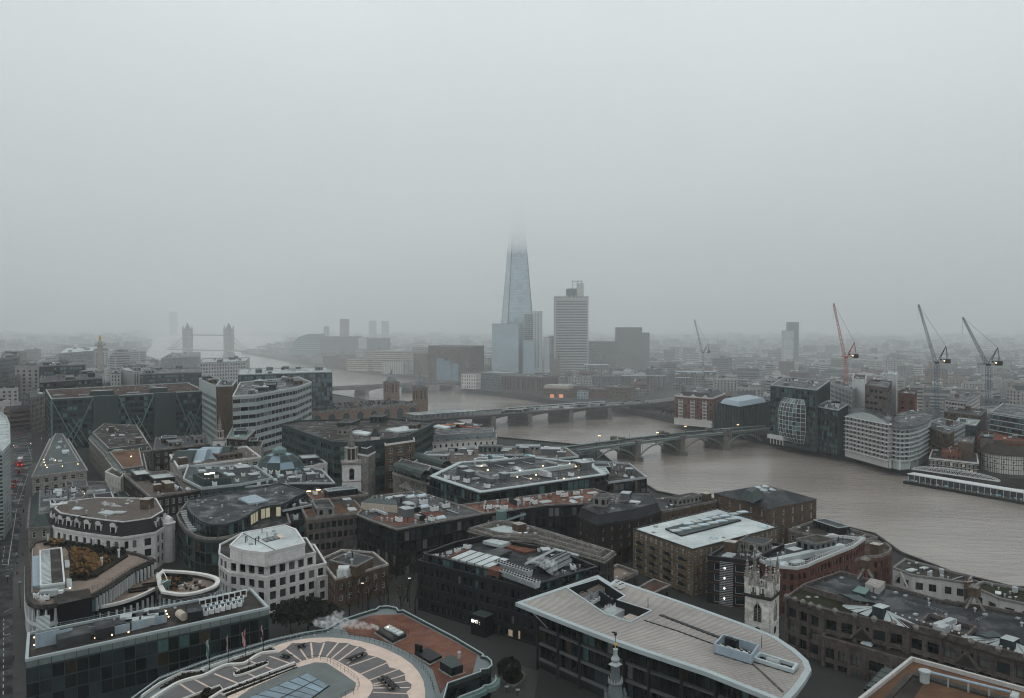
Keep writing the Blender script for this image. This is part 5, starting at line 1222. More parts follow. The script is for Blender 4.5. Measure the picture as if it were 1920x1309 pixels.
g=bld('office_block','dark glass storeys with a brown ledge under the broad grey roof',[(800,908),(898,942),(1008,925),(1140,902),(1120,885),(850,880)],28.5,dict(bay=3.2,fh=3.9,ww=.95,wh=.8,wall='clad_black',gl='black',dep=.4),'deck','concrete_brown',ph=.5)
g=B2('office_block','low brown gravel roofs with teal arched rooflights behind the broad grey roof',[(776,866),(850,884),(925,872),(1000,862),(1085,855),(1060,838),(905,836),(800,846)],31,dict(OFF,wall='clad_teal',gl='teal'),'gravel','clad_pale',24)
for k in range(2):
    a,b=(P(782,850,33),P(838,866,33)) if k==0 else (P(740+5,868,33),P(800,884,33)); dd=(V2(b)-V2(a)).normalized(); nn=Vector((-dd.y,dd.x)); m=MB(); L=(V2(b)-V2(a)).length
    for i in range(6):
        t0,t1=math.pi*i/6,math.pi*(i+1)/6; f=lambda t,p:(p.x+nn.x*3*math.cos(t),p.y+nn.y*3*math.cos(t),30.3+3.2*math.sin(t)); m.face([f(t0,a),f(t0,b),f(t1,b),f(t1,a)],'slate_green')
    m.build('arched_rooflight',g)
m=MB()
for k in range(16):
    a=P(905+k*6,850+(k%2)*2,32); m.box((a.x,a.y),(1,0),4.5,3,30.2,31.3,R.choice(['clad_pale','cyan_paint','clad_white','clad_blue']))
m.build('tarpaulin',g,True)
g=B2('riverside_office','black framed riverside office with tan fins beside the water',[(1107,908),(1213,894),(1180,868),(1085,862)],25,dict(bay=3.2,fh=3.5,ww=.9,wh=.8,wall='clad_black',gl='dark',dep=.3,fin=(.5,.9,'brick_yellow',4)),'felt_brown','metal',10)
# --- black office with red roofs ---
BK=dict(bay=2.4,fh=3.9,ww=.8,wh=.82,wall='clad_black',gl='black',dep=.18)
g=bld('black_office','long black glass office with a red gravel roof and pale coping, left wing',[(669,964),(690,973),(744,992),(909,962),(862,946),(783,920),(700,929)],31,BK,'felt_grey','stone_dirty',ph=.5)
for pts,k in(([(697,972),(746,987),(835,966),(825,957),(775,962),(715,966)],'roof_red'),([(740,957),(862,949),(845,942),(760,944)],'felt_grey')):
    m=MB(); m.face([tuple(P(u,v,30.54)) for u,v in pts][::-1],k); m.build('roof_bed',g)
clutter(g,30,PLANT,21,z=30.55); m=MB(); m.prism(ccw([P(u,v,33) for u,v in[(677,943),(745,949),(742,938),(690,935)]]),30.5,33.2,'clad_cream','slate_green'); m.build('plant_room',g)
g=bld('black_office','long black glass office with a red gravel roof, curved right wing',[(910,962),(1026,946),(1106,943),(1187,938),(1112,915),(1000,928),(863,946)],31,BK,'roof_red','stone_dirty',ph=.5)
clutter(g,34,PLANT,22)
m=MB(); a=P(940,979,30);b=P(985,964,30); m.bar(a,b,.5,'metal_green'); m.build('canopy_beam',g)
# --- centre-left cluster ---
g=B2('ribbon_office','brown office with ribbon windows and rusty planted roof',[(575,971),(687,958),(664,937),(562,946)],30,dict(bay=2.2,fh=3.9,ww=.72,wh=.6,wall='concrete_brown',gl='dark',dep=.4),'roof_rust','stone_dirty',5)
g=B2('ribbon_office','upper block with an orange planted roof behind the ribbon-windowed office',[(588,938),(690,926),(648,910),(572,922)],31.5,dict(bay=2.2,fh=3.9,ww=.72,wh=.6,wall='concrete_brown',gl='dark'),'roof_rust','stone_dirty',5)
for u,v in((579,922),(597,919)): p=P(u,v,33); m=MB(); m.box((p.x,p.y),(1,0),1.6,.3,33,33.3,'lamp_warm'); m.build('strip_light',g)
g=B2('office_block','dark glazed link left of the ribbon-windowed office',[(540,978),(577,973),(563,958),(530,962)],27,dict(OFF,wall='clad_dark',gl='teal'),'felt','clad_teal',5)
CV=dict(bay=2.4,fh=3.8,ww=.93,wh=.84,wall='clad_teal',gl='teal',dep=.12,em=.05)
low=[(331,965),(337,978),(348,992),(365,1003),(385,1008),(408,1008),(432,1004),(455,998),(500,990),(545,980),(535,950),(480,925),(352,938)]
g=bld('curved_office','dark-roofed office with a rounded teal glass corner and terrace',low,29,dict(CV,gl='office',wall='clad_green'),'felt','stone_dirty',ph=.9)
up=[(351,936),(351,950),(360,963),(378,977),(393,982),(409,983),(430,980),(447,975),(470,962),(489,951),(507,947),(527,946),(573,921),(527,905)]
pu=ccw([P(u,v,33) for u,v in up]); yl=[i for i in range(len(pu)) if 470<960+F*((pu[i]+pu[(i+1)%len(pu)])/2).x/((pu[i]+pu[(i+1)%len(pu)])/2).y<530]
walls(g,pu,28.1,32.6,dict(CV,fh=4.2,tm=.1,wh=.86),{i:dict(gl='yellow') for i in yl},'upper_wall'); flatroof(g,pu,33,'felt','clad_teal',.35,.5,'upper_roof'); RP[g.name]=(pu,32.65)
m=MB(); m.prism(ccw([P(u,v,33.3) for u,v in[(446,934),(468,944),(503,938),(478,927)]]),32.66,33.3,'clad_blue'); m.build('skylight',g); clutter(g,14,['hatch','roof_vent','hatch','safety_rail'],7,sc_=.8)
m=MB()
for k in range(9): p=P(344+k*2.2,958+k*4.2,29); m.box((p.x,p.y),(.7,.7),2.2,1.2,28.12,29,'clad_white')
m.build('terrace_planter',g,True)
g=bld('office_block','dark block crowded with white rooftop plant behind the curved corner office',[(528,957),(590,945),(575,925),(520,930)],30.5,dict(OFF,wall='clad_black'),'felt','metal',ph=.7); clutter(g,18,['cooling_unit','air_handler','roof_vent','duct'],12)
g=bld('office_block','dark roofed block crammed with ducts behind the skylight',[(455,912),(548,905),(628,905),(604,880),(520,866),(440,884)],30.5,dict(OFF,wall='clad_dark'),'felt','metal',ph=.7); clutter(g,46,PLANT,13)
g=bld('office_block','grey-green office round an orange floored courtyard',[(343,897),(378,914),(450,907),(512,895),(478,872),(352,872)],32,dict(OFF,wall='clad_green',gl='mixed',ww=.4),'slate_green','clad_pale',ph=1)
m=MB(); m.face([tuple(P(u,v,31.1)) for u,v in[(368,893),(384,903),(428,899),(408,889)]][::-1],'roof_rust'); m.build('courtyard_deck',g); m=MB(); c4=ccw([P(u,v,33.6) for u,v in[(362,889),(382,900),(434,896),(410,884)]]); ring(m,c4,inset(c4,.7),31,33.8,'clad_green'); m.build('courtyard_screen',g); m=MB(); a=P(384,889,34);b=P(402,887,34); m.bar(a,b,.25,'lamp_white'); m.build('strip_light',g)
clutter(g,16,PLANT,14)
g=B2('office_block','flat brown roof with two white domes above rows of white windows',[(231,888),(281,931),(379,916),(352,900),(312,882)],31,dict(bay=2.6,fh=3.6,ww=.5,wh=.66,wall='brick_dark',gl='mixed',pane='case',frame='frame_white',dep=.2),'gravel','stone_dirty',8,LIGHT)
for u,v in((327,912),(334,915)): p=P(u,v,31); m=MB(); m.lathe((p.x,p.y),[(1.6,30.1),(1.5,30.9),(1,31.5),(.2,31.8)],'roof_white',12); m.build('white_dome',g)
# gable house
def gable(nm,lb,pts,z,h,wall,roof,st=None,cat='house',along=0):
    g=bld(nm,lb,pts,z,dict(st or {},wall=wall),'felt','stone',ph=0,cat=cat); pl,_=RP[g.name]; a,b,c,e=pl[along%4],pl[(along+1)%4],pl[(along+2)%4],pl[(along+3)%4]
    m=MB(); r0=(b+c)/2; r1=(a+e)/2; R0=(r0.x,r0.y,z+h);R1=(r1.x,r1.y,z+h); v=lambda p:(p.x,p.y,z)
    m.face([v(a),v(b),R0,R1],roof); m.face([v(c),v(e),R1,R0],roof); m.build('roof',g); m=MB(); m.face([v(b),v(c),R0],wall); m.face([v(e),v(a),R1],wall); m.build('gable_end',g); return g
gable('gabled_house','red brick gable end squeezed between flat roofs',[(322,945),(356,941),(345,925),(318,928)],26,6,'brick_red','slate',dict(bay=4,fh=3.6,ww=.3,wh=.5,pane='case',frame='frame_white',gl='mixed'),along=1)
ST=dict(bay=3,fh=3.6,ww=.36,wh=.56,gl='mixed',pane='sash',frame='frame_white')
g=bld('glass_roofed_office','stone office under a big teal glazed mansard roof dotted with lamps',[(60,893),(163,880),(128,823),(94,822)],28,dict(ST,wall='stone',ww=.5,bay=3.6),'slate_green','stone',ph=.3,mans=(4,3.2,'lead')); 
for u,v in((82,857),(83,862),(85,867),(88,871),(103,859),(117,869),(146,865),(104,858)): p=P(u,v,34); put(g,'lamp',(p.x,p.y),0,(1.0,)*3,32)
clutter(g,8,['skylight','duct','roof_vent'],3)
g=bld('terrace_building','long slate-roofed terrace along the narrow lane',[(167,822),(198,855),(285,843),(262,806),(190,803)],29,dict(ST,wall='stone_dirty'),'felt_brown','stone',ph=.3,mans=(3.6,2,'slate_green')); dormers(g,slope_edges(ccw([P(u,v,29) for u,v in[(167,822),(198,855),(285,843),(262,806),(190,803)]])),28.9,4,'flat',.3); clutter(g,14,LIGHT,15)
m=MB(); p=P(221,847,33); m.lathe((p.x,p.y),[(.1,33),(2.4,33.2),(2.6,34)],'stone',14); m.build('round_ornament',g)
g=bld('terrace_building','slate terrace with a lit orange roof deck beside the lane',[(198,857),(224,892),(276,884),(268,850)],29,dict(ST,wall='stone_dirty'),'roof_rust','stone',ph=.3,mans=(3,1.8,'slate_green')); dormers(g,slope_edges(ccw([P(u,v,29) for u,v in[(198,857),(224,892),(276,884),(268,850)]])),28.9,3.6,'flat',.3); p=P(246,855,33); put(g,'lamp',(p.x,p.y),0,(1.5,)*3)  # orange light on the deck is put into its rust roof colour
g=bld('corner_house','narrow white stone corner house facing down the lane',[(197,884),(226,896),(234,886),(210,876)],30,dict(ST,wall='render_white',bay=4,ww=.35),'felt_brown','render_white',ph=.8)
g=B2('brick_building','dark brick range with white dormers behind the lane terraces',[(287,843),(392,832),(388,815),(292,820)],30,dict(ST,wall='brick_dark',bay=4.4),'slate','stone_dirty',10,['chimney_stack','roof_vent','hatch'])
g=B2('stone_building','long pale building with blue glazed arched rooflights',[(334,876),(489,856),(462,836),(318,852)],31,dict(ST,wall='stone',bay=5,ww=.5),'gravel','stone_white',6,LIGHT)
for k,(u,v,w_) in enumerate(((350,852,9),(372,850,10),(398,846,10),(418,844,9))):
    p=P(u,v,33); m=MB(); m.frustum(ccw([Vector((p.x-w_/1.8,p.y-8)),Vector((p.x+w_/1.8,p.y-8)),Vector((p.x+w_/1.8,p.y+8)),Vector((p.x-w_/1.8,p.y+8))]),30.2,ccw([Vector((p.x-w_/1.9,p.y-2)),Vector((p.x+w_/1.9,p.y-2)),Vector((p.x+w_/1.9,p.y+2)),Vector((p.x-w_/1.9,p.y+2))]),35,'slate_green' if k%3==0 else 'clad_blue'); m.build('rooflight',g)
g=B2('brick_building','dark gabled brick block with green roof near the small spire',[(425,820),(462,822),(478,806),(436,800)],33,dict(ST,wall='brick_dark',bay=4),'copper','stone',4,LIGHT)
g=B2('stone_building','small stone pavilion with a corner gable right of the dark brick block',[(455,836),(490,838),(494,826),(462,822)],28,dict(ST,wall='stone'),'slate','stone',3,LIGHT)
def dome():
    p=P(524,866,33); B=bld('domed_building','low building carrying a faceted glass dome',[(488,872),(545,878),(572,862),(515,850)],29,dict(ST,wall='stone_dirty'),'felt','stone'); c=V2(p); rr=[(12.5,28.2),(11.5,31),(9.4,34),(6,36.6),(3.4,37.6)]; n_=10
    ptz=[[Vector((c.x+r*math.cos(2*math.pi*i/n_),c.y+r*math.sin(2*math.pi*i/n_),z)) for i in range(n_)] for r,z in rr]
    for j in range(len(rr)-1):
        for i in range(n_):
            a,b,cc,e=ptz[j][i],ptz[j][(i+1)%n_],ptz[j+1][(i+1)%n_],ptz[j+1][i]; m=MB(); m.face([a,b,cc,e],'clad_teal' if (i+j)%3 else 'glass_blue'); m.bar(a,e,.14,'metal_green'); m.bar(a,b,.1,'metal_green'); m.build('dome_panel',B)
    m=MB(); m.lathe(c,[(3.6,37.6),(3.4,39),(2.6,39.6),(.4,40.6)],'metal_green',10); m.build('lantern',B)
dome()
g=B2('white_building','small white building with square windows right of the glass dome',[(563,876),(614,868),(592,853),(544,858)],30,dict(ST,wall='render_white',bay=3.6),'felt','render_white',4,LIGHT)
g=bld('stone_building','stone office with green slate mansard beside the wide street',[(52,990),(94,986),(165,962),(178,945),(165,930),(57,932)],28,dict(ST,wall='stone_dirty',bay=3.4),'felt_grey','stone_dirty',ph=.3,mans=(4,3.4,'slate_green')); clutter(g,16,PLANT,16); m=MB(); a=P(97,948,34);b=P(126,943,34); m.bar(a,b,.5,'metal_white'); m.build('white_duct',g)
g=B2('office_block','flat grey roof with three bright skylights and a lamp behind the slate mansard',[(126,932),(214,930),(200,902),(122,902)],29,dict(ST,wall='brick_brown'),'felt_grey','stone_dirty',5,LIGHT)
for k in range(3): p=P(170+k*10,917-k,30); m=MB(); m.box((p.x,p.y),(.9,.3),3.2,2.4,28.1,29.2,'roof_white'); m.build('skylight',g)
p=P(158,917,31); put(g,'lamp',(p.x,p.y),0,(1.4,)*3)
g=B2('office_block','brown patched roof with curved teal edge behind the cream mansard building',[(175,955),(235,950),(222,925),(168,932)],27.5,dict(ST,wall='brick_brown'),'roof_rust','slate_green',6,PLANT)
g=B2('office_block','small grey roofed block by the lane below the corner house',[(214,925),(232,940),(300,935),(283,925),(240,918)],24,dict(ST,wall='brick_dark'),'slate_green','stone_dirty',4,LIGHT)
# cream mansard
cm=[(92,978),(103,988),(150,997),(193,1003),(227,1007),(262,1002),(292,997),(317,981),(302,955),(183,953),(105,964)]
g=bld('mansard_building','cream stone building with a dark mansard roof and arched white dormers',cm,28,dict(bay=3.3,fh=3.7,ww=.5,wh=.68,wall='stone_white',gl='black',dep=.35,tm=.9),'gravel','stone_white',ph=.3,mans=(4.8,1.8,'clad_dark'))
dormers(g,slope_edges(ccw([P(u,v,28) for u,v in cm])),28.0,4.2,'mix',.5,s=1.75,minl=6)
clutter(g,8,LIGHT,17); m=MB(); m.prism(ccw([P(u,v,32.6) for u,v in[(183,963),(205,967),(222,962),(200,958)]]),32.3,33,'roof_white'); m.build('skylight',g)
for u,v in((94,980),(314,984)): p=P(u,v,28); m=MB(); m.lathe((p.x,p.y),[(2.5,14.7),(2.5,28.2),(2.8,28.4),(2.8,28.9),(2,29.1),(1.7,30.4),(.7,31.2),(.15,31.6)],'stone_white',12); m.build('corner_turret',g)
# --- right centre brick ---
g=B2('brick_warehouse','dark red-brown brick block with a black mansard roof in the middle of the view',[(1082,968),(1121,983),(1190,972),(1240,958),(1225,935),(1120,935)],28,dict(bay=4,fh=3.3,ww=.22,wh=.42,wall='brick_dark',gl='mixed',frame='frame_white'),'felt','felt',4,LIGHT,ph=.2,mans=(3,1.4,'felt'))
g=B2('brick_warehouse','long low brick warehouse with shallow dark roofs by the water',[(1240,958),(1345,938),(1322,925),(1225,935)],22,dict(bay=4,fh=3.3,ww=.2,wh=.4,wall='brick_brown',gl='mixed',frame='frame_white'),'slate','stone_dirty',6,LIGHT)
g=bld('apartment_building','yellow brick apartment block under a flat white roof with glazed panels',[(1187,991),(1299,1030),(1460,988),(1345,953)],27,dict(bay=2.6,fh=2.75,ww=.40,wh=.6,wall='brick_yellow',gl='mixed',frame='frame_white',pane='cross',tm=.2,dep=.15,bm=0),'roof_white','clad_dark',ph=.25)
pl,rz=RP[g.name]
for pts in([(1247,989),(1278,1002),(1345,985),(1390,973),(1352,962),(1300,975)],):
    m=MB(); q=ccw([P(u,v,27.6) for u,v in pts]); m.prism(q,26.76,27.3,'metal_dark','slate_green'); m.build('glazed_roof_panel',g)
for k in range(7):
    for s in(0,1): p=P(1268+k*17+s*22,994-k*3.6-s*13,27.6); m=MB(); m.box((p.x,p.y),(.94,.34),3.8,2.4,27.31,27.7,'sky_glass' if (k+s)%2 else 'roof_white'); m.build('roof_panel',g)
clutter(g,5,['hatch','skylight'],2)
a,b,d,n,L=front_edges(g)[0]
for a,b,d,n,L in front_edges(g):
    if n.x<0:
        for k in range(4):
            for f_ in range(5): p=a+d*L*(.14+.24*k)+n*.6; z=rz-4.2-f_*2.75; m=MB(); m.box(p,d,2.6,1.2,z,z+.18,'metal_dark'); m.box(p+n*.58,d,2.6,.05,z+.18,z+1.1,'metal_dark'); m.build('balcony',g)
def hip(B,h,t,k='slate',top='felt'):
    pl,rz=RP[B.name]; hiproof(B,pl,rz+.02,h,t,k,'roof',top); RP[B.name]=(inset(pl,t),rz+h+.02)
g=bld('riverside_warehouse','brown brick river warehouse with a low black hipped roof and white windows',[(1339,925),(1441,954),(1531,936),(1436,911)],24,dict(bay=6,fh=4,ww=.22,wh=.6,wall='brick_brown',gl='mixed',frame='frame_white',pane='case'),'felt','felt',ph=.0)
hip(g,3.2,10,'felt','felt'); m=MB(); q=ccw([P(u,v,28) for u,v in[(1386,925),(1412,935),(1434,923),(1408,915)]]); m.frustum(q,26,inset(q,2.2),29.6,'slate_green'); m.build('roof_lantern',g); clutter(g,6,['skylight','hatch'],3,sc_=.8)
g=B2('riverside_block','low brown flat roofed block behind the red curved building',[(1478,992),(1590,1018),(1645,1006),(1535,972)],16.5,dict(ST,wall='concrete_brown'),'felt_brown','stone_dirty',8,LIGHT)
g=B2('apartment_building','dark louvred block with orange window boxes and a column of lights',[(1327,1042),(1412,1051),(1470,1020),(1385,1006)],26.5,dict(bay=6,fh=3.4,ww=.5,wh=.62,wall='clad_dark',gl='mixed',dep=.5,course=(.18,.15,'brick_orange'),frame='frame_white'),'felt','metal_dark',10,LIGHT)
m=MB()
for k in range(5): p=P(1356,1056+k*15,26.5); m=MB(); q=front_edges(g)[0]; c=q[0]+q[2]*q[4]*.38+q[3]*.2; m.box(c,q[2],.35,.3,23-k*3.2,23.4-k*3.2,'lamp_white'); m.build('lamp',g)
a,b,d,n,L=front_edges(g)[0]
m=MB()
for k in range(30): m.box(a+d*L*.42+n*.12,d,L*.3,.16,9+k*.55,9.18+k*.55,'metal')
m.build('louvre_screen',g,True)
rc=[(1412,1043),(1432,1052),(1462,1060),(1494,1063),(1515,1058),(1529,1051),(1600,1023),(1622,1008),(1560,1002),(1440,1028)]
g=B2('curved_brick_office','red brick office with a rounded corner and white railed roof edge',rc,26,dict(bay=2.4,fh=3.5,ww=.5,wh=.55,wall='brick_red',gl='mixed',dep=.25),'felt','clad_white',12,PLANT)
pl,rz=RP[g.name]; e=front_edges(g,1); rails(g,[x[0] for x in e]+[e[-1][1]],26.1,1.1,'metal_white',1.5,r=.06)
m=MB(); a=P(1440,1050,27);b=P(1580,1020,27); dd=(V2(b)-V2(a)).normalized(); m.box((V2(a)+V2(b))/2,dd,(V2(b)-V2(a)).length,2.2,25.2,27,'roof_white'); m.build('white_duct',g)
rd2=[(1590,1052),(1625,1042),(1650,1041),(1668,1034),(1672,1026),(1662,1018),(1640,1013),(1600,1016),(1556,1036)]
g=B2('curved_brick_office','reddish brown building with a rounded end at the water',rd2,21,dict(bay=2.2,fh=3.5,ww=.5,wh=.6,wall='brick_red',gl='mixed',dep=.3),'roof_brown','stone_dirty',3,LIGHT)
# ================= near buildings =================
def PP(pts,z): return [V2(P(u,v,z)) for u,v in pts]
def sheet(B,name,pts,z,mat,h=.05,world=False,side=None):
    m=MB(); q=ccw(pts if world else PP(pts,z)); m.prism(q,z-h,z,side or mat,mat); return m.build(name,B)
def path_prism(m,line,w_,z0,z1,k,closed=False):
    n=len(line); L=[];Rr=[]
    for i in range(n):
        a=line[i-1] if (i or closed) else line[i]; c=line[(i+1)%n] if (i<n-1 or closed) else line[i]; d=(c-a).normalized(); nn=Vector((-d.y,d.x)); L.append(line[i]+nn*w_/2); Rr.append(line[i]-nn*w_/2)
    for i in range(n if closed else n-1):
        j=(i+1)%n; q=[Rr[i],Rr[j],L[j],L[i]]
        f=lambda p,z:(p.x,p.y,z)
        m.face([f(p,z1) for p in q],k); m.face([f(Rr[i],z0),f(Rr[j],z0),f(Rr[j],z1),f(Rr[i],z1)],k); m.face([f(L[j],z0),f(L[i],z0),f(L[i],z1),f(L[j],z1)],k)
    if not closed:
        for i in(0,n-1): m.face([(Rr[i].x,Rr[i].y,z0),(Rr[i].x,Rr[i].y,z1),(L[i].x,L[i].y,z1),(L[i].x,L[i].y,z0)],k)
def smooth(pts,it=2,closed=False):
    p=[V2(q) for q in pts]
    for _ in range(it):
        o=[] if closed else [p[0]]
        for i in range(len(p) if closed else len(p)-1):
            a,b=p[i],p[(i+1)%len(p)]; o+= [a*.75+b*.25,a*.25+b*.75]
        if not closed: o.append(p[-1])
        p=o
    return p
# --- white stepped block ---
SW=dict(bay=3.3,fh=3.45,ww=.62,wh=.68,wall='stone_white',gl='black',dep=.35,pane='mull',tm=.2)
g=bld('stepped_stone_building','pale stone block with stepped tiers and a white hexagonal roof',[(410,1057),(427,1072),(500,1082),(612,1055),(590,1020),(450,1010),(412,1032)],26,SW,'felt_brown','stone_white',ph=.5)
tier(g,[(410,1037),(427,1047),(500,1056),(592,1035),(575,1008),(455,998),(412,1020)],29.6,SW,'felt_brown','stone_white',.5,25.5)
top=[(431,1023),(455,1032),(497,1037),(572,1019),(555,993),(533,985),(456,999)]
pl=ccw(PP(top,33.2)); m=MB(); m.prism(pl,29.1,33.2,'stone_white','roof_white'); m.build('roof_block',g); m=MB(); ring(m,inset(pl,-.15),inset(pl,.5),32.6,33.45,'stone_white'); m.build('parapet',g)
for k in range(4): sheet(g,'glazed_panel',[(491+k*9,1010-k*2.2),(499+k*9,1015-k*2.2),(507+k*9,1013-k*2.2),(499+k*9,1008-k*2.2)],33.5,'glass_mid' if k!=3 else 'lit_room',.3)
m=MB(); a,b=P(456,1000,33.6),P(515,1031,33.6); m.bar(a,b,.12,'metal_dark'); m.build('cable_track',g)
RP[g.name]=(inset(pl,2),33.2); clutter(g,6,['hatch','vent_pipe'],5)
g=bld('stepped_stone_building','lower right wing of the pale stepped stone block',[(595,1083),(629,1075),(618,1052),(585,1060)],22.6,SW,'felt_brown','stone_white',ph=.5)
# --- brown brick block ---
g=bld('brick_building','low brown brick block with white windows and a grey roof beside the pale stone one',[(629,1085),(728,1057),(700,1034),(640,1030),(600,1048)],24.5,dict(bay=3.2,fh=3.4,ww=.36,wh=.48,wall='brick_brown',gl='mixed',pane='cross',frame='frame_white',dep=.15),'felt_brown','stone',ph=.6)
g1=g; tier(g,[(618,1050),(668,1062),(700,1045),(655,1034)],27.2,dict(blank=1,wall='brick_brown'),'felt_grey','concrete',.3,23.9); clutter(g,4,LIGHT,3)
for u in(640,650): p=P(u,1074,25); m=MB(); m.box((p.x,p.y),(.94,-.3),1.7,2.6,23.9,26.2,'clad_white'); m.bar((p.x-.8,p.y,26.2),(p.x+.8,p.y,26.2),1,'clad_white',sides=8); m.build('roof_cowl',g)
# --- ground level trees and squares ---
def bare_tree(x,y,h,lb,seed,spread=.5,leafy=None,grp='bare winter trees in the churchyard gap'):
    r=random.Random(seed); z0=gz(x,y); B=root('bare_tree' if not leafy else 'evergreen_tree',(x,y,z0),lb,'tree',grp); m=MB(); tw=MB()
    def grow(p,d,L,rad,lev):
        q=p+d*L; (m if lev<2 else tw).bar(p,q,rad,'bark' if lev<2 else 'twig',rad*.6,5 if lev<2 else 3)
        if lev>=4: return
        for _ in range(3 if lev<3 else 4):
            e=(d+Vector((r.uniform(-1,1),r.uniform(-1,1),r.uniform(-.2,.7)))*spread*1.1).normalized(); grow(q-d*L*r.uniform(0,.3),e,L*r.uniform(.55,.8),rad*.55,lev+1)
    grow(Vector((x,y,z0-.2)),Vector((0,0,1)),h*.32,h*.022,0)
    m.build('trunk',B)
    if leafy:
        for _ in range(620):
            th=r.uniform(0,6.28); ph=math.acos(r.uniform(-.5,1)); rr=h*.42*(.55+.45*r.random()); c=Vector((x+rr*math.cos(th)*math.sin(ph)*1.15,y+rr*math.sin(th)*math.sin(ph)*1.15,z0+h*.55+rr*math.cos(ph)*.8)); a=Vector((r.uniform(-1,1),r.uniform(-1,1),r.uniform(-.3,1))).normalized(); u=a.orthogonal()*r.uniform(.2,.55); v=a.cross(u); tw.face([c-u,c+v,c+u,c-v],r.choice(leafy))
    elif r.random()<.7:
        for _ in range(110):
            c=Vector((x+r.gauss(0,h*.2),y+r.gauss(0,h*.2),z0+h*r.uniform(.35,.8))); a=Vector((r.uniform(-1,1),r.uniform(-1,1),r.uniform(-.3,1))).normalized(); u=a.orthogonal()*.17; tw.face([c-u,c+a.cross(u),c+u],r.choice(['leaf_yellow','sedum']))
    tw.build('crown',B,True); return B
TS=[(545,1192,11,1,'dark evergreen tree behind the glass office, left one'),(578,1186,11,1,'dark evergreen tree behind the glass office, middle one'),(604,1190,10,1,'dark evergreen tree behind the glass office, right one'),
 (655,1160,13,0,'bare tree in the dark yard below the brown brick block'),(690,1150,14,0,'bare tree with a few brown leaves nearest the street lamp'),(728,1140,15,0,'tall bare tree in the dark gap left of the dark office'),(764,1128,14,0,'bare tree with yellow leaves at the dark office corner'),(700,1118,14,0,'bare tree farthest back in the dark yard'),(752,1160,13,0,'bare tree nearest the red roofed terrace'),(636,1140,10,0,'small bare tree beside the pale stone wall'),
 (742,1090,14,0,'bare tree behind the tall one in the dark gap'),(716,1158,12,0,'low bare tree in front of the lit lamp'),(672,1140,12,0,'bare tree against the brown brick wall, right part'),(778,1150,13,0,'bare tree close to the corner of the dark office facade'),(702,905,13,1,'dark tree between the soot-streaked stone block and the teal mansard office, left'),(722,912,13,1,'dark tree crowding the teal mansard office, right'),(690,915,12,0,'bare tree beside the white church tower'),(955,1278,6,2,'round bush in the small paved square'),(790,1100,12,0,'bare tree against the left end of the dark office')]
for i,(u,v,h,lf,lb) in enumerate(TS):
    p=P(u,v,15); bare_tree(p.x,p.y,h,lb,i+40,leafy=['foliage_dark','foliage','shrub_dark'] if lf else None,grp=None)
# --- dark grid office ---
DG=dict(bay=2.1,fh=3.5,ww=.6,wh=.62,wall='clad_dark',gl='office',dep=.45,tm=.5,frame='fin_dark')
body=[(783,1050),(1017,1110),(1132,1075),(1050,1040),(905,1013),(846,1026)]
g=bld('dark_grid_office','large near-black office with a grid of windows and roof packed with plant',body,29.8,DG,'felt','clad_dark',ph=.5)
gk=g; pl,rz=RP[g.name]; q=inset(pl,1.4); sw=MB()
walls(g,q,29.3,31.6,dict(bay=1.4,fh=2.2,ww=.86,wh=.8,wall='clad_dark',gl='teal',dep=.06,tm=.02,pane='none'),None,'plant_screen')
m=MB(); ring(m,inset(q,-.25),inset(q,.5),31.3,31.75,'clad_dark'); m.build('screen_cap',g)
sheet(g,'roof_deck',[tuple(p) for p in inset(q,.4)],30.0,'felt',.4,True)
RP[g.name]=(inset(q,1),30.0)
def sh(name,pts,z,mat,h=.3): return sheet(gk,name,pts,z,mat,h)
for k in range(5):   # pale glazed slabs
    a=(846+k*15,1046+k*3.6); sh('glazed_slab',[(a[0],a[1]),(a[0]+13,a[1]+3.2),(a[0]+13+36,a[1]+3.2-15),(a[0]+36,a[1]-15)],31.9,'roof_white',.5)
    sh('glazing_bar',[(a[0]+12.6,a[1]+3.1),(a[0]+14,a[1]+3.4),(a[0]+50,a[1]-11.6),(a[0]+48.6,a[1]-12)],32.0,'clad_teal',.5)
sh('red_edge',[(835,1045),(840,1046),(880,1030),(874,1029)],31.8,'brick_red',.3)
sh('timber_deck',[(945,1024),(985,1036),(1018,1027),(975,1013)],30.6,'brick_orange',.6)
sh('grey_roof',[(900,1040),(925,1046),(960,1032),(935,1026)],31.4,'felt_grey',.9)
sh('pale_roof',[(905,1014),(940,1022),(968,1012),(932,1008)],31.6,'roof_pale',1)
sh('orange_roof',[(913,1066),(935,1072),(948,1067),(926,1060)],31.9,'brick_orange',1.6)
def fanrow(u0,v0,u1,v1,n_):
    a,b=P(u0,v0,32),P(u1,v1,32); d=(V2(b)-V2(a)).normalized(); L=(V2(b)-V2(a)).length; nn=Vector((-d.y,d.x))
    for k in range(n_):
        c=V2(a)+d*L*(k+.5)/n_; m=MB(); w_=L/n_*.88; zz=32.2
        m.frustum(ccw([c-d*w_/2-nn*.8,c+d*w_/2-nn*.8,c+d*w_/2+nn*.8,c-d*w_/2+nn*.8]),30.6,ccw([c-d*w_/2-nn*1.3,c+d*w_/2-nn*1.3,c+d*w_/2+nn*1.3,c-d*w_/2+nn*1.3]),zz,'metal')
        for s in(-.62,.62): m.lathe(c+nn*s,[(w_*.3+.05,zz),(w_*.3+.05,zz+.18),(w_*.22,zz+.18),(w_*.2,zz+.03)],'metal_dark',8)
        m.box(c,d,w_*.5,1,30,30.6,'metal_dark'); m.build('fan_unit',gk)
fanrow(931,1052,994,1072,12); fanrow(942,1069,1008,1093,13)
m=MB(); a,b,c,e=PP([(985,1055),(1040,1030),(1085,1040),(1030,1068)],32); K_=6
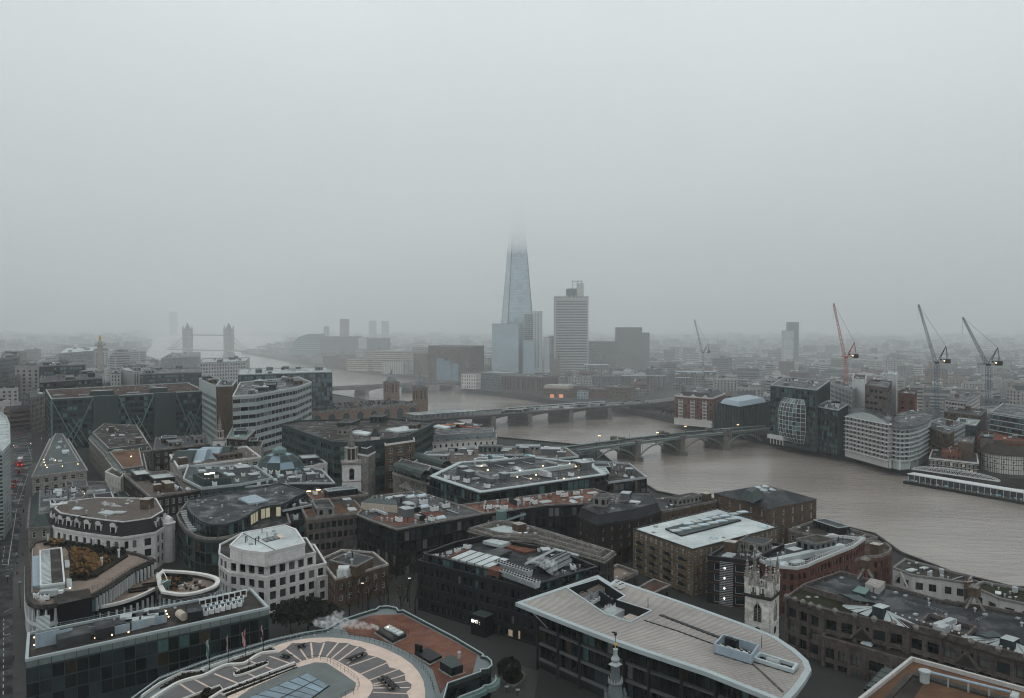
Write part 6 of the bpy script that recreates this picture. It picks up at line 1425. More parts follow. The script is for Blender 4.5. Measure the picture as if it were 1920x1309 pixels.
for i in range(K_):
    t0,t1=i/K_,(i+1)/K_; h=lambda t:30.8+1.3*math.sin(math.pi*t); p0,p1=a.lerp(e,t0),a.lerp(e,t1); q0,q1=b.lerp(c,t0),b.lerp(c,t1)
    m.face([(p0.x,p0.y,h(t0)),(p1.x,p1.y,h(t1)),(q1.x,q1.y,h(t1)),(q0.x,q0.y,h(t0))],'glass_mid'); 
    for t,pp,qq in((t0,p0,q0),): m.bar((pp.x,pp.y,h(t)+.1),(qq.x,qq.y,h(t)+.1),.1,'clad_teal')
m.build('curved_rooflight',gk)
m=MB()
for x,y in((a,b),): m.bar((x.x,x.y,31.6),(y.x,y.y,31.9),.5,'clad_pale'); m.bar((b.x,b.y,31.9),(c.x,c.y,31.6),.5,'clad_pale')
m.build('rooflight_edge',gk)
clutter(g,16,['cooling_unit','duct','pipe_run','roof_vent','air_handler','safety_rail','stair_hut'],33,poly=PP([(1020,1060),(1050,1085),(1115,1070),(1060,1045),(990,1022)],30),sc_=.7)
clutter(g,12,['cooling_unit','hatch','pipe_run','roof_vent','safety_rail'],34,poly=PP([(800,1048),(846,1036),(905,1018),(880,1030),(830,1050)],30),sc_=.7)
# entrance box with lit sign
p=P(893,1222,15); fe=[e for e in slope_edges(pl) if e[4]>30]; a,b,d,n,L=max(fe,key=lambda e:e[4] if e[3].x<.2 else 0)
s=(V2(p)-a).dot(d)-6.5; c=a+d*s+n*2.2; m=MB(); m.box(c,d,5,4,14.7,20.5,'clad_black','clad_green'); m.build('entrance_box',gk)
fc=bpy.data.curves.new('lit_sign','FONT'); fc.body='BMT :'; fc.size=1.25; fc.extrude=.06; fc.align_x='CENTER'; fc.materials.append(M('lit_sign'))
o=bpy.data.objects.new('t',fc); COL.objects.link(o); me=bpy.data.meshes.new_from_object(o.evaluated_get(bpy.context.evaluated_depsgraph_get())); bpy.data.objects.remove(o); o=bpy.data.objects.new('lit_sign',me); COL.objects.link(o); o.parent=gk; tp=c+n*2.28-d*.6; o.location=Vector((tp.x,tp.y,18.4))-WO[gk.name]; o.rotation_euler=(math.pi/2,0,math.atan2(d.y,d.x)); WO[o.name]=WO[gk.name]
for k,(s0,hh) in enumerate(((8.0,2.4),(11.0,3))): c2=a+d*(s+s0)+n*.06; m=MB(); m.box(c2,d,1.3-k*.8,.12,15.6,15.6+hh*.7,'lit_room'); m.build('lit_window',gk)
# balustraded ring behind
g=bld('stone_office','brown stone block with heavy balustraded roof edge behind the dark office',[(880,990),(938,973),(1005,988),(1151,1033),(1132,1047),(1002,1010),(925,1004)],32.5,dict(bay=2.8,fh=3.6,ww=.34,wh=.5,wall='stone_dark',gl='dark'),'gravel','stone_dirty',ph=.9)
pl,rz=RP[g.name]
for t,z in((-.7,31.6),(-.35,32.3)): m=MB(); ring(m,inset(pl,t),inset(pl,t+.6),z-.3,z,'stone_dirty'); m.build('cornice',g)
m=MB(); ring(m,inset(pl,2.2),inset(pl,2.8),rz,rz+1.4,'stone_dirty'); m.build('inner_kerb',g)
clutter(g,8,LIGHT,8,inset(pl,3)); m=MB(); a=P(940,966,34); m.lathe((a.x,a.y),[(1.8,31.6),(1.8,35.4),(1.9,35.6)],'metal_green',12); m.build('flue_drum',g)
p=PP([(925,1003),(965,992),(1000,998),(980,1012)],33.5)
sheet(g,'pale_terrace',[(912,992),(945,985),(985,994),(955,1003)],32.6,'roof_pale',.9)
# pink terrace
g=bld('terrace_block','low block with a pinkish paved terrace and round lamps',[(1127,1076),(1152,1092),(1197,1071),(1157,1057)],21.5,dict(bay=4,fh=5,ww=.5,wh=.8,wall='stone_dark',gl='dark'),'deck','stone_dirty',ph=1)
rails(g,PP([(1152,1092),(1197,1071)],22),21.4,1.1,'metal_dark',1.5)
for u,v in((1141,1084),(1156,1077),(1171,1071)): p=P(u,v,22.5); m=MB(); m.lathe((p.x,p.y),[(.08,20.5),(.08,21.6),(.45,21.7),(.45,21.85),(.1,22)],'roof_white',8); m.build('terrace_lamp',g)
g=bld('low_building','low dark building with a dull red roof beside the yellow brick flats',[(1196,1101),(1222,1113),(1258,1096),(1225,1085)],19,dict(bay=3,fh=3.6,ww=.4,wall='stone_dark',gl='dark'),'roof_brown','stone_dirty',ph=.4)
# --- big lens roof ---
def lens():
    z=31.0; outl=[(969,1131),(1068,1170),(1152,1202),(1200,1219),(1326,1261),(1442,1307),(1470,1319),(1492,1297),(1508,1276),(1519,1257),(1513,1240),(1490,1219),(1452,1194),(1402,1174),(1299,1137),(1155,1088),(1145,1095),(1121,1080)]
    hole=[(1066,1105),(1122,1088),(1170,1119),(1156,1127),(1219,1147),(1181,1167),(1136,1152)]
    O=PP(outl,z);Hh=PP(hole,z); c=sum(O,Vector((0,0)))/len(O); B=root('curved_roof_office',(c.x,c.y,14.7),'dark glass office under a huge pale seamed roof shaped like a boat','building')
    pts=O+Hh; n1=len(O); ed=[(i,(i+1)%n1) for i in range(n1)]+[(n1+i,n1+(i+1)%len(Hh)) for i in range(len(Hh))]
    vs,_,fs,*_=delaunay_2d_cdt(pts,ed,[],1,1e-4); m=MB()
    # the roof swells a little towards its middle
    def hz(p): return z
    for f in fs:
        cc=sum((vs[i] for i in f),Vector((0,0)))/len(f)
        if not inpoly(cc,O) or inpoly(cc,Hh): continue
        m.face([(vs[i].x,vs[i].y,z) for i in f],'roof_zinc'); m.face([(vs[i].x,vs[i].y,z-.5) for i in f][::-1],'zinc_edge')
    m.build('roof_skin',B)
    m=MB(); Oc=ccw(O); ring(m,inset(Oc,-.25),inset(Oc,1.0),z-.75,z+.16,'zinc_edge'); m.build('roof_edge',B)
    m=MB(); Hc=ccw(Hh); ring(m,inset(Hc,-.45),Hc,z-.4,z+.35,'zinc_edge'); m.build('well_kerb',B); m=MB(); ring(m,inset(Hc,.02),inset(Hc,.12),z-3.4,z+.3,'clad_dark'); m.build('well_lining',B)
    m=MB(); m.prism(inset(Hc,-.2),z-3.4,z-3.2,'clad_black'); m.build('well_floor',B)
    # standing seams
    m=MB(); a,b=V2(P(1000,1140,z)),V2(P(1300,1178,z)); d=(b-a).normalized(); nn=Vector((-d.y,d.x)); inn=inset(Oc,1.2); hl=inset(Hc,-.5)
    def clip(off):
        o=a+nn*off; xs=[]
        for poly in(inn,hl):
            for i in range(len(poly)):
                p,q=poly[i],poly[(i+1)%len(poly)]; s0=(p-o).dot(nn); s1=(q-o).dot(nn)
                if (s0>0)!=(s1>0): t=s0/(s0-s1); xs.append((p+(q-p)*t-o).dot(d))
        return sorted(xs),o
    for k in range(-160,160):
        xs,o=clip(k*.8)
        for i in range(0,len(xs)-1,2):
            p,q=o+d*xs[i],o+d*xs[i+1]
            if (q-p).length>.6: m.box((p+q)/2,d,(q-p).length,.16,z,z+.1,'seam_metal')
    m.build('standing_seam',B,True)
    # slits drawn as raised strips; the widest is a shaded gap painted dark
    m=MB(); line=PP([(1238,1154),(1290,1174),(1355,1199)],z); path_prism(m,line,.9,z+.02,z+.24,'metal_dark'); m.build('slit_strip',B)
    m=MB(); line=PP([(1208,1164),(1270,1184),(1338,1209)],z); path_prism(m,line,.3,z+.02,z+.22,'metal_dark'); m.build('slit_strip',B)
    m=MB(); line=PP([(1402,1239),(1430,1263),(1468,1299)],z); path_prism(m,line,.35,z+.02,z+.24,'concrete_brown'); m.build('slit_strip',B)
    # plant well
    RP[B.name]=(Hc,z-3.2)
    def at(k,u,v,rz,s=1,zz=None): p=P(u,v,z-2); put(B,k,(p.x,p.y),rz,(s,s,s),zz)
    dv=V2(P(1122,1088,z))-V2(P(1066,1105,z)); ang=math.atan2(dv.y,dv.x)
    def blk(pts,h,top,side='metal',nm='air_handler'): m=MB(); m.prism(ccw(PP(pts,z-3.2+h)),z-3.2,z-3.2+h,side,top); m.build(nm,B)
    blk([(1106,1105),(1128,1113),(1134,1095),(1124,1091)],0.01,'felt')
    blk([(1100,1106),(1112,1112),(1137,1101),(1124,1095)],2.4,'gravel','metal'); blk([(1080,1115),(1092,1122),(1106,1113),(1092,1108)],2.2,'gravel','metal')
    for k in range(5): at('cooling_unit',1105+k*7,1128-k*4.2,ang,.62)
    for k in range(3): at('cooling_unit',1140+k*6,1134-k*3,ang,.6)
    blk([(1130,1144),(1150,1155),(1174,1141),(1155,1133)],1.8,'roof_white','clad_white'); blk([(1168,1157),(1182,1163),(1200,1153),(1185,1148)],1.2,'clad_cream','clad_white')
    for u,v in((1138,1117),(1146,1122),(1152,1118),(1180,1148),(1176,1144)): at('water_tank',u,v,0,.6)
    for u,v in((1160,1156),(1150,1158),(1168,1163),(1190,1145)): at('duct',u,v,ang,.5)
    at('pipe_run',1120,1138,ang,.8); at('safety_rail',1090,1122,ang,.8); at('pipe_run',1140,1150,ang,.7)
    for u,v in((1158,1101),(1165,1105)): p=P(u,v,z); put(B,'cooling_unit',(p.x,p.y),ang,(.7,.7,.7),z+.15)
    # two rooftop boxes towards the prow
    q=ccw(PP([(1338,1217),(1410,1239),(1424,1218),(1355,1198)],z+1)); m=MB(); m.prism(q,z+.02,z+.3,'felt'); ring(m,q,inset(q,.35),z+.05,z+2.1,'clad_blue'); m.build('plant_enclosure',B); RP['x']=(q,z+.3)
    e0=(q[0]+q[3])/2
    cc=PP([(1358,1210),(1374,1214),(1388,1219),(1403,1224)],z+1.6)
    for p in cc: put(B,'cooling_unit',(p.x,p.y),ang+1.2,(.7,.7,.8),z+.3)
    for u,v in((1366,1197),(1378,1201)): p=P(u,v,z+3); m=MB(); m.box((p.x,p.y),(.8,-.6),1.3,1.1,z+.3,z+3.2,'clad_dark','felt'); m.build('flue',B)
    q=ccw(PP([(1411,1237),(1488,1261),(1497,1249),(1424,1226)],z+.5)); m=MB(); m.prism(q,z+.02,z+.3,'felt'); ring(m,q,inset(q,.55),z+.05,z+1.0,'zinc_edge'); m.build('plant_enclosure',B)
    m=MB(); a2,b2=P(1438,1236,z+1),P(1462,1243,z+1); m.bar(a2,b2,.55,'roof_white',sides=8); m.build('flue_drum',B)
    for u,v in((1447,1233),(1458,1236),(1472,1248)): p=P(u,v,z+1); put(B,'hatch',(p.x,p.y),ang,None,z+.3)
    for u,v in((1215,1140),(1428,1216)): p=P(u,v,z); m=MB(); m.bar((p.x,p.y,z),(p.x,p.y,z+2.6),.07,'metal_dark'); m.build('mast',B)
    # glass walls set back under the eaves
    wl=inset(Oc,4.2); WS=dict(bay=1.75,fh=3.9,ww=.94,wh=.82,wall='fin_dark',gl='office',dep=.2,tm=1.2,pane='thin',frame='fin_dark',em=.1)
    walls(B,wl,14.7,z-.8,WS)
    cm_=MB();lm=MB()
    for a,b,d_,n_,L in slope_edges(wl):
        if L<3: continue
        for k in range(5): z_=z-1.9-k*3.9; m=MB(); m.box((a+b)/2+n_*.45,d_,L,.9,z_-.18,z_+.18,'clad_grey'); m.build('floor_ledge',B)
        nn_=int(L/7)
        for k in range(nn_+1): p=a+d_*(L*k/max(1,nn_))+n_*.9; m=MB(); m.bar((p.x,p.y,14.7),(p.x,p.y,z-.9),.38,'fin_dark',sides=8); m.build('column',B)
    for (u0,v0),(u1,v1) in(((996,1146),(1027,1178)),((1093,1185),(1113,1202))):
        p=P(u0,v0,z-.9); q=P(u1,v1,z-5.2); m=MB(); m.bar(p,q,.16,'metal'); m.build('strut',B)
lens()
# --- gothic church tower ---
def gothic_tower():
    y=195; x=(1434-960)/F*y; w_=6.4; ang=-.62; c=Vector((x,y)); d=Vector((math.cos(ang),math.sin(ang))); n=Vector((-d.y,d.x)); B=root('gothic_church_tower',(x,y,14.7),'white gothic church tower crowded with stone pinnacles','church')
    zt=33.0; m=MB(); m.box(c,d,w_,w_,14.7,zt,'stone_tower'); m.build('tower',B)
    for z,e,h in((zt,.5,.5),(zt+.5,.9,.35),(27,.2,.2),(22.7,.25,.3)): m=MB(); m.box(c,d,w_+e,w_+e,z,z+h,'stone_dark' if z>=zt else 'stone_tower'); m.build('string_course',B)
    for q,dd in((-n,d),(d,n),(-d,n),(n,d)):
        p=c+q*(w_/2+.05)
        m=MB(); W_=.95; pts=[(-W_,27.3),(W_,27.3),(W_,30.6),(0,32.2),(-W_,30.6)]; m.face([((p+dd*s).x,(p+dd*s).y,z) for s,z in pts],'glass')
        for s in(-W_,0,W_): a=p+dd*s+q*.05; m.bar((a.x,a.y,27.2),(a.x,a.y,30.8 if s else 32),.11,'stone')
        for (s0,z0),(s1,z1) in(((-W_,30.7),(0,32.3)),((W_,30.7),(0,32.3))): a=p+dd*s0+q*.06;b=p+dd*s1+q*.06; m.bar((a.x,a.y,z0),(b.x,b.y,z1),.14,'stone')
        for k in range(9): a=p+q*.04; m.box(a,dd,W_*2,.1,27.6+k*.36,27.7+k*.36,'stone_dirty')
        m.build('belfry_window',B)
        m=MB(); m.face([((p+dd*.95*math.cos(t)).x,(p+dd*.95*math.cos(t)).y,25+.95*math.sin(t)) for t in[2*math.pi*i/14 for i in range(14)]],'glass'); m.build('round_window',B)
        # pierced parapet with a central gablet
        m=MB(); 
        for k in range(-4,5):
            a=p+dd*(k*.78)-q*.25; m.box(a,dd,.3,.3,zt+.85,zt+2.6,'stone_tower')
        m.box(p-q*.25,dd,w_-.6,.34,zt+.85,zt+1.3,'stone_dark'); m.box(p-q*.25,dd,w_-.6,.34,zt+2.5,zt+2.85,'stone_tower')
        for t in(-1,1): a=p+dd*t*1.2-q*.25; b=p-q*.25; m.bar((a.x,a.y,zt+2.8),(b.x,b.y,zt+4.6),.18,'stone')
        m.build('parapet',B)
    def pin(p,z,r0,h,nm='pinnacle'):
        m=MB(); m.box(p,d,r0*2,r0*2,z,z+h*.42,'stone_tower'); m.box(p,d,r0*2.5,r0*2.5,z+h*.42,z+h*.46,'stone')
        q=[p+(d*a+n*b)*r0*.9 for a,b in((-1,-1),(1,-1),(1,1),(-1,1))]; m.frustum(ccw(q),z+h*.46,ccw([p+(v-p)*.08 for v in q]),z+h,'stone_dirty')
        for k in range(5):
            zz=z+h*(.5+.09*k); rr=r0*(.95-.17*k)
            for a,b in((-1,-1),(1,-1),(1,1),(-1,1)): s=p+(d*a+n*b)*rr; m.box(s,d,.16,.16,zz,zz+.2,'stone')
        m.lathe(p,[(.06,z+h),(.2,z+h+.12),(.2,z+h+.3),(.03,z+h+.42)],'stone_white',6); m.build(nm,B)
    for a,b in((-1,-1),(1,-1),(1,1),(-1,1)):
        p=c+(d*a+n*b)*w_*.44; pin(p,zt+.4,.5,9.6,'corner_pinnacle')
        for e,f in((a*.62,b),(a,b*.62)): pin(c+(d*e+n*f)*w_*.5,zt+.6,.24,5.2)
    for q in(-n,d,-d,n): pin(c+q*w_*.47,zt+.6,.36,5.6)
gothic_tower()
# --- slender near spire ---
def near_spire():
    y=150; x=(1156.5-960)/F*y; c=(x,y); Z=lambda v:Pd(1156,v,y).z; B=root('church_spire',(x,y,14.7),'slender grey lead spire with gilded ball in front of the glass office','church')
    d=Vector((.72,.69)); C=Vector(c)
    m=MB(); m.box(C,d,5.5,5.5,14.7,26,'stone_tower'); m.box(C,d,6.1,6.1,26,26.6,'stone'); m.build('tower',B)
    q=lambda r:[C+Vector((math.cos(math.pi*i/4+.4),math.sin(math.pi*i/4+.4)))*r for i in range(8)]
    m=MB(); m.frustum(q(2.2),26.6,q(2.0),Z(1309),'lead'); m.frustum(q(1.75),Z(1309),q(1.15),Z(1283),'lead'); m.build('lower_stage',B)
    for i in range(8): p=C+Vector((math.cos(math.pi*i/4+.4),math.sin(math.pi*i/4+.4)))*1.95; m=MB(); m.lathe(p,[(.28,26.6),(.28,28.9),(.14,29.2),(.3,29.6),(.2,30),(.02,30.2)],'lead',6); m.build('urn',B)
    m=MB(); m.lathe(c,[(1.0,Z(1283)),(1.45,Z(1281)),(1.45,Z(1278)),(.8,Z(1277))],'lead',14); m.build('balcony',B)
    m=MB()
    for i in range(14): p=(x+1.35*math.cos(i*.449),y+1.35*math.sin(i*.449)); m.bar((p[0],p[1],Z(1278)),(p[0],p[1],Z(1270)),.05,'cloth_pale')
    m.build('balustrade',B,True)
    m=MB(); m.box(C,d,1.25,1.25,Z(1277),Z(1246),'lead'); m.build('upper_shaft',B)
    m=MB(); m.box(C,d,1.7,1.7,Z(1247),Z(1245.5),'metal'); m.frustum([C+(v-C) for v in[C+d*a*.98+Vector((-d.y,d.x))*b*.98 for a,b in((-1,-1),(1,-1),(1,1),(-1,1))]],Z(1245.5),[C+d*a*.5+Vector((-d.y,d.x))*b*.5 for a,b in((-1,-1),(1,-1),(1,1),(-1,1))],Z(1241),'metal'); m.build('cornice',B)
    m=MB(); m.lathe(c,[(.4,Z(1241)),(.82,Z(1238)),(.86,Z(1235)),(.6,Z(1231)),(.38,Z(1230)),(.52,Z(1229)),(.4,Z(1228)),(.4,Z(1218)),(.5,Z(1217)),(.1,Z(1216))],'metal',12); m.build('bulb_stage',B)
    m=MB(); m.lathe(c,[(.12,Z(1216)),(.12,Z(1211)),(.3,Z(1210)),(.36,Z(1208)),(.26,Z(1206)),(.03,Z(1205))],'gold',10); m.build('gilded_ball',B)
    m=MB(); m.bar((x,y,Z(1206)),(x,y,Z(1192)),.05,'metal_dark'); m.lathe(c,[(.05,Z(1193)),(.34,Z(1190.5)),(.3,Z(1188)),(.05,Z(1186))],'metal_dark',8); m.box((x-.35,y),(1,0),.7,.08,Z(1187),Z(1184.5),'metal_dark'); m.bar((x+.1,y,Z(1188)),(x+.35,y,Z(1184)),.05,'metal_dark'); m.build('weather_vane',B)
near_spire()
# --- postmodern stone block bottom right ---
PM=dict(bay=3.6,fh=3.7,ww=.7,wh=.72,wall='concrete_brown',gl='black',dep=.7,tm=1.4,fin=(.7,.35,'concrete_brown',2),pane='cross',frame='fin_dark')
main=[(1473,1118),(1541,1141),(1700,1173),(1940,1236),(1945,1155),(1864,1138),(1764,1124),(1577,1070),(1508,1094)]
g=bld('stone_office','big brown stone office with dark flat roof, gables and fan skylights',main,26.5,PM,'felt','concrete_brown',ph=.7)
gs=g; pl,rz=RP[g.name]
sheet(g,'mossy_roof',[(1478,1118),(1510,1128),(1600,1150),(1640,1148),(1506,1098)],rz+.05,'moss',.04)
m=MB(); line=PP([(1506,1096),(1598,1124),(1705,1168),(1940,1233)],27.4); path_prism(m,line,.6,rz,27.4,'concrete_brown'); m.build('spine_parapet',g)
for k in range(26):
    p=PP([(1600+k*13.2,1126+k*4.15)],27.4)[0]; m=MB(); m.box(p,(1,0),.35,.35,27.4,27.7,'clad_white'); m.build('parapet_light',g)
def fansky(u,v,s=1):
    p=V2(P(u,v,27)); a,b=V2(P(1600,1130,27)),V2(P(1700,1160,27)); d=(b-a).normalized(); nn=Vector((-d.y,d.x))
    for sg in(-1,1):
        m=MB(); c=p+d*sg*1.4; k_=9; R_=7.5*s
        for i in range(k_):
            t0,t1=math.pi*i/k_,math.pi*(i+.8)/k_; f=lambda t:c+(d*sg*abs(math.sin(t))*R_*1.2+nn*math.cos(t)*2.6*s)
            q0,q1=f(t0),f(t1); m.face([(c.x,c.y,rz+2.6),(q0.x,q0.y,rz+.5),(q1.x,q1.y,rz+.5)],'clad_pale')
        m.build('fan_skylight',gs)
    m=MB(); m.box(p,d,2.8,3.4,rz,rz+3.2,'clad_teal','clad_pale'); m.build('skylight_hub',gs)
fansky(1652,1151); fansky(1893,1213)
# court with plant
q=ccw(PP([(1725,1167),(1740,1150),(1832,1176),(1815,1192)],26.5)); m=MB(); ring(m,q,inset(q,.5),rz,rz+1.0,'concrete_brown'); m.build('court_kerb',g); sheet(g,'court_floor',[tuple(p) for p in inset(q,.5)],rz+.06,'metal_dark',.05,True)
for k,(u,v) in enumerate(((1762,1174),(1772,1177),(1779,1168),(1794,1174),(1768,1180))): p=P(u,v,27); put(g,'cooling_unit' if k%2 else 'air_handler',(p.x,p.y),.6,(.7,.7,.9))
def box_at(B,nm,pts,z,h,k,top=None): m=MB(); m.prism(ccw(PP(pts,z)),z-h,z,k,top or k); return m.build(nm,B)
box_at(g,'teal_hut',[(1598,1108),(1622,1115),(1632,1104),(1610,1098)],28.4,2.6,'clad_teal','copper'); box_at(g,'pale_hut',[(1622,1094),(1648,1103),(1660,1090),(1632,1084)],27.6,1.8,'concrete_light','stone')
m=MB(); m.frustum(ccw(PP([(1570,1112),(1600,1128),(1650,1134),(1612,1112)],26)),rz,ccw(PP([(1578,1113),(1602,1124),(1636,1128),(1610,1114)],28.5)),28.3,'clad_teal','slate_green'); m.build('glazed_vault',g)
m=MB(); m.frustum(ccw(PP([(1828,1190),(1850,1200),(1888,1196),(1862,1180)],26)),rz,ccw(PP([(1838,1189),(1852,1194),(1876,1192),(1860,1182)],28.5)),28.3,'clad_teal','slate_green'); m.build('glazed_vault',g)
def tent(u,v,s=1,k='stone_dirty'):
    p=V2(P(u,v,26)); m=MB()
    for a in range(4): t=a*math.pi/2+.4; q=p+Vector((math.cos(t),math.sin(t)))*3.6*s; m.bar((q.x,q.y,rz),(p.x,p.y,rz+4.2*s),.42*s,k)
    m.box(p,(.9,.4),2.6*s,2.6*s,rz+3.6*s,rz+6.4*s,'brick_brown'); m.lathe(p,[(1.9*s,rz+6.4*s),(1.3*s,rz+7*s),(.2,rz+7.4*s)],'stone_dirty',4); m.build('roof_turret',gs)
tent(1623,1083,.85); tent(1826,1138,.85)
for k in range(14):
    t=k/13; 
    for lst in([(1475,1120),(1541,1142),(1700,1174),(1925,1232)],): 
        i=min(2,int(t*3)); f=t*3-i; u=lst[i][0]*(1-f)+lst[i+1][0]*f; v=lst[i][1]*(1-f)+lst[i+1][1]*f; p=V2(P(u,v,27)); m=MB(); m.lathe(p,[(.35,26.4),(.7,26.9),(.75,27.4),(.3,27.9)],'stone_dirty',8); m.build('stone_ball',gs)
clutter(g,14,['hatch','vent_pipe','roof_vent','hatch','safety_rail'],41,sc_=.8,clear=[(V2(P(1652,1151,27)).x,V2(P(1652,1151,27)).y,9)])
# stone gables on the facade
for a,b,d,n,L in slope_edges(ccw([V2(p) for p in pl])):
    if L>12 and n.y<0:
        for s in([L*.5] if L<30 else [L*.2,L*.5,L*.8]):
            p=a+d*s+n*.55; m=MB()
            for t in(-1,1): e=p+d*t*2.9; m.bar((e.x,e.y,20.6),(p.x,p.y,24.2),.36,'concrete_brown')
            m.face([((p+d*-2.6).x,(p+d*-2.6).y,20.9),((p+d*2.6).x,(p+d*2.6).y,20.9),(p.x,p.y,23.8)],'stone_dark'); m.build('stone_gable',g)
g=bld('stone_office','lower terraced wing in front of the big brown stone office',[(1541,1192),(1620,1214),(1668,1228),(1760,1250),(1945,1306),(1945,1262),(1780,1214),(1700,1190),(1605,1168),(1560,1163)],20.5,PM,'felt_brown','concrete_brown',ph=.8)
gl_=g; RP_=RP[g.name]
m=MB(); q=ccw(PP([(1670,1192),(1702,1200),(1722,1190),(1692,1182)],21)); ring(m,q,inset(q,.3),19.7,21,'concrete_brown'); 
for k in range(6): p=q[0].lerp(q[3],k/5.);e=q[1].lerp(q[2],k/5.); m.bar((p.x,p.y,20.9),(e.x,e.y,20.9),.09,'metal_white')
m.build('pergola',g); clutter(g,10,['hatch','skylight','vent_pipe','cooling_unit'],5,sc_=.8)
m=MB(); m.frustum(ccw(PP([(1795,1225),(1820,1240),(1830,1226),(1808,1214)],20)),19.7,ccw(PP([(1802,1222),(1818,1230),(1824,1222),(1810,1216)],23)),23,'glass_teal','clad_teal'); m.build('glass_bay',g)
# --- concrete river building ---
CB=dict(bay=4.4,fh=4.0,ww=.56,wh=.6,wall='concrete_light',gl='black',dep=.5,tm=.9,pane='case',frame='stone_dark')
g=bld('concrete_building','pale concrete riverside building with paired square windows, left half',[(1674,1063),(1709,1077),(1764,1084),(1815,1092),(1824,1079),(1768,1066),(1697,1047)],19.5,CB,'felt_brown','concrete',ph=.7); clutter(g,9,LIGHT+['water_tank'],6,sc_=.7)
a,b,d,n,L=[e for e in slope_edges(RP[g.name][0]) if e[4]>4][0]
p=V2(P(1692,1072,19))+n*.5; m=MB()
for t in(-1,1): e=p+d*t*3.2; m.bar((e.x,e.y,14.5),(p.x,p.y,19),.35,'concrete_light')
m.build('gable_frame',g)
g=bld('concrete_building','pale concrete riverside building with paired square windows, right half',[(1822,1098),(1875,1121),(1945,1136),(1945,1108),(1843,1089)],19.5,CB,'moss','concrete',ph=.7); clutter(g,6,LIGHT+['water_tank'],7,sc_=.7)
g=bld('brick_building','narrow brown link with chimneys between the two concrete halves',[(1808,1098),(1832,1104),(1842,1092),(1822,1086)],18.5,dict(CB,wall='stone_dark'),'felt_brown','stone_dirty',ph=.5); p=P(1816,1092,20); put(g,'chimney_stack',(p.x,p.y),.4)
# --- orange roof, bottom right corner ---
g=bld('brick_office','flat rust-brown roof with pale coping filling the bottom right corner',[(1709,1231),(1606,1312),(1560,1360),(1945,1365),(1945,1295)],29.5,dict(bay=3,fh=3.6,ww=.5,wh=.6,wall='brick_brown',gl='dark'),'roof_rust','concrete_light',ph=.8)
rz=RP[g.name][1]
for pts in([(1700,1262),(1640,1330),(1650,1333),(1712,1265)],[(1712,1265),(1900,1318),(1905,1312),(1716,1259)]): box_at(g,'roof_kerb',pts,rz+.4,.4,'stone_dark')
sheet(g,'dark_roof_strip',[(1712,1268),(1660,1330),(1690,1345),(1735,1276)],rz+.03,'felt_brown',.02)
p=P(1734,1258,31); m=MB(); m.lathe((p.x,p.y),[(.9,rz),(.9,rz+1.8),(1.15,rz+2.0),(1.15,rz+2.4)],'clad_pale',10); m.build('pipe_hood',g)
m=MB(); a,b=P(1741,1260,30.8),P(1895,1298,30.8); m.bar(a,b,.28,'clad_blue',sides=8); m.build('pale_duct',g)
for t in(.25,.5,.75): q=Vector(a).lerp(Vector(b),t); m=MB(); m.box((q.x,q.y),(1,0),.25,.25,rz,q.z-.2,'metal'); m.build('duct_leg',g)
box_at(g,'duct_box',[(1893,1305),(1907,1309),(1912,1299),(1898,1295)],31.6,1.9,'clad_pale')
g=bld('glass_lantern','teal glazed strip leaning on the rust-roofed building',[(1621,1291),(1648,1299),(1680,1262),(1655,1253)],28.5,dict(bay=2,fh=3,ww=.9,wh=.8,wall='clad_dark',gl='teal'),'copper','clad_dark',ph=.3)
for k in range(4): box_at(g,'copper_panel',[(1625+k*9,1286-k*9.2),(1648+k*9-1,1292-k*9.2),(1655+k*8.6,1284-k*9.2),(1632+k*9,1277.5-k*9.2)],28.75,.2,'slate_green')
g=bld('glass_lantern','small teal glazed roof at the very bottom edge beside the leaning strip',[(1607,1318),(1625,1322),(1640,1312),(1622,1306)],28,dict(blank=1,wall='clad_teal'),'copper','clad_teal',ph=.2)
# --- glass office bottom left ---
GO=dict(bay=2.35,fh=3.1,ww=.94,wh=.92,wall='clad_teal',gl='office',dep=.12,tm=1.75,em=.1,pane='thin',frame='frame_dark')
go=[(48,1236),(504,1138),(471,1103),(52,1186)]
g=bld('glass_office','low dark glass office with teal parapet strip and rooftop plant, bottom left',go,29,GO,'felt_brown','zinc_edge',ph=.55)
gg_=g; pl,rz=RP[g.name]; m=MB()
for a,b,d,n,L in slope_edges(pl):
    nn_=max(1,round(L/2.35))
    for k in range(nn_):
        m=MB(); s=(k+.5)*L/nn_; m.box(a+d*s+n*.05,d,L/nn_-.14,.1,27.05,28.42,'bridge_green'); m.build('parapet_panel',g)
def wallbox(u0,v0,u1,v1,h,k,th=.25,nm='screen_wall',zz=None):
    zz=rz if zz is None else zz; a,b=V2(P(u0,v0,zz)),V2(P(u1,v1,zz)); d=(b-a).normalized(); m=MB(); m.box((a+b)/2,d,(b-a).length,th,zz,zz+h,k); return m.build(nm,gg_)
wallbox(66,1216,112,1206,3.2,'clad_blue'); wallbox(112,1206,136,1200,2.8,'clad_blue'); wallbox(136,1200,170,1190,2.0,'clad_blue'); wallbox(170,1190,182,1188,1.8,'clad_blue'); wallbox(182,1198,312,1167,1.9,'clad_blue'); wallbox(352,1157,456,1134,1.6,'clad_blue'); wallbox(182,1198,178,1186,1.9,'clad_blue'); wallbox(312,1167,308,1157,1.9,'clad_blue')
for pts,h,k in(([(108,1200),(170,1186),(165,1172),(104,1184)],2.2,'felt_grey'),([(178,1182),(215,1174),(212,1160),(176,1166)],2.4,'felt'),([(352,1150),(380,1144),(376,1132),(349,1137)],2.4,'felt')): box_at(g,'plant_room',pts,rz+h,h,k)
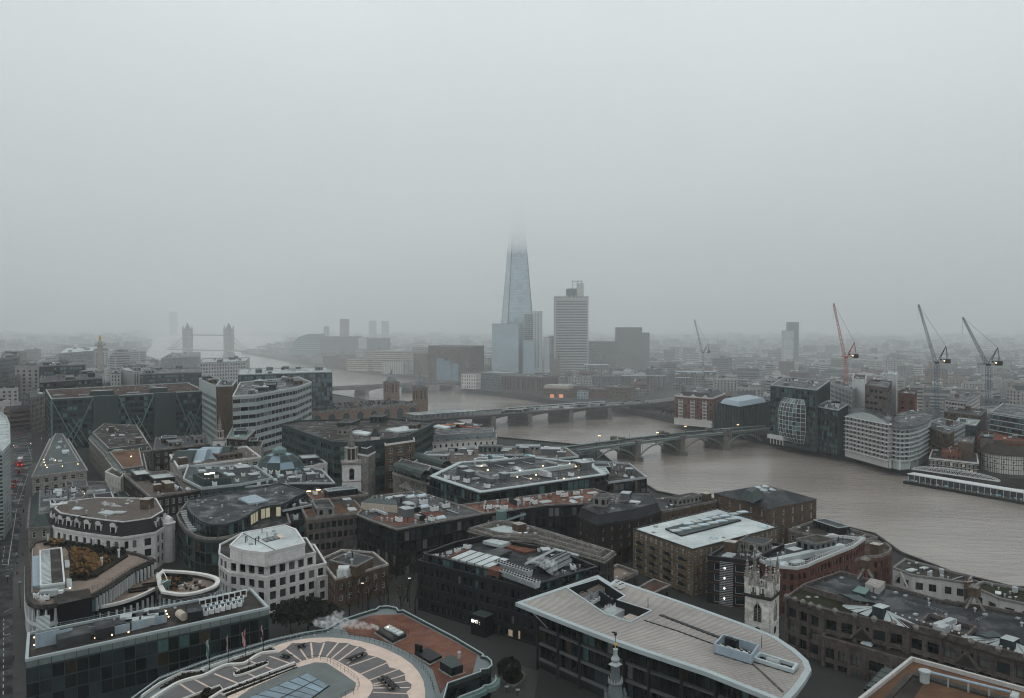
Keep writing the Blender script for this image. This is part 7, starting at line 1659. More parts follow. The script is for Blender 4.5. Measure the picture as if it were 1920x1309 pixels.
for i,(u,v) in enumerate(((232,1172),(250,1167),(240,1160),(262,1158),(283,1157),(276,1163),(293,1152),(285,1148))): p=P(u,v,rz+1.2); m=MB(); m.box((p.x,p.y),(.92,.38),3.4,2.6,rz+.3,rz+2.0,'roof_pale' if i%3 else 'metal_dark'); m.box((p.x,p.y),(.92,.38),3.0,2.2,rz,rz+.3,'metal_dark'); m.build('air_handler',g)
ang=math.atan2(.38,.92)
for r_i in range(2):
    for k in range(7): p=P(386+k*10.5+r_i*4,1146-k*2.7-r_i*8,rz+1); put(g,'cooling_unit',(p.x,p.y),ang+1.57,(.75,.75,.8))
for k in range(8): p=P(380+k*11,1131-k*2.6,rz+1); m=MB(); m.box((p.x,p.y),(.92,.38),1.6,.2,rz,rz+2,'metal_white'); m.box((p.x,p.y-.12),(.92,.38),1.1,.1,rz+.7,rz+1.7,'metal_dark'); m.build('plant_frame',g)
m=MB(); a,b=P(336,1150,rz+1.2),P(345,1157,rz+1.2); m.bar(a,b,1.0,'clad_cream',sides=10); m.build('round_duct',g)
for k in range(12): p=P(66+(k%6)*0+0,1180-k*1.6,rz+3.4); m=MB(); a,b=P(67,1183-k*2.3,rz+3),P(94,1179-k*2.3,rz+3); m.bar(a,b,.13,'clad_pale'); m.build('louvre_blade',g)
for u,v in((64,1195),(64,1209),(111,1206),(151,1200),(178,1196),(210,1190),(241,1185),(294,1145),(311,1145),(313,1151),(316,1156),(383,1148),(425,1139),(445,1118),(452,1119)): p=P(u,v,rz+.6); put(g,'lamp',(p.x,p.y),0,(.8,.8,.8))
clutter(g,10,['pipe_run','hatch','vent_pipe','safety_rail'],9,poly=PP([(185,1178),(310,1150),(460,1115),(440,1112),(190,1166)],rz),sc_=.6)
rails(g,PP([(58,1190),(471,1108)],rz),rz+.55,.9,'metal',3)
# --- terraced complex with roof garden ---
def complex_():
    z=31; A=smooth(PP([(50,1035),(50,1100),(53,1126),(66,1134),(84,1136),(107,1131)],z),1)
    dk=PP([(108,1116),(172,1116),(205,1097),(250,1066),(289,1048),(262,1038),(175,1020),(100,1009),(62,1016)],z)
    poly=ccw(A+dk); c=sum(poly,Vector((0,0)))/len(poly); B=root('terraced_office',(c.x,c.y,14.7),'terraced office with white-finned rounded prows and a golden roof garden','building')
    WFN=dict(bay=1.9,fh=3.9,ww=.9,wh=.82,wall='clad_black',gl='teal',dep=.3,tm=.4,em=.05,pane='none')
    walls(B,poly,14.7,z-.6,WFN); flatroof(B,poly,z,'deck','stone_dark',.6,.8); RP[B.name]=(poly,z-.6)
    m=MB(); ring(m,inset(poly,-.5),inset(poly,.1),z-.9,z-.3,'stone_dark'); m.build('eaves',B)
    # white fins round the prow and along the colonnade
    def fins(line,z1,z0,step,w0=.28,w1=.75,k='clad_white'):
        acc=0
        for i in range(len(line)-1):
            a,b=line[i],line[i+1]; L=(b-a).length; d=(b-a).normalized()
            n=Vector((d.y,-d.x)); n=n if n.dot(-(a+b)/2)>0 else -n
            s=step-acc
            while s<=L:
                p=a+d*s+n*.25; m=MB(); q=lambda w,zz,dp:[((p-d*w/2+n*dp).x,(p-d*w/2+n*dp).y,zz),((p+d*w/2+n*dp).x,(p+d*w/2+n*dp).y,zz)]
                t0,t1=q(w0,z1,.3);b0,b1=q(w1,z0,.3);u0,u1=q(w0,z1,-.3);c0,c1=q(w1,z0,-.3)
                m.face([b0,b1,t1,t0],k); m.face([c0,b0,t0,u0],k); m.face([b1,c1,u1,t1],k); m.build('fin',B); s+=step
            acc=(L-(s-step))
    ln=A; fins(ln,z-1,z-4.2,1.9); 
    m=MB(); path_prism(m,[p for p in A],1.3,z-5.1,z-4.3,'clad_white'); m.build('sill_band',B); fins(ln,z-5.1,z-8.5,1.9)
    co=PP([(173,1117),(205,1098),(250,1067),(290,1050)],z); fins(co,z-1,z-4.4,1.55,.22,.3)
    # lower deck in front of the colonnade
    z2=26.4; D=PP([(172,1143),(200,1139),(231,1132),(262,1121),(290,1107),(293,1075),(250,1092),(205,1122),(174,1141)],z2); Dp=ccw(D); m=MB(); m.prism(Dp,14.7,z2,'clad_black','deck'); m.build('lower_deck',B)
    f=PP([(172,1143),(200,1139),(231,1132),(262,1121),(290,1107)],z2); f=smooth(f,1); m=MB(); path_prism(m,f,.8,z2,z2+.75,'render_white'); m.build('deck_parapet',B); fins(f,z2-1,z2-4.4,1.9,.35,.4)
    for (u,v) in((259,1110),(285,1100)):
        p=P(u,v,z2); m=MB(); m.box((p.x,p.y),(.86,.5),5,.9,z2+.4,z2+.55,'timber'); m.box((p.x,p.y),(.86,.5),4.6,.3,z2,z2+.4,'timber'); m.box((p.x-.3,p.y+.5),(.86,.5),5,.15,z2+.55,z2+1.1,'timber'); m.build('long_bench',B)
    box_at(B,'dark_block',[(108,1134),(172,1120),(168,1104),(108,1112)],31.3,16,'clad_black','felt_brown')
    # louvred roof box
    q=PP([(76,1100),(121,1094),(115,1028),(75,1034)],33); m=MB(); m.prism(ccw(q),z-.6,33,'clad_pale','felt_brown'); m.build('roof_box',B); m=MB(); ring(m,inset(ccw(q),-.15),inset(ccw(q),.25),32.8,33.35,'clad_white'); m.build('roof_box_edge',B)
    a,b,c_,e=q
    for k in range(30): t=(k+.5)/30; p=a.lerp(e,t); r=p+(b.lerp(c_,t)-p)*.46; m=MB(); d=(r-p).normalized(); m.box((p+r)/2,d,(r-p).length,.42,33.02,33.3,'roof_white'); m.build('louvre_blade',B)
    m=MB(); path_prism(m,PP([(68,1044),(70,1100)],z),2.0,z-.6,z+.3,'clad_blue'); m.build('service_duct',B); m=MB(); path_prism(m,PP([(61,1030),(60,1112),(68,1124),(84,1128)],z),.25,z-.6,z+.25,'stone'); m.build('roof_rail',B)
    for (u,v,k) in((72,1118,'cooling_unit'),(84,1122,'cooling_unit'),(92,1116,'air_handler'),(106,1108,'duct')): p=P(u,v,z); put(B,k,(p.x,p.y),.3,(.8,.8,.8),z-.5)
    for pts,h in(([(121,1050),(130,1050),(131,1064),(122,1064)],.6),([(124,1085),(134,1085),(136,1106),(126,1106)],.6)): box_at(B,'paving_slab',pts,z+h-.6,.3,'roof_pale')
    p=P(131,1108,z); put(B,'lamp',(p.x,p.y),0,(1,1,1),z)
    for u,v in((90,1015),(175,1024),(223,1044),(191,1060)): p=P(u,v,z); m=MB(); m.lathe((p.x,p.y),[(.3,z-.6),(.3,z+1.9),(.42,z+1.9),(.42,z+2.3),(.1,z+2.4)],'roof_white',8); m.build('white_post',B)
    rails(B,smooth(PP([(150,1113),(205,1092),(250,1063),(286,1048)],z),1),z-.5,1.1,'metal_dark',1.6); rails(B,PP([(130,1082),(172,1078),(195,1072),(238,1040),(232,1026),(175,1020)],z),z-.5,1.1,'metal_dark',2)
    # garden
    bed=ccw(PP([(128,1030),(133,1086),(178,1080),(212,1058),(240,1040),(228,1028),(180,1022),(118,1018)],z)); m=MB(); m.prism(bed,z-.6,z-.2,'planting'); m.build('planting_bed',B); r=random.Random(77)
    def shrubs(nm,poly,n_,mats,hgt,zz=z-.3):
        m=MB(); xs=[p.x for p in poly];ys=[p.y for p in poly]; k=0; cl=[]
        while k<n_:
            p=(r.uniform(min(xs),max(xs)),r.uniform(min(ys),max(ys)))
            if not inpoly(p,poly): continue
            k+=1; H_=r.uniform(.5,1)*hgt; rad=r.uniform(.5,1.2); mt=r.choice(mats)
            for _ in range(26):
                th=r.uniform(0,6.28); rr=rad*r.random()**.5; c=Vector((p[0]+rr*math.cos(th),p[1]+rr*math.sin(th),zz+H_*(.2+.8*r.random()*(1-.5*rr/rad)))); a=Vector((r.uniform(-1,1),r.uniform(-1,1),r.uniform(-.2,1))).normalized(); u=a.orthogonal()*r.uniform(.1,.28); v=a.cross(u)*r.uniform(1,2); m.face([c-u,c+v,c+u,c-v],mt)
        m.build(nm,B,True)
    shrubs('golden_shrubs',PP([(134,1034),(138,1080),(165,1078),(185,1062),(212,1050),(188,1044),(160,1030),(136,1028)],z),150,['shrub_gold','shrub_gold','leaf_yellow','sedum'],1.9)
    shrubs('dark_shrubs',PP([(160,1028),(200,1040),(236,1040),(230,1030),(180,1024),(120,1016),(85,1018),(112,1024)],z),70,['shrub_dark','foliage_dark','shrub_dark'],1.3)
    shrubs('golden_shrubs',PP([(95,1014),(100,1022),(118,1022),(115,1012)],z),14,['shrub_gold','leaf_yellow'],1.6); shrubs('dark_shrubs',PP([(132,1078),(150,1086),(178,1080),(160,1072)],z),24,['shrub_dark'],1.2)
    # round prow with its own garden
    z3=28.5; E_=smooth(PP([(293,1068),(300,1108),(318,1111),(339,1114),(367,1111),(396,1102),(406,1097),(411,1090),(410,1084),(400,1079),(379,1074),(345,1070)],z3),1,True); Ep=ccw([tuple(p) for p in E_]); walls(B,Ep,14.7,z3-1.6,dict(WFN,wall='clad_dark'),None,'prow_wall'); m=MB(); m.prism(inset(Ep,.6),z3-1.8,z3-1.5,'deck'); m.build('prow_deck',B); m=MB(); ring(m,inset(Ep,-.3),inset(Ep,.9),z3-.6,z3,'render_white'); m.build('white_rim',B); m=MB(); ring(m,inset(Ep,-.15),inset(Ep,.6),z3-1.7,z3-.61,'stone_dark'); m.build('rim_wall',B)
    for a,b,d,n,L in slope_edges(Ep):
        p=(a+b)/2+n*.2; m=MB(); m.box(p,d,.5,.5,z3-5.4,z3-1.8,'clad_pale'); m.build('fin',B)
    shrubs('prow_shrubs',[p for p in PP([(305,1072),(300,1090),(330,1098),(350,1082),(370,1080),(340,1072)],z3)],60,['shrub_dark','foliage_dark','shrub_gold','planting'],1.4,z3-1.5); 
    m=MB()
    for k in range(26): p=P(r.uniform(335,385),r.uniform(1090,1104),z3-1); m.box((p.x,p.y),(r.random()+.1,r.random()),r.uniform(.5,1.2),r.uniform(.4,.8),z3-1.5,z3-1.5+r.uniform(.4,.9),r.choice(['clad_cream','brick_orange','stone','clad_white','timber']))
    m.build('garden_furniture',B,True)
    m=MB(); a,b=P(294,1073,z3+1),P(302,1094,z3+1); c_,e=P(305,1067,z3+2.5),P(314,1088,z3+1); m.bar(a,b,.12,'metal_white'); m.bar(c_,e,.12,'metal_white'); m.bar(b,e,.12,'metal_white'); m.build('cradle_frame',B); m=MB(); p=P(311,1094,z3); m.box((p.x,p.y),(.9,.3),2.6,1.4,z3-1.5,z3+.8,'metal_green'); m.build('cleaning_cradle',B)
complex_()
# --- patterned roof terrace ---
def terrace():
    z=24.0
    out=[(240,1320),(300,1276),(405,1237),(504,1206),(573,1190),(612,1184),(644,1165),(697,1148),(706,1146),(712,1141),(727,1140),(742,1143),(746,1149),(755,1148),(852,1199),(905,1231),(902,1234),(912,1236),(920,1243),(921,1251),(914,1257),(899,1259),(900,1263),(838,1285),(828,1320),(800,1420),(300,1500)]
    poly=ccw(PP(out,z)); c=V2(P(620,1260,z)); B=root('roof_terrace_building',(c.x,c.y,14.7),'curved building with a patterned paved roof terrace and red gravel roof','building')
    walls(B,poly,14.7,z-.35,dict(bay=2.6,fh=3.8,ww=.8,wh=.62,wall='clad_dark',gl='black',dep=.3,tm=.3,pane='thin',frame='frame_green')); RP[B.name]=(poly,z)
    m=MB(); m.prism(poly,z-.34,z-.1,'concrete','slab_blue'); m.build('roof_slab',B)
    m=MB(); po=inset(poly,-.2); ring(m,po,inset(poly,.15),z-.6,z+.4,'clad_green'); m.build('parapet',B)
    m=MB(); ring(m,inset(poly,-.28),inset(poly,-.04),z+.42,z+.6,'zinc_edge'); m.build('parapet_rail',B)
    L_=[0]
    def lay(name,pts,mat,k,sm=0,cl=True,h=.03):
        q=PP(pts,z); q=smooth(q,sm,True) if sm else q; m=MB(); m.prism(ccw(q),z-.12,z+k*.03,mat); m.build(name,B); return q
    lay('red_gravel',[(640,1172),(700,1153),(755,1152),(850,1202),(895,1228),(886,1262),(838,1280),(826,1300),(812,1256),(790,1236),(745,1212),(700,1196),(655,1189)],'roof_red',0)
    lay('grey_ring',[(250,1330),(330,1272),(420,1240),(510,1211),(575,1193),(640,1188),(700,1197),(750,1214),(792,1240),(815,1272),(822,1310),(810,1360),(400,1400)],'slab_blue',1,1)
    lay('pink_path',[(500,1222),(520,1209),(560,1199),(610,1195),(663,1199),(715,1213),(765,1238),(792,1268),(799,1305),(790,1360),(500,1380),(300,1370),(330,1300),(420,1262)],'pink_path',2,1)
    lay('dark_paving',[(302,1308),(340,1284),(384,1270),(405,1257),(426,1249),(460,1247),(476,1237),(492,1228),(520,1225),(535,1217),(548,1206),(570,1207),(580,1204),(600,1206),(615,1203),(635,1206),(650,1206),(662,1211),(676,1213),(687,1219),(690,1229),(705,1232),(724,1240),(730,1252),(748,1256),(759,1264),(760,1276),(772,1284),(770,1292),(762,1298),(768,1312),(760,1360),(400,1400),(310,1360)],'slab_grey',3)
    for pts in([(331,1279),(390,1318)],[(365,1275),(420,1304)],[(402,1264),(465,1290)],[(437,1251),(500,1280)],[(470,1241),(533,1264)],[(505,1231),(558,1250)],[(536,1219),(565,1240)],[(561,1215),(577,1238)],[(583,1206),(586,1234)],[(608,1206),(598,1233)],[(634,1206),(612,1232)],[(653,1209),(622,1235)],[(672,1213),(635,1240)],[(690,1220),(650,1245)],[(706,1232),(655,1250)],[(727,1243),(676,1265)],[(746,1256),(693,1276)],[(760,1266),(700,1284)],[(765,1278),(700,1287)],[(768,1290),(700,1291)],[(772,1302),(699,1299)]):
        m=MB(); path_prism(m,PP(pts,z),.42,z-.02,z+.11,'pink_path'); m.build('paving_band',B)
    lay('inner_path',[(415,1312),(470,1283),(554,1246),(570,1238),(595,1233),(620,1234),(640,1244),(692,1274),(701,1288),(693,1306),(660,1340),(420,1345)],'pink_path',4,1)
    lay('inner_court',[(430,1320),(470,1292),(560,1252),(590,1243),(612,1244),(640,1262),(668,1282),(664,1296),(640,1309),(600,1350),(440,1350)],'slab_teal',5,0)
    gp=PP([(458,1314),(577,1264),(618,1288),(560,1330)],z); m=MB(); m.prism(ccw(gp),z-.02,z+.32,'metal_dark'); m.build('glass_floor_frame',B)
    a,b,c_,e=gp
    for i in range(6):
        for j in range(2):
            f=lambda s,t:a.lerp(b,s).lerp(e.lerp(c_,s),t); q=[f(i/6+.01,j/2+.02),f((i+1)/6-.01,j/2+.02),f((i+1)/6-.01,(j+1)/2-.02),f(i/6+.01,(j+1)/2-.02)]; m=MB(); m.prism(ccw(q),z+.3,z+.36,'glass_blue','glass_blue'); m.build('glass_floor_panel',B)
    # kerbs and planters
    m=MB(); path_prism(m,smooth(PP([(280,1316),(300,1303),(331,1283),(360,1274),(384,1269),(405,1257),(426,1248),(445,1248),(460,1246),(474,1236),(489,1227),(505,1225),(519,1224)],z),2),.62,z,z+.55,'white_kerb'); m.build('wavy_kerb',B)
    m=MB(); path_prism(m,PP([(265,1309),(300,1284),(341,1264),(384,1260),(376,1258),(428,1241),(509,1214),(519,1223)],z),.28,z,z+.6,'white_kerb'); m.build('planter_edge',B)
    for pts in([(300,1292),(345,1266),(384,1262),(375,1268),(335,1281)],[(388,1262),(430,1244),(508,1217),(514,1221),(485,1226),(460,1243),(425,1246)],[(418,1299),(553,1249),(557,1253),(425,1307)],[(440,1265),(500,1243),(502,1248),(440,1269)],[(340,1318),(415,1289),(420,1294),(350,1325)]):
        m=MB(); m.prism(ccw(PP(pts,z)),z,z+.35,'planting'); m.build('planting_bed',B)
    m=MB(); path_prism(m,PP([(380,1322),(415,1299),(553,1245)],z),.5,z,z+.55,'white_kerb'); path_prism(m,PP([(418,1306),(558,1252),(553,1245)],z),.2,z,z+.5,'white_kerb'); m.build('planter_edge',B)
    m=MB(); path_prism(m,smooth(PP([(436,1268),(446,1271),(500,1250),(504,1246),(498,1242),(445,1260)],z),2,True),.3,z,z+.5,'white_kerb',True); m.build('oval_planter',B)
    m=MB(); path_prism(m,PP([(330,1318),(412,1288),(420,1299)],z),.3,z,z+.5,'white_kerb'); m.build('planter_edge',B)
    r=random.Random(4); m=MB()
    for poly_ in(PP([(300,1292),(345,1266),(384,1262),(335,1281)],z),PP([(388,1262),(430,1244),(508,1217),(485,1226),(425,1246)],z),PP([(418,1299),(553,1249),(557,1253),(425,1307)],z),PP([(440,1265),(500,1243),(502,1248),(440,1269)],z),PP([(375,1309),(385,1296),(395,1296),(390,1312)],z)):
        xs=[p.x for p in poly_];ys=[p.y for p in poly_]
        for _ in range(420):
            p=(r.uniform(min(xs),max(xs)),r.uniform(min(ys),max(ys)))
            if inpoly(p,poly_): c0=Vector((p[0],p[1],z+r.uniform(.35,.7))); a0=Vector((r.uniform(-1,1),r.uniform(-1,1),r.uniform(0,1))).normalized(); u=a0.orthogonal()*.14; v=a0.cross(u)*1.6; m.face([c0-u,c0+v,c0+u,c0-v],r.choice(['shrub_dark','planting','foliage','sedum']))
    m.build('low_planting',B,True)
    for pts,nm in(([(554,1249),(580,1240),(608,1239),(632,1252),(660,1270),(675,1285),(670,1300),(640,1312)],'court_railing'),([(640,1192),(700,1205),(745,1222),(785,1246),(808,1276),(816,1309)],'ring_railing'),([(300,1279),(405,1240),(504,1209),(573,1193),(636,1188)],'edge_railing')):
        rails(B,smooth(PP(pts,z),1),z+.1,1.15,'metal_dark' if nm!='edge_railing' else 'metal',1.6,nm,.03)
    rails(B,PP([(425,1312),(553,1256)],z),z+.1,1.0,'metal_dark',2.2,'court_railing',.03)
    # edge lamps
    for k in range(16):
        t=k/15; u=262+t*378; v=1296-118*t+ (1-(2*t-1)**2)*-12; p=P(u,v+2,z+.3); m=MB(); m.lathe((p.x,p.y),[(.12,z),(.2,z+.25),(.2,z+.4),(.05,z+.5)],'roof_white',6); m.build('edge_light',B)
    # big skylights on the red roof
    for q4,zz,kk in(([(705,1181),(736,1200),(762,1188),(728,1171)],.9,'clad_dark'),([(777,1223),(806,1240),(829,1229),(802,1214)],.7,'clad_black'),([(825,1240),(847,1253),(868,1246),(847,1226)],1.9,'clad_dark')):
        q=ccw(PP(q4,z+zz)); m=MB(); m.prism(q,z,z+zz,kk,'slate_green' if zz>1 else 'clad_black'); m.prism(inset(q,-.5),z,z+.14,'stone_dirty'); m.build('skylight_box' if zz<1 else 'plant_hut',B)
    for k in range(4): q=PP([(720+k*7,1176+k*3.6),(726+k*7,1179+k*3.6),(738+k*7-2,1174+k*3.6),(732+k*7-2,1171+k*3.6)],z+1.3); m=MB(); m.prism(ccw(q),z+.9,z+1.3,'roof_white'); m.build('skylight_pane',B)
    p=P(727,1176,z+1.6); put(B,'lamp',(p.x,p.y),0,(.9,.9,.9),z+1)
    m=MB(); p=P(785,1218,z+1); m.box((p.x,p.y),(.8,-.6),2.0,.5,z,z+2.2,'clad_black'); m.build('roof_hatch',B); p=P(861,1234,z); m=MB(); m.lathe((p.x,p.y),[(.35,z),(.35,z+1.2),(.5,z+1.3),(.1,z+1.7)],'metal',8); m.build('roof_vent',B)
    rails(B,PP([(702,1183),(733,1204),(766,1190),(728,1169)],z),z,1.1,'metal_dark',1.2,'skylight_railing',.03)
    # balcony bands under the right end
    for dz in(3.3,):
        pts=smooth(PP([(828,1322),(840,1286),(900,1265),(898,1261),(914,1259),(923,1251),(922,1243)],z),1); pts=[p+Vector((.9,-1.2)) for p in pts]
        m=MB(); path_prism(m,pts,1.8,z-dz-.35,z-dz+.5,'copper'); m.build('balcony',B); m=MB(); path_prism(m,pts,.25,z-dz+.9,z-dz+1.1,'zinc_edge'); m.build('balcony_rail',B)
    return B
tb=terrace(); Z=24.1
def flagpole(u,vb,vt,fk,lb,fu):
    p=P(u,vb,Z); zt=Pd(u,vt,p.y).z; B=root('flagpole',(p.x,p.y,Z),lb,'flagpole','flagpoles along the roof terrace edge'); m=MB(); m.lathe((p.x,p.y),[(.25,Z),(.09,Z+.3),(.06,zt)],'metal_dark',6); m.build('pole',B)
    m=MB(); hh=zt-Z; r=random.Random(u)
    for i in range(6):
        for j in range(3):
            x=lambda i,j:(p.x+fu*(j*.28)*(1-.06*i)+.05*math.sin(i*2+j),p.y-.08+.16*math.sin(i*1.3+j*2),zt-.3-i*hh*.09-j*.28)
            m.face([x(i,j),x(i+1,j),x(i+1,j+1),x(i,j+1)],fk[(i//2+j)%len(fk)])
    m.build('flag',B)
flagpole(393,1255,1194,['flag_green','cloth_pale','flag_green'],'flagpole with a drooping green and white flag, leftmost',-1)
flagpole(428,1243,1186,['flag_pink','cloth_pale'],'flagpole with a thin drooping pink and white flag',-.4)
flagpole(461,1232,1177,['flag_pink','cloth_red','cloth_pale'],'flagpole with a pink and red flag blowing left',-1.1)
flagpole(494,1223,1167,['cloth_dark','cloth_pale','cloth_red'],'flagpole with a dark chequered flag, rightmost',-.8)
p=P(467,1250,Z); m=MB(); m.lathe((p.x,p.y),[(.1,Z),(.08,Z+1.9)],'metal_dark',6); thing1('bollard',m,'single dark post in the oval planter','post')
def seat(u0,v0,u1,v1,w_,lb):
    a,b=V2(P(u0,v0,Z+.5)),V2(P(u1,v1,Z+.5)); d=(b-a).normalized(); L=(b-a).length; c=(a+b)/2; nn=Vector((-d.y,d.x)); B=root('picnic_bench',(c.x,c.y,Z),lb,'picnic bench','black benches on the roof terrace')
    m=MB(); m.box(c,d,L,.8,Z+.7,Z+.8,'clad_black'); m.build('table_top',B)
    for s in(-1,1): m=MB(); m.box(c+nn*s*w_*.45,d,L,.34,Z+.42,Z+.5,'clad_black'); m.build('seat',B)
    k=max(2,round(L/1.8))
    for i in range(k): p=c+d*L*((i+.5)/k-.5); m=MB(); m.box(p,nn,w_*1.05,.1,Z+.3,Z+.4,'metal_dark'); m.box(p,nn,.7,.12,Z,Z+.7,'metal_dark'); m.build('leg',B)
seat(556,1213,573,1208,1.9,'black picnic bench nearest the scalloped pink edge, left side')
seat(529,1228,545,1231,1.9,'small black picnic bench beside the wavy white kerb')
seat(652,1237,684,1225,2.0,'long black picnic bench lying across the fan of paving')
seat(716,1269,740,1292,2.2,'long black picnic bench nearest the lower right of the terrace')
# --- steam ---
def steam(name,lb,pts,dens,seed):
    r=random.Random(seed); bm=bmesh.new(); 
    for i,(u,v,z,rad) in enumerate(pts):
        p=P(u,v,z); mt=Matrix.Translation(p)@Matrix.Diagonal((rad*r.uniform(1.1,1.6),rad,rad*r.uniform(.6,.9),1)); bmesh.ops.create_icosphere(bm,subdivisions=2,radius=1,matrix=mt)
    me=bpy.data.meshes.new(name); bm.to_mesh(me); bm.free()
    cen=sum((v.co for v in me.vertices),Vector())/len(me.vertices)
    for v in me.vertices: v.co-=cen
    o=bpy.data.objects.new(name,me); o.location=cen; COL.objects.link(o); tag(o,lb,'steam'); o['kind']='stuff'; WO[o.name]=Vector()
    rm=o.modifiers.new('r','REMESH'); rm.mode='VOXEL'; rm.voxel_size=.35
    mtl=bpy.data.materials.new(name+'_vapour'); mtl.use_nodes=True; t=mtl.node_tree; t.nodes.clear(); N=t.nodes.new; K=t.links.new
    oo=N('ShaderNodeOutputMaterial'); pv=N('ShaderNodeVolumePrincipled'); pv.inputs['Color'].default_value=(.97,.98,.99,1); ge=N('ShaderNodeTexCoord'); n=N('ShaderNodeTexNoise'); n.inputs['Scale'].default_value=.8; n.inputs['Detail'].default_value=4
    K(ge.outputs['Object'],n.inputs['Vector']); mr=N('ShaderNodeMapRange'); mr.inputs[1].default_value=.45; mr.inputs[2].default_value=.7; mr.inputs[3].default_value=0; mr.inputs[4].default_value=dens; K(n.outputs[0],mr.inputs[0]); K(mr.outputs[0],pv.inputs['Density']); K(pv.outputs[0],oo.inputs['Volume']); me.materials.append(mtl)
steam('steam','white steam drifting left from the red roofed skylight box',[(704,1178,25.5,.9),(692,1175,25.7,1.2),(678,1173,25.8,1.4),(664,1171,26,1.5),(650,1170,26.2,1.6),(636,1168,26.5,2.0),(628,1160,27.5,1.8),(612,1168,26.5,1.8),(596,1166,26.5,1.4),(634,1150,28.5,1.2)],.8,1)
steam('steam','steam rising over the curved blue rooflight of the dark office',[(1040,1074,31,1.0),(1035,1064,32.5,1.6),(1026,1056,33.6,2.0),(1016,1050,34,1.8),(1000,1050,33.6,1.4)],.5,2)
steam('steam','thin steam behind the cream mansard building',[(198,944,33,1.4),(206,948,32.5,1.8),(216,952,32,1.8),(226,954,31.8,1.4)],.7,3)
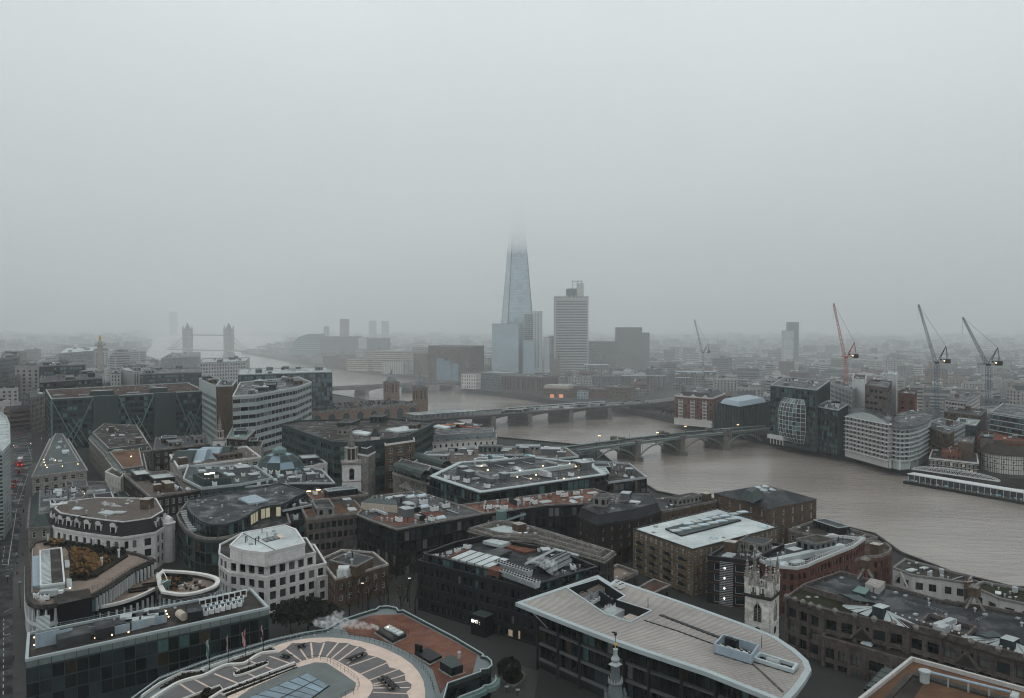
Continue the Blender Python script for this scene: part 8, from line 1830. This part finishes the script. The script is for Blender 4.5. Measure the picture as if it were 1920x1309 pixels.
# --- street and traffic ---
def street():
    zz=15
    m=MB(); pts=PP([(-260,1400),(24,1400),(24,1120),(33,1040),(41,955),(50,905),(61,866),(60,820),(50,780),(34,740),(26,720),(14,720),(18,760),(22,800),(25,850),(24,886),(10,935),(-6,990),(-80,1110)],zz)
    m.prism(ccw(pts),14.9,15.02,'asphalt'); struct(m,'road')
    for nm,pp in(('pavement',[(24,1400),(24,1130),(24,1088),(33,1040),(41,955),(50,905),(60,868),(80,868),(64,930),(56,985),(54,1100),(58,1400)]),('pavement',[(24,886),(10,935),(-6,990),(-80,1110),(-200,1110),(-60,940),(0,870),(14,840),(24,840)])):
        m=MB(); m.prism(ccw(PP(pp,zz)),14.9,15.15,'kerb','pavement'); struct(m,nm)
    m=MB()
    def dash(a,b,n_,w_,f=.5):
        A,Bq=PP([a,b],15.02)
        for k in range(n_):
            p=A.lerp(Bq,k/n_);q=A.lerp(Bq,(k+f)/n_); d=(q-p).normalized(); m.box((p+q)/2,d,(q-p).length,w_,15.024,15.03,'road_line')
    dash((53,887),(34,945),1,.2,1); dash((31,955),(15,1060),1,.2,1); dash((41,897),(25,944),8,.15,.6); dash((21,959),(17,984),4,.15,.6); dash((9,1023),(4,1058),4,.15,.6); dash((40,954),(31,955),1,.3,1); dash((3,1058),(18,1060),1,.3,1); dash((7,1160),(6,1309),14,.2,.5); dash((8,1148),(24,1140),3,.2,.8); dash((-20,1075),(24,1066),1,.15,1); dash((60,862),(52,835),1,.15,1)
    for u,v in((12,1176),(14,1190)): p=V2(P(u,v,15.02)); m.box(p,(1,.2),1.6,.14,15.024,15.03,'road_line'); m.box(p,(.2,1),1.6,.14,15.031,15.036,'road_line')
    struct(m,'road_marking')
    d=(V2(P(53,887,15))-V2(P(16,1059,15))).normalized(); ang=math.atan2(d.y,d.x)
    def wheels(B,c,L,W_,r_):
        for a in(-.31,.31):
            for s in(-1,1):
                p=c+d*L*a+Vector((-d.y,d.x))*s*(W_/2-.12); m=MB(); q=Vector((-d.y,d.x))*.12; m.bar((p.x-q.x,p.y-q.y,15.02+r_),(p.x+q.x,p.y+q.y,15.02+r_),r_,'tyre',sides=10); m.build('wheel',B)
    def car(u,v,k,lb,van=False):
        c=V2(P(u,v,15.6)); B=root('parked_van' if van else 'car',(c.x,c.y,15.02),lb,'van' if van else 'car'); nn=Vector((-d.y,d.x)); L,W_=(5.2,1.9) if van else (4.3,1.75)
        m=MB(); m.box(c,d,L,W_,15.3,15.95 if not van else 16.2,k); m.build('body',B)
        q=lambda l0,l1,w:ccw([c+d*l0-nn*w/2,c+d*l1-nn*w/2,c+d*l1+nn*w/2,c+d*l0+nn*w/2]); m=MB(); h=.55 if not van else 1.1; z0=15.95 if not van else 16.2
        m.frustum(q(-L*.38,L*.24,W_*.94),z0,q(-L*.27,L*.1,W_*.8),z0+h,'glass',k); m.build('cabin',B); wheels(B,c,L,W_,.32)
        for s in(-1,1): p=c-d*(L/2+.02)+nn*s*W_*.36; m=MB(); m.box(p,nn,.3,.06,15.62,15.78,'tail_light'); m.build('tail_light',B)
    car(29,901,'car_dark','dark car on the wide street, ahead of the red one'); car(25.5,911,'car_red','dark red car on the wide street'); car(19,925,'car_silver','silver car at the kerb, nearest on the wide street'); car(36,884,'car_dark','black car just behind the red bus',True); car(28,868,'car_dark','dark car left of the red bus'); car(30,838,'car_silver','silver car far up the wide street'); car(38,812,'car_dark','dark car farthest up the wide street')
    # double-decker bus
    c=V2(P(38,866,17)); B=root('double_decker_bus',(c.x,c.y,15.02),'red double-decker bus seen from behind on the wide street','bus'); nn=Vector((-d.y,d.x)); L,W_=10.6,2.5; m=MB(); m.box(c,d,L,W_,15.35,19.3,'red_paint','clad_white'); m.build('body',B)
    for z0,z1 in((16.1,17.0),(17.7,18.6)):
        m=MB(); 
        for s in(-1,1): m.box(c+nn*s*(W_/2+.02),d,L*.9,.04,z0,z1,'glass')
        m.build('window_band',B)
    m=MB(); m.box(c-d*(L/2+.03),nn,1.8,.05,17.9,18.8,'clad_white'); m.build('rear_window',B); wheels(B,c,L,W_,.48)
    for s in(-1,1): m=MB(); m.box(c-d*(L/2+.04)+nn*s*1.0,nn,.4,.06,15.7,16.3,'tail_light'); m.build('tail_light',B)
    # traffic signals and lamps
    for i,(u,v,k,lb) in enumerate(((24,757,'tail_light','red traffic signal far up the wide street'),(9,880,'lit_orange','orange-lit crossing beacon at the left kerb'),(22,775,'lamp_white','white-lit lamp far up the street beneath the red signal'),(41,776,'lamp_white','white-lit lamp far up the street, right side'),(26,836,'lamp_white','bright lamp at the crossing before the fluted tower'),(58,832,'lamp_white','bright lamp near the green glazed corner, by the crossing'),(78,822,'lamp_warm','warm wall lamp beside the braced office corner'),(20,885,'lamp_white','small white light on the left pavement'))):
        p=P(u,v,18.5); m=MB(); m.bar((p.x,p.y,15),(p.x,p.y,18.6),.08,'metal_dark'); m.box((p.x,p.y),(1,0),.34,.3,18.3,19.3,'metal_dark'); m.box((p.x,p.y-.17),(1,0),.3,.1,18.5,18.8,k)
        thing1('traffic_signal' if i<2 else 'street_lamp',m,lb,'traffic light' if i<2 else 'street lamp')
    def lamp(u,v,lb,k='glass_pale',h=8):
        p=P(u,v,15); B=root('street_lamp',(p.x,p.y,15.02),lb,'street lamp'); m=MB(); m.bar((p.x,p.y,15),(p.x,p.y,15+h),.13,'metal_dark',.07,6); m.build('pole',B); m=MB(); m.box((p.x,p.y),(1,0),1.0,.35,15+h,15+h+.2,'metal'); m.box((p.x,p.y),(1,0),.8,.3,15+h-.06,15+h,k); m.build('lantern',B)
    lamp(38,1142,'tall street lamp at the junction corner, bottom left'); lamp(14,1092,'street lamp head above the stop line','glass_pale',2); lamp(680,1158,'warm lit street lamp by the brown brick block','lamp_warm',10); lamp(768,1140,'pale lit street lamp left of the dark office','lamp_white',9)
    lamp(950,1300,'short bollard lamp in the small square, left','roof_white',1.5); lamp(971,1306,'short bollard lamp in the small square, right','roof_white',1.5)
    for u,v,s in((37,1145,0),(26,1168,0)): p=P(u+2,v+20,15)
street()
def people():
    def skin():
        me=bpy.data.meshes.new('walker'); v=[(0,0,.92),(.1,0,.88),(.11,.1,.5),(.11,.2,.06),(.11,.08,.03),(-.1,0,.88),(-.1,-.06,.5),(-.1,-.22,.1),(-.1,-.1,.05),(0,0,1.2),(0,0,1.42),(.2,0,1.4),(.24,-.05,1.12),(.22,-.18,.92),(-.2,0,1.4),(-.24,.05,1.12),(-.22,.14,.9),(0,0,1.52),(0,-.02,1.66)]
        e=[(0,1),(1,2),(2,3),(3,4),(0,5),(5,6),(6,7),(7,8),(0,9),(9,10),(10,11),(11,12),(12,13),(10,14),(14,15),(15,16),(10,17),(17,18)]; rd=[.15,.11,.07,.05,.05,.11,.07,.05,.05,.15,.15,.08,.05,.04,.08,.05,.04,.06,.11]
        me.from_pydata(v,e,[]); o=bpy.data.objects.new('tmp',me); COL.objects.link(o); md=o.modifiers.new('s','SKIN')
        for i,r in enumerate(rd): me.skin_vertices[0].data[i].radius=(r,r)
        me.skin_vertices[0].data[0].use_root=True; o.modifiers.new('u','SUBSURF').levels=1
        dg=bpy.context.evaluated_depsgraph_get(); m2=bpy.data.meshes.new_from_object(o.evaluated_get(dg)); bpy.data.objects.remove(o); return m2
    base=skin()
    for k in('cloth_dark','cloth_red','cloth_pale'):
        me=base.copy(); me.materials.clear()
        for q in(k,'skin','tyre'): me.materials.append(M(q))
        for p in me.polygons: p.material_index=1 if p.center.z>1.5 and p.center.y<.02 else (2 if p.center.z>1.58 or p.center.z<.8 else 0)
        PC['per_'+k]=me
    for i,(u,v,k,lb) in enumerate(((33,1048,'cloth_dark','person in dark clothes on the pavement by the finned prow'),(32,1062,'cloth_dark','person in a dark coat walking just behind another near the kerb'),(43,1045,'cloth_dark','person in dark clothes close to the white fins'),(44,962,'cloth_dark','person in black beside the slate-roofed corner'),(39,975,'cloth_pale','person in a pale coat near the kerb by the slate corner'),(38,990,'cloth_dark','person in dark clothes at the kerb below the slate corner'),(26,1240,'cloth_dark','person standing on the pavement at the bottom left'),(32,1078,'cloth_red','person in a red jacket at the kerb of the junction'),(5,1015,'cloth_dark','cyclist-like walker in dark clothes in the roadway'),(936,1272,'cloth_dark','person in dark clothes crossing the small paved square'))):
        p=P(u,v,15.15); o=bpy.data.objects.new('person',PC['per_'+k]); COL.objects.link(o); o.location=(p.x,p.y,15.15); o.rotation_euler=(0,0,i*1.3); o.scale=(1,1,1.02); tag(o,lb,'person','people on the pavements'); WO[o.name]=Vector()
people()
# small paved square
m=MB(); m.prism(ccw(PP([(922,1262),(945,1240),(1010,1258),(1000,1320),(900,1330)],15.1)),14.9,15.1,'stone_dirty','pavement'); struct(m,'pavement')
m=MB(); q=smooth(PP([(935,1270),(960,1252),(985,1262),(980,1278),(958,1288)],15.4),1,True); B=root('planter',(q[0].x,q[0].y,15.1),'kerbed planter bed in the small paved square','planter'); path_prism(m,q,.3,15.1,15.6,'stone_dirty',True); m.build('kerb',B); m=MB(); m.prism(ccw(q),15.1,15.4,'planting'); m.build('soil',B)
fin_clean()
